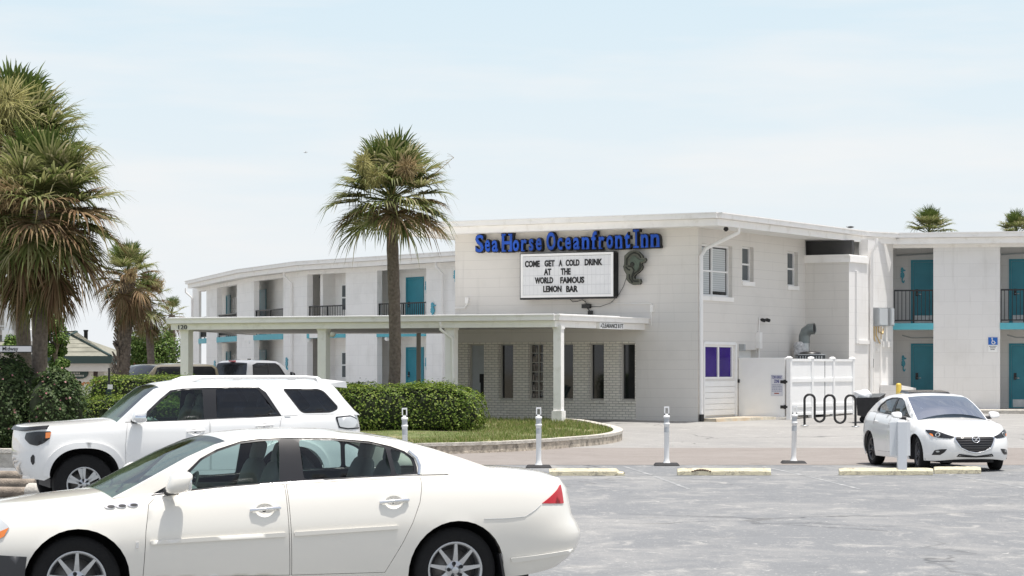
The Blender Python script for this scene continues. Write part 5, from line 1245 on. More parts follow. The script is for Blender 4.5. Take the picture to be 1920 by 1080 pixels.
def tree(label, c, rads, n, size, m, trunk, name='tree', lumps=14, cat='tree', sp=.55):
    c = Vector(c); t = thing(name, label, cat, (c.x, c.y, trunk[0])); mb = MB(); zb_ = trunk[0]; r = trunk[1]
    mb.tube([(c.x, c.y, zb_), (c.x+.05, c.y, (zb_+c.z)/2), (c.x, c.y, c.z)], [r*1.3, r, r*.6], 8)
    L = []
    for i in range(lumps):
        d = Vector((random.gauss(0, 1), random.gauss(0, 1), random.gauss(0, 1))).normalized(); q = Vector((d.x*rads[0]*sp, d.y*rads[1]*sp, d.z*rads[2]*sp*1.0)); L.append((q, ru(.38, .56)*min(rads[0], rads[2])*1.15))
        mb.tube([(c.x, c.y, c.z-rads[2]*.5), c+q*.6, c+q], [r*.5, r*.3, r*.12], 5)
    mb.build('trunk', M['bark'], t); pts = []
    for i in range(n):
        q, rr = random.choice(L); d = Vector((random.gauss(0, 1), random.gauss(0, 1), random.gauss(0, 1))).normalized()
        pts.append((c+q+d*rr*(1-abs(random.gauss(0, .18)))*(1+.2*fbm(d.x*3+q.x, d.y*3, d.z*3+q.z)), d))
    lf = MB(); leafy(lf, pts, size, .5, .3); lf.build('crown', m, t); return t
random.seed(44)
Y = 86; tree('dense round dark green tree above the black jeep', P(287, 655, Y), (1.12, 1.0, .95), 10000, .085, G_TREE, (.35, .09), lumps=24, sp=.56)
Y = 68; tree('slender dark evergreen with upright tufts right of the nearest palm trunk', P(103, 640, Y), (.34, .4, .98), 4500, .085, G_TREE, (.2, .07), lumps=16, sp=.75)
Y = 66; tree('small evergreen tuft left of the palm trunks above the street name blade', P(24, 648, Y), (.28, .3, .32), 1400, .08, G_TREE, (.2, .05), lumps=7)
Y = 66; tree('small upright evergreen in front of the kiosk sign', P(118, 690, Y), (.20, .25, .42), 1200, .08, G_TREE, (.2, .05), lumps=7)
Y = 125; random.seed(9)
mb = MB()
for i in range(1500):
    q = P(ru(168, 212), 690, Y+ru(-1, 3)); hh = ru(.4, 1.7); l = ru(-.15, .15); mb.add([(q.x-.02, q.y, .5), (q.x+.02, q.y, .5), (q.x+l, q.y, .9+hh)], [(0, 1, 2)])
o = mb.build('dune_grass', leaf_mat('dry dune grass', [(.30, .26, .10), (.38, .34, .15), (.22, .22, .08)], .2, .8)); tag(o, kind='stuff')
# spiky yucca by the third canopy post
random.seed(61)
q = P(838, 722, 62.3); yc = thing('yucca', 'small spiky plant in front of a canopy post behind the big hedge', 'plant', (q.x, q.y, .5)); mb = MB()
for i in range(40):
    a = ru(0, 6.28); el = R(ru(35, 88)); d = Vector((math.cos(a)*math.cos(el), math.sin(a)*math.cos(el), math.sin(el))); s = Vector((-math.sin(a), math.cos(a), 0))*.018; L = ru(.45, .75); o_ = Vector((q.x, q.y, 1.05))
    mb.add([o_-s, o_+s, o_+d*L], [(0, 1, 2)])
mb.tube([(q.x, q.y, .45), (q.x, q.y, 1.08)], .05, 6); mb.build('leaves', G_BUSH, yc)
# ================================================================== VEHICLES
PAINT_W = mat('white car paint', (.80, .80, .79), .35, coat=1)
PAINT_P = mat('warm pearl white car paint', (.74, .715, .655), .35, coat=1)
PAINT_S = mat('silver car paint', (.36, .37, .38), .35, coat=1)
PAINT_K = mat('black car paint', (.02, .021, .023), .3, coat=1)
PAINT_T = mat('tan car paint', (.17, .155, .115), .35, coat=1)
GL = glass_mat('light car glass', (.76, .88, .86), .9)
GLD = glass_mat('tinted car glass', (.07, .085, .11), 1.3)
GLM = glass_mat('green car glass', (.50, .62, .57), 1.0)
GLB = mat('dark car glass', (.012, .014, .017), .03, spec=.7)
GLW = glass_mat('windscreen glass', (.30, .38, .31), .28)
GLZ = glass_mat('sky reflecting glass', (.08, .11, .15), .62)
GLF = mat('windscreen glass', (.035, .045, .055), .02, spec=1.0, coat=1)
TRIMK = mat('satin black trim', (.014, .014, .016), .35); PLASTK = mat('dark plastic', (.03, .03, .033), .6)
INT = mat('grey car interior', (.22, .22, .215), .8); INTL = mat('pale car interior', (.42, .41, .39), .8)
REDL = mat('red lamp lens', (.42, .004, .012), .25, coat=.3); AMB = mat('amber lamp lens', (.72, .20, .03), .15, coat=1); CLR = mat('clear lamp lens', (.55, .57, .58), .12, coat=1); LAMPK = mat('smoked lamp housing', (.018, .019, .022), .25)
ALLOY = mat('silver alloy', (.52, .53, .54), .3, metal=.75); ALLOYD = mat('dark alloy', (.10, .10, .11), .35, metal=.6)
TYRE = mat('tyre rubber', (.005, .005, .0055), .9, var=.2, scale=10, bump=.15, bscale=60); DISC = mat('brake steel', (.20, .19, .18), .5, metal=.7)

def resample(poly, sp, closed=True):
    out = []; n = len(poly)
    for i in range(n if closed else n-1):
        a = Vector(poly[i]); b = Vector(poly[(i+1) % n]); k = max(1, int(math.ceil((b-a).length/sp)))
        for j in range(k): out.append(a.lerp(b, j/k))
    if not closed: out.append(Vector(poly[-1]))
    return out
def rounded(poly, r, k=4):
    out = []; n = len(poly)
    for i in range(n):
        p, a, b = Vector(poly[i]), Vector(poly[i-1]), Vector(poly[(i+1) % n]); da, db = (a-p), (b-p); rr = min(r, da.length*.45, db.length*.45)
        A, B = p+da.normalized()*rr, p+db.normalized()*rr
        for j in range(k+1): u = j/k; out.append(A*(1-u)**2+p*2*u*(1-u)+B*u*u)
    return out
def ccw(poly):
    a = sum(poly[i][0]*poly[(i+1) % len(poly)][1]-poly[(i+1) % len(poly)][0]*poly[i][1] for i in range(len(poly)))
    return list(poly) if a > 0 else list(poly)[::-1]
def inset2(poly, d):
    poly = [Vector(p) for p in ccw(poly)]; n = len(poly); out = []
    for i in range(n):
        a, b, c = poly[i-1], poly[i], poly[(i+1) % n]; t1, t2 = (b-a), (c-b)
        if t1.length < 1e-6 or t2.length < 1e-6: continue
        t1.normalize(); t2.normalize(); n1 = Vector((-t1.y, t1.x)); n2 = Vector((-t2.y, t2.x)); m = n1+n2
        if m.length < 1e-4: m = n1
        m.normalize(); out.append(b+m*d/max(.45, m.dot(n1)))
    return out
def panel(mb, fn, outer, holes=(), sp=.06, both=True, rim=.012, off=0., smooth=True, side=0):
    """skin patch over a 2-D outline with holes; fn(u,v,off,side)->point, turned-in edges"""
    outer = ccw([Vector(p) for p in outer]); holes = [ccw([Vector(p) for p in h_]) for h_ in holes]
    vs, es = [], []
    loops = []
    for lp in [outer]+holes:
        r_ = resample(lp, sp); k0 = len(vs); vs += r_; n = len(r_); es += [(k0+i, k0+(i+1) % n) for i in range(n)]; loops.append(r_)
    V = np.array([tuple(v) for v in vs]); x0, y0 = V.min(0); x1, y1 = V.max(0)
    gx = np.arange(x0+sp/2, x1, sp); gy = np.arange(y0+sp/2, y1, sp)
    for a in gx:
        for b in gy:
            if np.min((V[:, 0]-a)**2+(V[:, 1]-b)**2) < (sp*.45)**2: continue
            if not inpoly(a, b, outer) or any(inpoly(a, b, h_) for h_ in holes): continue
            vs.append(Vector((a, b)))
    r = delaunay_2d_cdt(vs, es, [], 0, 1e-6); P2, T = r[0], r[2]
    fs = []
    for t in T:
        c = (P2[t[0]]+P2[t[1]]+P2[t[2]])/3
        if inpoly(c.x, c.y, outer) and not any(inpoly(c.x, c.y, h_) for h_ in holes): fs.append(tuple(t))
    for sd in ((1, -1) if both else (side,)):
        mb.add([fn(p.x, p.y, off, sd) for p in P2], fs if sd < 0 else [f[::-1] for f in fs], smooth)
        if rim:
            for li, lp in enumerate(loops):
                n = len(lp); A = [fn(p.x, p.y, off, sd) for p in lp]; B = [fn(p.x, p.y, off-rim, sd) for p in lp]
                mb.add(A+B, [((i+1) % n, i, n+i, n+(i+1) % n) for i in range(n)])
    return mb
class Car:
    def __init__(s, name, label, cat, O, psi, paint, **k):
        s.O, s.psi, s.paint = Vector((*O, k.get('z', 0))), psi, paint
        s.root = thing(name, label, cat, s.O, rz=R(psi), local=True, group=k.get('group'))
        s.r = Vector((math.cos(R(psi)), math.sin(R(psi)), 0)); s.l = Vector((-s.r.y, s.r.x, 0))
        s.zs, s.zb = interp(*zip(*k['zs'])), interp(*zip(*k['zb']))
        s.W, s.xf, s.xr = interp(*zip(*k['W'])), interp(*zip(*k['xf'])), interp(*zip(*k['xr']))
        s.Df, s.Dr, s.ef, s.er = k.get('Df', .9), k.get('Dr', .7), 2/k.get('af', 2.8), 2/k.get('ar', 3.2)
        s.ae = k.get('ae', 1.0); s.bow = k.get('bow', .02); s.near = k.get('near', -1)
        s.xs0, s.xs1 = s.xf(.5)+s.Df, s.xr(.5)-s.Dr
        s.tab = []
        for D, e in ((s.Df, s.ef), (s.Dr, s.er)):
            ph = [math.pi/2*i/400 for i in range(401)]; pts = [(D*math.sin(a)**e, s.W(.5)*math.cos(a)**e if i < 400 else 0) for i, a in enumerate(ph)]; L = [0]
            for i in range(400): L.append(L[-1]+math.hypot(pts[i+1][0]-pts[i][0], pts[i+1][1]-pts[i][1]))
            s.tab.append((np.array(ph), np.array(L)))
        s.qf, s.qr = s.xs0-s.tab[0][1][-1], s.xs1+s.tab[1][1][-1]
        s.ge = None
        if 'edge' in k:
            s.ge = k['edge']; s.gw = interp(*zip(*k['gw'])); s.gx = k.get('gx', (1.8, 1.8, .06)); s.bul = k.get('bul', (.12, .035, .10))
    def bb(s, o, m_): pass
    def plan(s, q, v):
        W = s.W(v)
        if q < s.xs0:
            ph = float(np.interp(s.xs0-q, s.tab[0][1], s.tab[0][0])); a, b = math.sin(ph)**s.ef, max(0, math.cos(ph))**s.ef
            x, y, xref = s.xs0-(s.xs0-s.xf(v))*a, W*b, s.xs0-s.Df*a
        elif q > s.xs1:
            ph = float(np.interp(q-s.xs1, s.tab[1][1], s.tab[1][0])); a, b = math.sin(ph)**s.er, max(0, math.cos(ph))**s.er
            x, y, xref = s.xs1+(s.xr(v)-s.xs1)*a, W*b, s.xs1+s.Dr*a
        else: x, y, xref = q, W, q
        xm = (s.xs0+s.xs1)/2; y *= 1-s.bow*((xref-xm)/2.2)**2
        return x, y, xref
    def raw(s, q, z):
        _, _, xr_ = s.plan(q, .5); b, t = s.zb(xr_), s.zs(xr_); v = max(0, min(1, (z-b)/(t-b))); x, y, _ = s.plan(q, v); return Vector((x, y, z))
    def skin(s, q, z, off=0, side=1):
        p = s.raw(q, z)
        if off:
            e = .004; a = s.raw(q+e, z)-s.raw(q-e, z); b = s.raw(q, z+e)-s.raw(q, z-e); n = a.cross(b)
            if n.length > 1e-9:
                n.normalize(); c = Vector((p.x-1.4, p.y, 0))
                if n.dot(Vector((p.x-1.4 if abs(p.x-1.4) > 1.2 else 0, p.y, 0))) < 0: n = -n
                p = p+n*off
        return Vector((p.x, p.y*side, p.z))
    def world(s, p): return s.O+s.r*p.x+s.l*p.y+Vector((0, 0, p.z))
    def proj(s, p): v = s.world(p); return Vector((960+F*v.x/v.y, HZ-F*(v.z-CH)/v.y))
    def side_xz(s, px, py, y):      # photo pixel -> (x,z) on the plane y = const
        k = (px-960)/F; b = s.O+s.l*y; t = (k*b.y-b.x)/(s.r.x-k*s.r.y); Y = b.y+t*s.r.y; return t, CH-(py-HZ)/F*Y-s.O.z
    def tr(s, pts, fn=None, near=None, guess=None, it=14):
        """photo pixels -> skin coordinates (q,z) by Newton iteration"""
        fn = fn or s.skin; near = near or s.near; out = []
        for px, py in pts:
            if guess: u = Vector(guess)
            else: u = Vector(s.side_xz(px, py, near*.88))
            for _ in range(it):
                e = 1e-3; p0 = s.proj(fn(u.x, u.y, 0, near)); pa = s.proj(fn(u.x+e, u.y, 0, near)); pb = s.proj(fn(u.x, u.y+e, 0, near))
                r_ = Vector((px, py))-p0; a, b = (pa-p0)/e, (pb-p0)/e; det = a.x*b.y-a.y*b.x
                if abs(det) < 1e-6: break
                du = Vector(((r_.x*b.y-r_.y*b.x)/det, (a.x*r_.y-a.y*r_.x)/det))
                if du.length > .25: du = du*.25/du.length
                u += du
                if du.length < 1e-5: break
            out.append(Vector((u.x, u.y)))
        return out
    def part(s, mb, name, m, parent=None): return mb.build(name, m, parent or s.root, base=(0, 0, 0))
    def arch(s, x, z, r, n=20):     # arc over the wheel from rear to front, cut at the sill
        b = s.zb(x); dz = b-z; a0 = math.asin(max(-1, min(1, dz/r)))
        e = s.ae; return [(x+r*math.copysign(abs(math.cos(a))**e, math.cos(a)), z+r*math.copysign(abs(math.sin(a))**e, math.sin(a))) for a in [a0+(math.pi-2*a0)*i/n for i in range(n+1)]]
    def body(s, arches, holes, top_gap=0.0, sp=.07, name='body'):
        qs = [s.qf+(s.qr-s.qf)*i/70 for i in range(71)]; X = lambda q: s.plan(q, .5)[2]
        top = [(q, s.zs(X(q))-top_gap) for q in qs]; bot = [(s.qr, s.zb(X(s.qr)))]
        for (x, z, r) in sorted(arches, reverse=True): bot += s.arch(x, z, r)
        bot.append((s.qf, s.zb(X(s.qf))))
        dense = []
        for a, b in zip(bot, bot[1:]):
            if abs(a[0]-b[0]) > .15 and abs(a[1]-b[1]) < .5:
                k = int(abs(a[0]-b[0])/.1); dense += [(a[0]+(b[0]-a[0])*i/k, s.zb(X(a[0]+(b[0]-a[0])*i/k)) if 0 < i else a[1]) for i in range(k)]
            else: dense.append(a)
        dense.append(bot[-1])
        outer = top+dense
        mb = MB(); panel(mb, s.skin, outer, holes, sp, rim=.015); s.outer = outer; s.holes = holes
        for x, z, r in arches:          # inner wells
            wa0 = math.asin(max(-.5, min(.3, (s.zb(x)-z+.02)/r)))
            for sd in (1, -1):
                w_ = MB(); n = 18; A = [Vector((x+(r+.02)*math.cos(a), sd*(s.W(0)-.055), z+(r+.02)*math.sin(a))) for a in [wa0+(math.pi-2*wa0)*i/n for i in range(n+1)]]; B = [Vector((p.x, p.y-sd*.42, p.z)) for p in A]
                w_.add(A+B, [(i, i+1, n+2+i, n+1+i) for i in range(n)]+[tuple(range(n+1, 2*n+2))], True)
                s.part(w_, 'wheel_well', PLASTK)
        return s.part(mb, name, s.paint)
    def strip(s, q0, q1, crown, name, drop=.0, n=34, m=None, fade=None, lift=0.):
        """hood / deck between both shoulders from skin position q0 to q1"""
        mb = MB(); S = [-1, -.97, -.93, -.86, -.75, -.6, -.4, -.2, 0, .2, .4, .6, .75, .86, .93, .97, 1]; vs = []
        for i in range(n+1):
            q = q0+(q1-q0)*i/n; x, y, xr_ = s.plan(q, 1); z = s.zs(xr_); c = crown(q) if callable(crown) else crown
            for t in S: vs.append((x, y*t, z+lift+c*(1-abs(t)**2.3)-.004))
        k = len(S); mb.add(vs, [(i*k+j, i*k+j+1, (i+1)*k+j+1, (i+1)*k+j) for i in range(n) for j in range(k-1)], True)
        return s.part(mb, name, m or s.paint)
    # greenhouse -----------------------------------------------------
    def gskin(s, x, z, off=0, side=1):
        x0, hl, tp = s.gx; y = s.gw(z)*(1-tp*((x-x0)/hl)**2)+off; return Vector((x, y*side, z))
    def cabin(s, dlo, glasses, ws=(.03, .97), rw=None, roof_idx=None, belt=.0, roof='roof', glass_side=None, glass_w=None, pillar=None, name='cabin'):
        """side panels with window openings, black surrounds, glass; roof strip with windscreen and rear glass"""
        E = [Vector(p) for p in s.ge]; E = resample(E, .05, False)
        b0, b1 = E[0].x, E[-1].x
        bl = [Vector((b1+(b0-b1)*i/14, s.zs(b1+(b0-b1)*i/14)-belt)) for i in range(15)]
        bl = [b for b in bl if True]
        outer = E+bl[1:-1]
        for sd in (1, -1):
            mb = MB(); panel(mb, s.gskin, outer, [dlo], .07, rim=.02, both=False, side=sd); cab = s.part(mb, 'pillar_frame', pillar or s.paint)
            mb = MB(); panel(mb, s.gskin, dlo, [g_ for g_, _ in glasses], .08, rim=.012, off=-.006, both=False, side=sd); s.part(mb, 'window_surround', TRIMK)
        for g_, gm in glasses:
            for sd, nm in ((1, 'window'), (-1, 'window')):
                mb = MB(); panel(mb, s.gskin, inset2(g_, -.006), [], .12, both=False, side=sd, rim=0, off=-.014); s.part(mb, nm, gm)
        # strip across the car
        acc = [0]
        for a, b in zip(E, E[1:]): acc.append(acc[-1]+(b-a).length)
        N = len(E); S = [-1, -.985, -.96, -.92, -.84, -.7, -.5, -.25, 0, .25, .5, .7, .84, .92, .96, .985, 1]
        def nrm(i):
            a, b = E[max(0, i-1)], E[min(N-1, i+1)]; d = (b-a).normalized(); return Vector((-d.y, d.x))
        iw, ir = roof_idx  # x where windscreen meets roof, roof meets rear glass
        bw_, brf, brr = s.bul
        def bulge(p):
            if p.x < iw: u = (iw-p.x)/(iw-b0); return brf+(bw_-brf)*min(1, u*1.3)**.8
            if p.x > ir: u = (p.x-ir)/(b1-ir); return brf+(brr-brf)*min(1, u*1.3)**.8
            return brf
        def row(i, off=0):
            p = E[i]; n_ = nrm(i); y = s.gskin(p.x, p.y).y; r_ = []
            for t in S:
                b = bulge(p)*(1-abs(t)**2.2)+off; r_.append(Vector((p.x+n_.x*b, y*t, p.y+n_.y*b)))
            return r_
        rows = [row(i) for i in range(N)]
        body_, front, rear, blk = MB(), MB(), MB(), MB(); k = len(S)
        def quad(mb_, i, j): mb_.add([rows[i][j], rows[i+1][j], rows[i+1][j+1], rows[i][j+1]], [(0, 3, 2, 1)], True)
        LW = acc[min(range(N), key=lambda i: abs(E[i].x-iw) if i < N/2 else 9)]; iR = min(range(N), key=lambda i: abs(E[i].x-ir) if i > N/2 else 9); LR0, LR1 = acc[iR], acc[-1]
        def fill(mb_, sel):
            vs = [p for r_ in rows for p in r_]; fs = [(i*k+j, i*k+j+1, (i+1)*k+j+1, (i+1)*k+j) for i in range(N-1) for j in range(k-1) if sel(i, j)]; mb_.add(vs, fs, True)
        def kind(i, j):
            m_ = acc[i]; inner = 2 <= j < k-3+1-1 if False else 2 <= j <= k-4
            if m_ < LW-.04 and inner: return 'w'
            if m_ > LR0+.02 and m_ < LR1-.06 and inner and rw: return 'r'
            return 'b'
        fill(body_, lambda i, j: kind(i, j) == 'b'); s.part(body_, roof, s.paint)
        fill(front, lambda i, j: kind(i, j) == 'w'); s.part(front, 'windscreen', glass_w or GL)
        if rw: fill(rear, lambda i, j: kind(i, j) == 'r'); s.part(rear, 'rear_window', rw)
        ln = MB(); vs = []; i0 = [i for i in range(N) if iw-.05 < E[i].x < ir+.1]
        for i in i0: vs += [p+Vector((0, 0, -.045)) for p in rows[i]]
        ln.add([(p.x, p.y*.96, p.z) for p in vs], [(a*k+j, a*k+j+1, (a+1)*k+j+1, (a+1)*k+j) for a in range(len(i0)-1) for j in range(k-1)], True); s.part(ln, 'headlining', INTL)
        return cab
    def overlay(s, poly, name, m, off=.006, th=.01, parent=None, sp=.05, both=True, side=0, fn=None):
        for sd in ((s.near, -s.near) if both else (side,)):
            mb = MB(); panel(mb, fn or s.skin, poly, [], sp, both=False, side=sd, rim=th, off=off); o = s.part(mb, name, m, parent)
        return o
    def line(s, pts, r, name, m, off=.0, fn=None, both=True, parent=None, sp=.05):
        fn = fn or s.skin; q = resample(pts, sp, False)
        for sd in ((1, -1) if both else (s.near,)): mb = MB(); mb.tube([fn(p.x, p.y, off, sd) for p in q], r, 6); o = s.part(mb, name, m, parent)
        return o
    def wheel(s, x, y, R_, rr, style, w=.22, z=None, steer=0, alloy=ALLOY):
        """tyre, alloy rim with spokes, brake disc, nuts"""
        z = R_ if z is None else z; sd = 1 if y > 0 else -1; root = bpy.data.objects.new('wheel', None); COL.objects.link(root); root.parent = s.root; root.location = (x, y, z); root.rotation_euler = (0, 0, R(steer)); root.empty_display_size = .1
        BASE[root.name] = Vector((0, 0, 0)); ax = (0, sd, 0)
        B = lambda mb, nm, m: mb.build(nm, m, root, base=(0, 0, 0))
        mb = MB(); mb.lathe([(rr*.96, -w/2), (R_*.93, -w/2), (R_, -w*.36), (R_, w*.36), (R_*.975, w*.45), (R_*.90, w*.5), (rr+.03, w*.5), (rr+.004, w*.45), (rr*.97, w*.40), (rr*.96, -w/2)], (0, -sd*w/2, 0), ax, 48, cap=False)
        for k in range(60): pass
        B(mb, 'tyre', TYRE)
        o0 = -sd*w/2
        def pt(a, r, o): return Vector((r*math.cos(a), o0+sd*o, r*math.sin(a)))
        rim = MB(); rim.lathe([(rr*.90, -w*.3), (rr*.885, w*.30), (rr*.90, w*.38), (rr*.955, w*.44), (rr*1.0, w*.44), (rr*1.0, w*.36)], (0, o0, 0), ax, 48, cap=False)
        if style == 'nine':
            for k in range(9):
                a = math.pi/2+2*math.pi*k/9-.03; c = math.cos(a); n_ = .030
                for u0, u1, w0, w1, d0, d1 in ((.20, .55, .026, .017, .36, .42), (.55, .93, .017, .011, .42, .43)):
                    A = [pt(a-math.asin(min(1, w0/(rr*u0))), rr*u0, w*d0), pt(a+math.asin(min(1, w0/(rr*u0))), rr*u0, w*d0), pt(a+math.asin(w1/(rr*u1)), rr*u1, w*d1), pt(a-math.asin(w1/(rr*u1)), rr*u1, w*d1)]
                    Bk = [p+Vector((0, -sd*.035, 0)) for p in A]; rim.hexa(Bk+A) if sd < 0 else rim.hexa([Bk[i] for i in (3, 2, 1, 0)]+[A[i] for i in (3, 2, 1, 0)])
        elif style == 'six':
            for k in range(6):
                a = 2*math.pi*k/6+R(8)+R(30)
                for da in (-.13, .13):
                    for u0, u1, w0, w1, d0, d1, s0, s1 in ((.30, .93, .020, .020, .40, .40, .55, 1.25),):
                        A = [pt(a+da*s0-w0/(rr*u0), rr*u0, w*d0), pt(a+da*s0+w0/(rr*u0), rr*u0, w*d0), pt(a+da*s1+w1/(rr*u1), rr*u1, w*d1), pt(a+da*s1-w1/(rr*u1), rr*u1, w*d1)]
                        Bk = [p+Vector((0, -sd*.035, 0)) for p in A]; rim.hexa(Bk+A) if sd < 0 else rim.hexa([Bk[i] for i in (3, 2, 1, 0)]+[A[i] for i in (3, 2, 1, 0)])
                A = [pt(a-.10, rr*.36, w*.36), pt(a+.10, rr*.36, w*.36), pt(a+.17, rr*.93, w*.33), pt(a-.17, rr*.93, w*.33)]; Bk = [p+Vector((0, -sd*.03, 0)) for p in A]; rim.hexa(Bk+A) if sd < 0 else rim.hexa([Bk[i] for i in (3, 2, 1, 0)]+[A[i] for i in (3, 2, 1, 0)])
        else:
            for k in range(10):
                a = 2*math.pi*k/10+(.12 if k % 2 else -.12); A = [pt(a-.012/(rr*.25)*.5, rr*.25, w*.34), pt(a+.012/(rr*.25)*.5, rr*.25, w*.34), pt(a+.08, rr*.93, w*.42), pt(a-.08, rr*.93, w*.42)]
                Bk = [p+Vector((0, -sd*.03, 0)) for p in A]; rim.hexa(Bk+A) if sd < 0 else rim.hexa([Bk[i] for i in (3, 2, 1, 0)]+[A[i] for i in (3, 2, 1, 0)])
        rim.lathe([(rr*.34, w*.22), (rr*.36, w*.36), (rr*.30, w*.40), (rr*.14, w*.40), (rr*.13, w*.45), (rr*.10, w*.465), (0, w*.47)], (0, o0, 0), ax, 24)
        ro = B(rim, 'rim', alloy)
        nt_ = MB()
        for k in range(5 if style != 'six' else 6):
            a = math.pi/2+.2+2*math.pi*k/(5 if style != 'six' else 6); nt_.lathe([(.016, 0), (.016, .012), (.009, .014), (.009, .004)], pt(a, rr*.245, w*.40), ax, 8)
        B(nt_, 'wheel_nut', PLASTK)
        dk = MB(); dk.lathe([(0, w*.05), (rr*.72, w*.05), (rr*.72, w*.0)], (0, o0, 0), ax, 32, cap=False); B(dk, 'brake_disc', DISC)
        bk = MB(); bk.lathe([(0, -w*.02), (rr*.9, -w*.02)], (0, o0, 0), ax, 24, cap=False); B(bk, 'backing_plate', PLASTK)
        return root
    def seats(s, xs, y, z0, back=.62, m=INT, head=True):
        for x in xs:
            for yy in (y, -y):
                mb = MB(); rot = Matrix.Rotation(R(16), 3, 'Y')
                mb.blob((x, yy, z0+.08), (.27, .25, .09), .5, 16, 8); mb.blob((x+.30, yy, z0+.36), (.075, .24, back*.55), .55, 16, 10, rot=rot)
                if head: mb.blob((x+.40, yy, z0+.36+back*.62), (.05, .13, .095), .6, 12, 8, rot=rot)
                s.part(mb, 'seat', m)
    def tub(s, x0, x1, z, yw, m=INT):
        mb = MB(); mb.box(x0, x1, -yw, yw, .24, z); s.part(mb, 'cabin_floor', m)
        for sd in (1, -1): mb = MB(); mb.box(x0, x1, sd*yw-.02, sd*yw+.02, z+.002, s.zs((x0+x1)/2)-.06); s.part(mb, 'door_trim', m)
    def dash(s, x, z, y):
        mb = MB(); mb.blob((x, 0, z-.10), (.28, y, .16), .5, 24, 10); s.part(mb, 'dashboard', PLASTK)
        mb = MB(); mb.lathe([(.17, 0), (.19, .012), (.17, .024), (.155, .012), (.17, 0)], (x+.34, -.36, z+.02), (-.9, 0, .42), 20, cap=False); mb.blob((x+.33, -.36, z+.02), (.05, .06, .06), .8, 10, 8); s.part(mb, 'steering_wheel', PLASTK)
    def mirror(s, c, sz, m, foot, mf=PLASTK):
        for sd in (1, -1):
            mb = MB(); mb.blob((c[0], sd*c[1], c[2]), sz, .62, 20, 12, fn=lambda v: Vector((v.x+.03*(v.z/sz[2]), v.y, v.z*(1-.12*(v.y*sd/sz[1]))))); o = s.part(mb, 'mirror', m)
            mb = MB(); mb.tube([(foot[0], sd*foot[1], foot[2]), (c[0], sd*(c[1]-sz[1]*.6), c[2]-sz[2]*.7)], .035, 8); s.part(mb, 'mirror_arm', mf, o)
            mb = MB(); mb.blob((c[0]+sz[0]*.80, sd*c[1], c[2]), (.02, sz[1]*.85, sz[2]*.8), .6, 12, 8); s.part(mb, 'mirror_glass', M['chrome'], o)
    def door_set(s, doors, parent=None):
        objs = []
        for poly, holes in doors:
            for sd in (1, -1):
                mb = MB(); panel(mb, s.skin, inset2(poly, .0045), holes, .06, both=False, side=sd, rim=.015); objs.append((sd, s.part(mb, 'door', s.paint)))
        for poly, holes in doors:
            for sd in (1, -1): mb = MB(); panel(mb, s.skin, inset2(poly, -.02), [], .12, both=False, side=sd, rim=0, off=-.03); s.part(mb, 'door_gap_backing', PLASTK)  # dark sheet behind each door; its colour supplies the shade in the gaps
        return objs
    def handle(s, q0, q1, z0, z1, m, parent_objs=None, rise=.018):
        """pull handle bar standing off a shallow dish"""
        for sd in (1, -1):
            mb = MB(); zm = (z0+z1)/2; mb.tube([s.skin(q0, z0, .004, sd), s.skin(q0+.02, z0+.001, rise, sd), s.skin((q0+q1)/2, zm+.002, rise+.008, sd), s.skin(q1-.02, z1, rise, sd), s.skin(q1, z1, .004, sd)], [.011, .012, .013, .013, .014], 8)
            par = next((o for s2, o in (parent_objs or []) if s2 == sd), None); s.part(mb, 'handle', m, par)
    def dish(s, c, r, parent_objs=None, depth=.03):
        for sd in (1, -1):
            mb = MB(); vs = []; n = 20; fs = []
            for j in range(6):
                u = j/5; rr_ = r*(1-u)
                for k in range(n): a = 2*math.pi*k/n; vs.append(s.skin(c[0]+rr_*1.35*math.cos(a), c[1]+rr_*math.sin(a), -.002-depth*math.sin(u*math.pi/2)**.8, sd))
            fs = [(j*n+k, j*n+(k+1) % n, (j+1)*n+(k+1) % n, (j+1)*n+k) for j in range(5) for k in range(n)]; mb.add(vs, fs, True); par = next((o for s2, o in (parent_objs or []) if s2 == sd), None); s.part(mb, 'handle_dish', s.paint, par)
def ell(c, a, b, n=20): return [(c[0]+a*math.cos(2*math.pi*k/n), c[1]+b*math.sin(2*math.pi*k/n)) for k in range(n)]
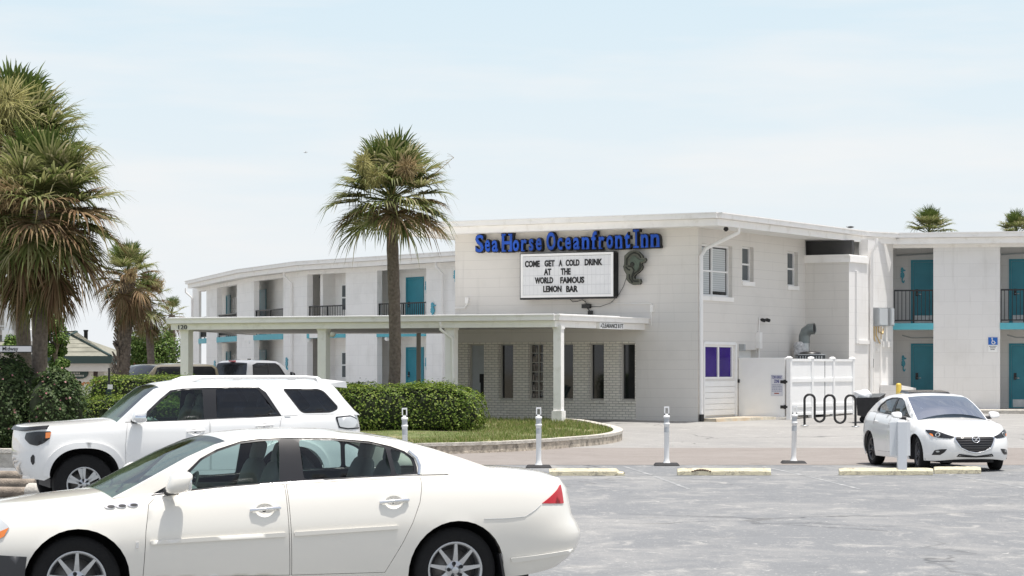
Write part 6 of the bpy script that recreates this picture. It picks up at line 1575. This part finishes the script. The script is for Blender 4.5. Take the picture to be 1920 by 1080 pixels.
# ------------------------------------------------------------------ near sedan (pearl white)
sd = Car('parked_car', 'large pearl white sedan in the foreground with a red tail lamp and nine-spoke wheels', 'car', (-3.544, 18.756), 19, PAINT_P,
    zs=[(-1.0, .66), (-.85, .755), (-.6, .83), (-.3, .875), (0, .905), (.35, .94), (.6, .962), (1.1, 1.015), (1.6, 1.046), (2.1, 1.068), (2.5, 1.082), (2.9, 1.085), (3.3, 1.084), (3.6, 1.08), (3.85, 1.066), (4.0, 1.045), (4.12, 1.01), (4.22, .97)],
    zb=[(-1.0, .30), (-.7, .24), (-.3, .22), (2.6, .22), (3.2, .25), (3.6, .28), (3.95, .33), (4.2, .42)],
    W=[(0, .83), (.12, .875), (.3, .912), (.47, .932), (.58, .938), (.72, .925), (.86, .898), (.94, .87), (1, .835)],
    xf=[(0, -.93), (.25, -1.0), (.6, -.99), (.85, -.95), (1, -.90)], xr=[(0, 4.08), (.12, 4.20), (.3, 4.235), (.42, 4.215), (.52, 4.15), (.75, 4.12), (.92, 4.10), (1, 4.06)],
    Df=.95, Dr=.75, af=2.5, ar=2.8,
    edge=[(.30, .945), (.45, 1.02), (.66, 1.13), (.88, 1.245), (1.10, 1.338), (1.28, 1.385), (1.5, 1.408), (1.8, 1.418), (2.1, 1.412), (2.35, 1.392), (2.6, 1.352), (2.85, 1.290), (3.1, 1.208), (3.3, 1.138), (3.5, 1.082)],
    gw=[(.9, .835), (1.05, .80), (1.2, .745), (1.32, .69), (1.40, .635), (1.43, .60)], gx=(1.9, 1.7, .10), bul=(.05, .03, .012))
S_A = (0.01, .335); RA = .395
cars_dbg = sd
# door outlines traced on the near flank
fd = [(.50, .35), (1.64, .335), (1.62, .70), (1.605, 1.036), (1.1, 1.005), (.60, .953), (.545, .90), (.515, .7)]
rdp = [(1.65, .335), (2.40, .335), (2.46, .44), (2.53, .56), (2.61, .72), (2.675, .88), (2.70, 1.0), (2.70, 1.072), (2.1, 1.058), (1.615, 1.036), (1.632, .70)]
hf, hr_ = sd.tr([(497, 957)])[0], sd.tr([(739, 942)])[0]
dishf, dishr = ell(hf, .075, .052), ell(hr_, .075, .052)
sd.body([(S_A[0], S_A[1], RA), (2.985, .335, RA)], [fd, rdp])
do = sd.door_set([(fd, [dishf]), (rdp, [dishr])])
fdo, rdo = do[:2], do[2:]
sd.dish(hf, .055, fdo); sd.dish(hr_, .055, rdo)
sd.handle(hf.x-.115, hf.x+.115, hf.y+.0, hf.y+.014, M['chrome'], fdo); sd.handle(hr_.x-.115, hr_.x+.115, hr_.y, hr_.y+.014, M['chrome'], rdo)
sd.strip(sd.qf, .95, lambda q: .055*min(1, max(0, (q-sd.qf)/.5)), 'hood')
sd.strip(2.95, sd.qr, lambda q: .042*min(1, max(0, (sd.qr-q)/.5)), 'trunk_lid')
gf = [(.755, .998), (.985, 1.222), (1.115, 1.287), (1.30, 1.345), (1.45, 1.362), (1.605, 1.369), (1.578, 1.054)]
gr_ = [(1.762, 1.369), (2.05, 1.362), (2.33, 1.336), (2.455, 1.306), (2.485, 1.092), (1.772, 1.068)]
gq = [(2.492, 1.298), (2.59, 1.264), (2.655, 1.215), (2.672, 1.16), (2.672, 1.104), (2.52, 1.092)]
dlo = [(.585, .968), (.80, 1.082), (.975, 1.237), (1.11, 1.305), (1.30, 1.363), (1.45, 1.381), (1.7, 1.388), (2.05, 1.380), (2.33, 1.354), (2.50, 1.314), (2.61, 1.273), (2.68, 1.218), (2.698, 1.15), (2.695, 1.094), (2.4, 1.082), (1.75, 1.058), (1.2, 1.024), (.75, .985)]
sd.cabin(dlo, [(rounded(gf, .02), GL), (rounded(gr_, .03), GL), (rounded(gq, .03), GL)], roof_idx=(1.18, 2.72), rw=GL, glass_w=GLW, belt=-.004)
sd.line([(.56, .964), (.75, .978), (1.2, 1.016), (1.75, 1.05), (2.4, 1.075), (2.70, 1.083)], .010, 'belt_trim', M['chrome'], fn=sd.gskin, off=.004)
sd.line([(2.705, 1.09), (2.72, 1.16), (2.70, 1.22), (2.64, 1.275)], .014, 'window_trim', M['chrome'], fn=sd.gskin, off=.003)
def curve(pts, k=6): return [Vector(p) for p in pts]
m0 = sd.tr([(281, 1014), (400, 1006), (536, 998), (536, 1006), (400, 1013.5), (283, 1021)]); m1 = sd.tr([(551, 997), (650, 991), (746, 985), (747, 991.5), (650, 998), (552, 1005)])
sd.overlay(rounded(m0, .012), 'side_moulding', PAINT_P, off=.014, th=.02); sd.overlay(rounded(m1, .012), 'side_moulding', PAINT_P, off=.014, th=.02)
tl = sd.tr([(1015.5, 944), (1050, 908), (1053.5, 925), (1056, 944)], guess=(4.05, .93)); 
sd.overlay(rounded(tl, .012), 'tail_lamp', REDL, off=.006)
hl = sd.tr([(-8, 968), (3, 974), (14, 984), (19, 990), (8, 1006), (-8, 1016)], guess=(-.75, .72)); sd.overlay(rounded(hl, .03), 'headlight', CLR, off=.006)
am = sd.tr([(-6, 1000), (17, 990), (8, 1006), (-8, 1015)], guess=(-.75, .70)); sd.overlay(am, 'indicator', AMB, off=.010)
ports = sd.tr([(206, 950), (227, 948.5), (249, 947)])
for p in ports: sd.overlay(ell(p, .042, .015, 14), 'fender_port', M['chrome'], off=.006); sd.overlay(ell((p.x+.008, p.y-.002), .028, .009, 12), 'fender_port', TRIMK, off=.010)
sd.line(sd.tr([(908, 973), (950, 972), (985, 968.5), (1003, 957), (1015, 946)]), .0024, 'bumper_seam', M['grey'], off=.0005)
bs_ = sd.tr([(956, 1046), (1000, 1041), (1040, 1035), (1074, 1028), (1075, 1033), (1040, 1042), (1000, 1049), (960, 1055)], guess=(3.9, .42)); sd.overlay(rounded(bs_, .02), 'bumper_moulding', PAINT_P, off=.013, th=.02)
lb = [(sd.qf+.02, .30), (-.60, .25), (-.36, .24), (-.375, .40), (-.365, .53), (-.62, .545), (sd.qf+.02, .56)]
sd.overlay(lb, 'dark_lower_panel', mat('dark grey panel', (.045, .046, .05), .5), off=.005)  # dark grey panel laid over the lower front of the body
bdg = sd.tr([(257, 1022)])[0]; sd.overlay([(bdg.x-.008, bdg.y-.022), (bdg.x+.012, bdg.y-.022), (bdg.x+.012, bdg.y+.022), (bdg.x-.008, bdg.y+.022)], 'badge', M['chrome'], off=.005)
for x in (S_A[0], 2.985):
    for y in (.80, -.80): sd.wheel(x, y*1.075, .335, .226, 'nine')
for s2 in (1, -1):
    mb = MB(); mb.hexa([(3.39, s2*.72, .12), (3.41, s2*.72, .12), (3.41, s2*.90, .12), (3.39, s2*.90, .12), (3.33, s2*.72, .46), (3.35, s2*.72, .46), (3.35, s2*.90, .46), (3.33, s2*.90, .46)]); sd.part(mb, 'mud_flap', TRIMK)
sd.tub(.55, 2.5, .50, .74); sd.seats([1.28, 2.2], .38, .52, .60, INT); sd.dash(.62, .93, .70)
mb = MB(); mb.box(2.5, 3.3, -.70, .70, .95, 1.0); sd.part(mb, 'parcel_shelf', INT)
mb = MB(); mb.box(-.5, 3.7, -.55, .55, .2, .26); sd.part(mb, 'underbody', PLASTK)
mx_, mz_ = sd.side_xz(336, 905, -1.02); sd.mirror((mx_, 1.02, mz_), (.085, .105, .082), PAINT_P, (mx_-.06, .84, mz_-.07))
mb = MB()
for i in range(2): mb.tube([(.36+.03*i, -.55+.5*i, .985), (.46, -.25+.5*i, 1.02), (.50, .10+.4*i, 1.035)], .008, 5)
sd.part(mb, 'wiper', TRIMK)

# ------------------------------------------------------------------ white SUV
sv = Car('parked_car', 'white SUV with roof rails and dark rear windows parked beyond the foreground sedan', 'suv', (-5.9205, 32.4564), 19, PAINT_W,
    ae=.80, zs=[(-.9, 1.09), (-.78, 1.110), (-.6, 1.132), (-.3, 1.152), (0, 1.172), (.4, 1.20), (.7, 1.208), (1.2, 1.222), (1.7, 1.238), (2.2, 1.255), (2.65, 1.275), (3.0, 1.288), (3.4, 1.295), (3.8, 1.285)],
    zb=[(-.9, .56), (-.7, .47), (-.4, .44), (0, .46), (.4, .50), (2.4, .50), (3.0, .5), (3.5, .52), (3.85, .56)],
    W=[(0, .86), (.15, .89), (.4, .922), (.6, .93), (.76, .925), (.92, .915), (1, .885)],
    xf=[(0, -.70), (.2, -.775), (.45, -.795), (.8, -.785), (1, -.765)], xr=[(0, 3.86), (.2, 3.9), (.5, 3.88), (.8, 3.86), (1, 3.83)],
    Df=.52, Dr=.45, af=3.4, ar=3.4, bow=.015,
    edge=[(.44, 1.205), (.62, 1.37), (.80, 1.53), (.95, 1.645), (1.10, 1.69), (1.35, 1.722), (1.7, 1.742), (2.2, 1.755), (2.8, 1.757), (3.2, 1.75), (3.36, 1.73), (3.45, 1.66), (3.58, 1.49), (3.70, 1.35), (3.78, 1.285)],
    gw=[(1.15, .872), (1.3, .85), (1.5, .80), (1.65, .75), (1.72, .71), (1.76, .66)], gx=(2.0, 1.9, .07), bul=(.045, .045, .03))
sfd = [(.545, .60), (.53, .9), (.56, 1.195), (1.0, 1.206), (1.66, 1.227), (1.67, .9), (1.68, .56), (.62, .56)]
srd = [(1.69, .56), (2.33, .56), (2.40, .75), (2.52, .93), (2.62, 1.10), (2.66, 1.262), (2.2, 1.246), (1.67, 1.228), (1.68, .9)]
h1 = sv.tr([(367, 810)])[0]; h2 = sv.tr([(496, 800)])[0]
sv.body([(0.0, .40, .475), (2.79, .40, .475)], [sfd, srd])
do = sv.door_set([(sfd, [ell(h1, .07, .045)]), (srd, [ell(h2, .07, .045)])]); 
sv.dish(h1, .05, do[:2]); sv.dish(h2, .05, do[2:]); sv.handle(h1.x-.12, h1.x+.12, h1.y+.006, h1.y+.02, PAINT_W, do[:2]); sv.handle(h2.x-.12, h2.x+.12, h2.y+.006, h2.y+.02, PAINT_W, do[2:])
sv.strip(sv.qf, 1.0, lambda q: .06*min(1, max(0, (q-sv.qf)/.4)), 'hood')
sv.strip(3.5, sv.qr, .0, 'tailgate_ledge')
W1 = [(.815, 1.222), (.895, 1.35), (1.04, 1.49), (1.185, 1.605), (1.34, 1.632), (1.60, 1.64), (1.60, 1.240)]
W2 = [(1.785, 1.65), (2.06, 1.652), (2.36, 1.648), (2.625, 1.292), (1.775, 1.256)]
W3 = [(2.70, 1.650), (3.20, 1.648), (3.285, 1.615), (3.47, 1.405), (3.46, 1.36), (3.36, 1.318), (2.985, 1.312), (2.93, 1.34)]
sdlo = [(.70, 1.218), (.86, 1.37), (1.02, 1.515), (1.165, 1.63), (1.33, 1.655), (1.7, 1.668), (2.06, 1.672), (2.38, 1.668), (2.47, 1.60), (2.668, 1.282), (2.2, 1.262), (1.7, 1.244), (1.2, 1.229)]
# the rear quarter glass is separate: lay it as its own opening by cutting the panel with a second outline
def cabin2(c, dlo, glasses, extra, extra_m, **kw):
    base_panel = globals()['panel']
    def pn(mb, fn, outer, holes=(), *a, **k):
        if list(holes) and holes[0] is dlo: holes = [dlo, extra]
        return base_panel(mb, fn, outer, holes, *a, **k)
    globals()['panel'] = pn
    c.cabin(dlo, glasses, **kw); globals()['panel'] = base_panel
    for s2 in (1, -1):
        mb = MB(); base_panel(mb, c.gskin, extra, [inset2(extra, .022)], .08, rim=.012, off=-.005, both=False, side=s2); c.part(mb, 'window_surround', TRIMK)
        mb = MB(); base_panel(mb, c.gskin, inset2(extra, .018), [], .12, both=False, side=s2, rim=0, off=-.012); c.part(mb, 'window', extra_m)
cabin2(sv, sdlo, [(rounded(W1, .02), GLM), (rounded(W2, .03), GLD)], rounded(W3, .05), GLD, roof_idx=(1.05, 3.38), rw=GLD, glass_w=GLW, belt=-.004)
fl = lambda x: [(x+.475*k1*math.copysign(abs(math.cos(a))**.8, math.cos(a)), .40+.475*k1*abs(math.sin(a))**.8) for k1, rng in ((1.0, range(0, 29)), (1.16, range(28, -1, -1))) for a in [math.pi*(.05+.90*i/28) for i in rng]]
sv.overlay(fl(0.0), 'wheel_flare', PAINT_W, off=.035, th=.045, sp=.07); sv.overlay(fl(2.79), 'wheel_flare', PAINT_W, off=.035, th=.045, sp=.07)
hp_ = sv.tr([(47, 822), (50, 812), (72, 809.5), (96, 809), (94, 822), (82, 831), (70, 836), (57, 833)], guess=(-.75, 1.0)); sv.overlay(rounded(hp_, .02), 'headlight', LAMPK, off=.010)
ap = sv.tr([(86, 811.5), (96, 810.5), (93.5, 821), (85.5, 822)], guess=(-.6, 1.05)); sv.overlay(ap, 'indicator', AMB, off=.016, parent=None)
lp = sv.tr([(66, 820), (75, 815), (79, 824), (70, 830)], guess=(-.7, 1.0)); sv.overlay(rounded(lp, .02), 'headlight_lens', TRIMK, off=.013)
fp = sv.tr([(58, 858), (62, 852), (65, 856), (65, 868), (62, 872), (58.5, 866)], guess=(-.8, .75)); sv.overlay(rounded(fp, .01), 'fog_lamp', LAMPK, off=.008)
# bug deflector on the hood edge
mb = MB(); vs = []
for i in range(25):
    q = sv.qf+(1.05)*i/24; x, y, xr_ = sv.plan(q, 1); z = sv.zs(xr_)
    vs.append((x-.02, y+.004, z-.012, x+.015, y-.012, z+.035))
for s2 in (1, -1):
    A = [(a, s2*b, c) for a, b, c, *_ in vs]+[(d, s2*e, f_) for *_, d, e, f_ in vs]; n = len(vs); A2 = [(v[0]-.012, v[1]+s2*.008, v[2]+.003) for v in A]
    mb.add(A, [(i, i+1, n+i+1, n+i) for i in range(n-1)], True); mb.add(A2, [(i, n+i, n+i+1, i+1) for i in range(n-1)], True); mb.add(A[n:]+A2[n:], [(i, i+1, n+i+1, n+i) for i in range(n-1)])
sv.part(mb, 'bug_deflector', TRIMK)
tp = sv.tr([(632.5, 784), (657, 781.5), (668, 787), (672, 801), (651, 802.5), (637, 800)], guess=(3.6, 1.15)); sv.overlay(rounded(tp, .015), 'tail_lamp', CLR, off=.010)
tq = inset2(tp, -.02); sv.overlay(rounded(tq, .02), 'tail_lamp_housing', LAMPK, off=.005)
bp_ = sv.tr([(532, 775), (544, 774.7), (544, 777.5), (532, 778)], guess=(2.75, 1.27), fn=sv.skin); sv.overlay([(2.70, 1.275-.012), (2.78, 1.275-.012), (2.78, 1.275+.004), (2.70, 1.275+.004)], 'badge', M['grey'], off=.004)
for s2 in (1, -1):   # roof rails and spoiler
    mb = MB(); y = s2*.62
    mb.tube([(1.42, y, 1.735), (1.60, y, 1.792), (1.8, y, 1.80), (3.05, y, 1.803), (3.22, y, 1.79), (3.32, y, 1.74)], [.02, .026, .026, .026, .026, .018], 8)
    for x in (2.1, 2.86): mb.box(x-.05, x+.05, y-.018, y+.018, 1.74, 1.79)
    sv.part(mb, 'roof_rail', PAINT_W)
mb = MB(); mb.hexa([(3.22, -.69, 1.70), (3.64, -.64, 1.655), (3.64, .64, 1.655), (3.22, .69, 1.70), (3.20, -.66, 1.79), (3.62, -.65, 1.745), (3.62, .65, 1.745), (3.20, .66, 1.79)]); sv.part(mb, 'rear_spoiler', PAINT_W)
for x in (0.0, 2.79):
    for y in (.80, -.80): sv.wheel(x, y*1.09, .395, .232, 'six', w=.25)
sv.tub(.6, 2.25, .72, .74); sv.seats([1.25, 2.15], .38, .74, .62, INT); sv.dash(.62, 1.17, .72)
mb = MB(); mb.box(-.4, 3.4, -.55, .55, .34, .46); sv.part(mb, 'underbody', PLASTK)
a, b = sv.side_xz(261, 779, -1.02); sv.mirror((a, 1.02, b), (.085, .11, .085), PAINT_W, (a-.06, .86, b-.08), mf=TRIMK); 
for s2 in (1, -1): mb = MB(); mb.blob((a+.004, s2*1.022, b-.035), (.092, .116, .062), .6, 16, 8); sv.part(mb, 'mirror_shell', M['chrome'])

# ------------------------------------------------------------------ compact car facing the camera
mz = Car('parked_car', 'white compact car facing the lot with a dark grille and round winged badge', 'car', (8.45, 45.4), 99.8, PAINT_W,
    zs=[(-.93, .66), (-.8, .735), (-.6, .785), (-.3, .835), (0, .875), (.4, .93), (.7, .965), (1.2, .995), (1.7, 1.015), (2.2, 1.035), (2.7, 1.05), (3.1, 1.05), (3.4, 1.02), (3.66, .95)],
    zb=[(-.93, .24), (-.6, .20), (0, .20), (2.7, .20), (3.3, .26), (3.66, .34)],
    W=[(0, .86), (.15, .89), (.4, .898), (.65, .89), (.85, .86), (1, .79)],
    xf=[(0, -.86), (.2, -.93), (.5, -.935), (.8, -.90), (1, -.84)], xr=[(0, 3.58), (.3, 3.66), (.7, 3.62), (1, 3.54)],
    Df=.95, Dr=.8, af=2.3, ar=2.5, near=1,
    edge=[(.35, .925), (.62, 1.08), (.92, 1.235), (1.18, 1.345), (1.38, 1.390), (1.65, 1.412), (1.95, 1.412), (2.3, 1.385), (2.65, 1.315), (2.95, 1.215), (3.2, 1.10), (3.32, 1.045)],
    gw=[(.9, .795), (1.05, .75), (1.2, .695), (1.32, .64), (1.40, .575)], gx=(1.8, 1.7, .12), bul=(.15, .035, .12))
mfd = [(.50, .33), (1.55, .30), (1.53, .7), (1.50, .995), (.9, .965), (.52, .93), (.48, .7)]; mrd = [(1.56, .30), (2.16, .30), (2.28, .5), (2.42, .7), (2.48, 1.03), (2.0, 1.015), (1.51, .996), (1.54, .7)]
mz.body([(0, .32, .375), (2.70, .32, .375)], [mfd, mrd]); do = mz.door_set([(mfd, []), (mrd, [])])
mz.handle(1.25, 1.45, .84, .85, PAINT_W, do[:2]); mz.handle(2.15, 2.34, .87, .88, PAINT_W, do[2:])
mz.strip(mz.qf, 1.0, lambda q: .075*min(1, max(0, (q-mz.qf)/.55)), 'hood'); mz.strip(2.9, mz.qr, lambda q: .03*min(1, max(0, (mz.qr-q)/.5)), 'trunk_lid')
V1 = [(.80, 1.005), (1.0, 1.15), (1.22, 1.275), (1.42, 1.325), (1.62, 1.335), (1.58, 1.03)]; V2 = [(1.72, 1.335), (2.0, 1.33), (2.3, 1.285), (2.55, 1.19), (2.62, 1.10), (2.5, 1.06), (1.70, 1.035)]
mdlo = [(.62, .975), (.80, 1.06), (1.0, 1.175), (1.2, 1.285), (1.42, 1.343), (1.75, 1.355), (2.05, 1.348), (2.32, 1.303), (2.58, 1.205), (2.70, 1.11), (2.68, 1.065), (2.2, 1.04), (1.6, 1.015), (1.1, .992)]
mz.cabin(mdlo, [(V1, GLD), (V2, GLD)], roof_idx=(1.25, 2.5), rw=GLD, glass_w=GLZ, belt=-.004)
FG = lambda pts: mz.tr(pts, guess=(mz.qf+.35, .6))
def left_half(pts):  return FG(pts)
# grille: traced left half, mirrored about the nose
gl = FG([(1833, 819.3), (1812, 819), (1793, 819.6), (1791.5, 823), (1795.5, 829), (1803.5, 839.5), (1817.8, 846.3), (1833, 848.8)])
def nose_patch(half, name, m, off, th=.012, parent=None):
    """panel across the nose from a half outline (q >= nose centre)"""
    qc = mz.qf; half = [Vector((max(0, p.x-qc), p.y)) for p in half]; half[0].x = 0; half[-1].x = 0
    full = half+[Vector((-p.x, p.y)) for p in half[-2:0:-1]]
    def fn(u, z, off=0, side=1): return mz.skin(qc+abs(u)+1e-4, z, off, 1 if u >= 0 else -1)
    mb = MB(); panel(mb, fn, full, [], .045, both=False, side=1, rim=th, off=off); return mz.part(mb, name, m, parent), fn, full
g_o, gfn, gfull = nose_patch(gl, 'grille', TRIMK, .006)
mb = MB()
hw_ = max(p.x for p in gfull); zz0, zz1 = min(p.y for p in gfull), max(p.y for p in gfull)
for k in range(1, 7):
    z = zz0+(zz1-zz0)*k/7; lim = max([abs(p.x) for p in resample(gfull, .01) if abs(p.y-z) < .02] or [0])-.03
    if lim > .05: mb.tube([gfn(-lim+2*lim*i/16, z, .012) for i in range(17)], .007, 5)
mz.part(mb, 'grille_bar', PLASTK, g_o)
wing = [p for p in gl if True][2:]; wing = [Vector((max(0, p.x-mz.qf), p.y)) for p in wing]
wing[-1].x = 0
mb = MB(); path = [Vector((p.x+.012, p.y-.006)) for p in wing]; path = resample(path, .03, False); path += [Vector((-p.x, p.y)) for p in path[-2::-1]]
mb.tube([gfn(p.x, p.y, .008) for p in path], .014, 8); mz.part(mb, 'grille_surround', M['chrome'])
ec = FG([(1834, 824.5)])[0]; ec = (0, ec.y)
mb = MB(); mb.tube([gfn(.073*math.cos(2*math.pi*k/28), ec[1]+.060*math.sin(2*math.pi*k/28), .022) for k in range(28)], .008, 6, closed=True)
wv = [(-.066, .012), (-.045, .02), (-.022, .008), (0, -.018), (.022, .008), (.045, .02), (.066, .012)]; mb.tube([gfn(a, ec[1]+b, .024) for a, b in wv], [.004, .008, .009, .009, .009, .008, .004], 6)
mb.tube([gfn(-.055, ec[1]-.03, .022), gfn(-.02, ec[1]-.028, .024), gfn(0, ec[1]-.022, .024), gfn(.02, ec[1]-.028, .024), gfn(.055, ec[1]-.03, .022)], .005, 5); mz.part(mb, 'badge', M['chrome'])
hlm = FG([(1735, 806), (1749.6, 806.6), (1764, 810.8), (1776, 815.2), (1790, 819.4), (1783, 822.2), (1772, 821.8), (1759, 820.6), (1747.5, 817.6), (1739.5, 811.8)])
mz.overlay(rounded(hlm, .012), 'headlight', LAMPK, off=.007)
hc = FG([(1758.5, 815.5)])[0]
mz.overlay(ell(hc, .05, .038, 18), 'headlight_lens', CLR, off=.012); mz.overlay(ell(hc, .032, .025, 16), 'headlight_lens', LAMPK, off=.017)
mz.overlay(FG([(1742.5, 812.8), (1748.5, 813.8), (1751, 819), (1746.5, 817)]), 'indicator', AMB, off=.012)
fgm = FG([(1747, 853), (1752.6, 844.2), (1764, 842.4), (1776, 842), (1770.4, 848.5), (1763, 853)]); mz.overlay(rounded(fgm, .015), 'fog_lamp', TRIMK, off=.006)
mz.overlay(ell(FG([(1758.5, 846.5)])[0], .04, .016, 12), 'fog_lamp_lens', M['steel'], off=.012)
nose_patch(FG([(1833, 855.2), (1798.5, 851.2), (1793.5, 856), (1812, 857), (1833, 857.8)]), 'lower_intake', TRIMK, .005)
mb = MB(); mb.hexa([(1.62, -.43, 1.43), (2.15, -.43, 1.44), (2.15, .43, 1.44), (1.62, .43, 1.43), (1.66, -.40, 1.462), (2.12, -.40, 1.495), (2.12, .40, 1.495), (1.66, .40, 1.462)]); mz.part(mb, 'sunroof', GLB)
mz.overlay([(3.28, .80), (3.50, .82), (3.52, .94), (3.36, .93)], 'tail_lamp', REDL, off=.006)
for x in (0, 2.70):
    for y in (.78, -.78): mz.wheel(x, y*1.06, .32, .225, 'ten', w=.205, alloy=ALLOYD, steer=-8 if x == 0 else 0)
mz.tub(.6, 2.2, .48, .66); mz.seats([1.25, 2.1], .36, .50, .60, PLASTK); mz.dash(.70, .92, .66)
mb = MB(); mb.box(-.5, 3.2, -.5, .5, .16, .24); mz.part(mb, 'underbody', PLASTK)
mz.mirror((.72, .98, 1.03), (.075, .10, .062), PAINT_W, (.68, .80, .97))
mb = MB(); mb.blob((1.18, 0, 1.325), (.05, .11, .03), .6, 12, 8); mz.part(mb, 'rear_view_mirror', PLASTK)

# ------------------------------------------------------------------ vehicles behind the left hedge
def wagon(name, label, cat, O, psi, paint, zroof, z0, L=4.4, near=-1, rails=False, slant=.55, glass=GLB, pick=False, group=None):
    x1 = L-1.0
    bel = zroof-.62
    if pick:
        edge = [(.55, bel-.02), (.85, bel+.25), (1.15, bel+.50), (1.35, bel+.585), (1.7, bel+.61), (2.4, bel+.615), (2.72, bel+.59), (2.85, bel+.50), (3.0, bel+.02)]
    else:
        edge = [(.50, bel-.02), (.50+slant*.5, bel+.28), (.50+slant*.95, bel+.53), (.50+slant*1.2, bel+.585), (1.9, bel+.62), (x1-.4, bel+.61), (x1-.12, bel+.58), (x1-.02, bel+.48), (x1+.06, bel+.02)]
    c = Car(name, label, cat, O, psi, paint, z=z0, near=near,
        zs=[(-.9, bel-.18), (-.6, bel-.10), (0, bel-.06), (.6, bel-.01), (1.5, bel), (x1, bel), (x1+.2, bel-.02)], zb=[(-.9, .42), (0, .38), (x1, .42)],
        W=[(0, .88), (.2, .92), (.6, .925), (.9, .90), (1, .87)], xf=[(0, -.85), (.4, -.9), (1, -.82)], xr=[(0, L-.95), (.4, L-.9), (1, L-.95)], Df=.6, Dr=.4, af=2.8, ar=3.4,
        edge=edge, gw=[(bel-.1, .87), (bel+.2, .82), (bel+.5, .75), (bel+.62, .66)], gx=(1.9, 1.8, .05), bul=(.08, .03, .04))
    c.body([(0, .38, .43), (L-1.75, .38, .43)], [], sp=.12)
    c.strip(c.qf, 1.0, .05, 'hood', n=14)
    if not pick: c.strip(x1-.3, c.qr, .0, 'tailgate_ledge', n=8)
    xe = edge[-2][0]-.12; xm = (edge[2][0]+xe)/2
    a = edge[2][0]+.02
    if pick:
        g1 = [(.98, bel+.04), (1.30, bel+.42), (1.42, bel+.50), (1.78, bel+.51), (1.83, bel+.04)]; g2 = [(1.90, bel+.04), (1.86, bel+.51), (2.38, bel+.51), (2.60, bel+.44), (2.66, bel+.08), (2.6, bel+.04)]; gs = [g1, g2]
    else:
        g1 = [(edge[1][0]+.12, bel+.06), (a+.08, bel+.48), (a+.2, bel+.51), (xm-.06, bel+.52), (xm-.06, bel+.06)]; g2 = [(xm+.04, bel+.06), (xm+.04, bel+.52), (xe-.08, bel+.52), (xe, bel+.44), (xe+.02, bel+.06)]; gs = [g1, g2]
    d = [(gs[0][0][0]-.05, bel+.02), (gs[0][1][0]-.04, gs[0][1][1]+.02), (gs[0][2][0], gs[0][2][1]+.025), (gs[1][2][0], gs[1][2][1]+.025), (gs[1][3][0]+.035, gs[1][3][1]+.02), (gs[1][4][0]+.035, gs[1][4][1]), (gs[1][-1][0]+.02, bel+.02)]
    c.cabin(d, [(g, glass) for g in gs], roof_idx=(edge[3][0]-.05, edge[-3][0]+.05), rw=glass, glass_w=glass, belt=-.004)
    for x in (0, L-1.75):
        for y in (.72, -.72): c.wheel(x, y, .38, .23, 'ten', alloy=ALLOYD)
    c.mirror((edge[1][0]+.02, 1.05, bel+.12), (.06, .10, .09), TRIMK, (edge[1][0], .86, bel+.04))
    return c
q = P(330, 690, 84); k1 = wagon('parked_car', 'black SUV with stickers on its dark windscreen, partly behind the left hedge', 'suv', (-13.3, 79.6), 40, PAINT_K, 1.80, .26, slant=.6)
mb = MB()
for a, b in ((-.30, .25), (.18, .42)): mb.hexa([(.86-.02, a, 1.50), (.86-.02, a+.22, 1.50), (.87-.02, a+.22, 1.50), (.87-.02, a, 1.50), (.92-.02, a, 1.56), (.92-.02, a+.22, 1.56), (.93-.02, a+.22, 1.56), (.93-.02, a, 1.56)])
k1.part(mb, 'sticker', M['white'])
k2 = wagon('parked_car', 'tan edged SUV with a broad dark windscreen behind the first canopy post', 'suv', (-12.55, 75.6), 40, PAINT_T, 1.80, .26, slant=.6)
k3 = wagon('pickup_truck', 'silver pickup truck cab with a red high brake lamp behind the white SUV roof', 'pickup truck', (-8.1, 86.5), -127, PAINT_S, 1.94, .26, L=5.6, near=1, pick=True)
bel = 1.94-.62
mb = MB(); mb.box(3.05, 4.62, .78, .86, bel-.5, bel+.02); mb.box(3.05, 4.62, -.86, -.78, bel-.5, bel+.02); mb.box(4.55, 4.64, -.80, .80, bel-.5, bel+.02); mb.box(3.0, 4.6, -.8, .8, bel-.55, bel-.5); k3.part(mb, 'bed', PAINT_S)
mb = MB(); mb.box(2.80, 2.90, -.13, .13, bel+.575, bel+.615); k3.part(mb, 'brake_lamp', REDL)
mb = MB(); mb.box(1.9, 1.98, -.1, .0, bel+.64, bel+.68); k3.part(mb, 'roof_antenna', TRIMK)
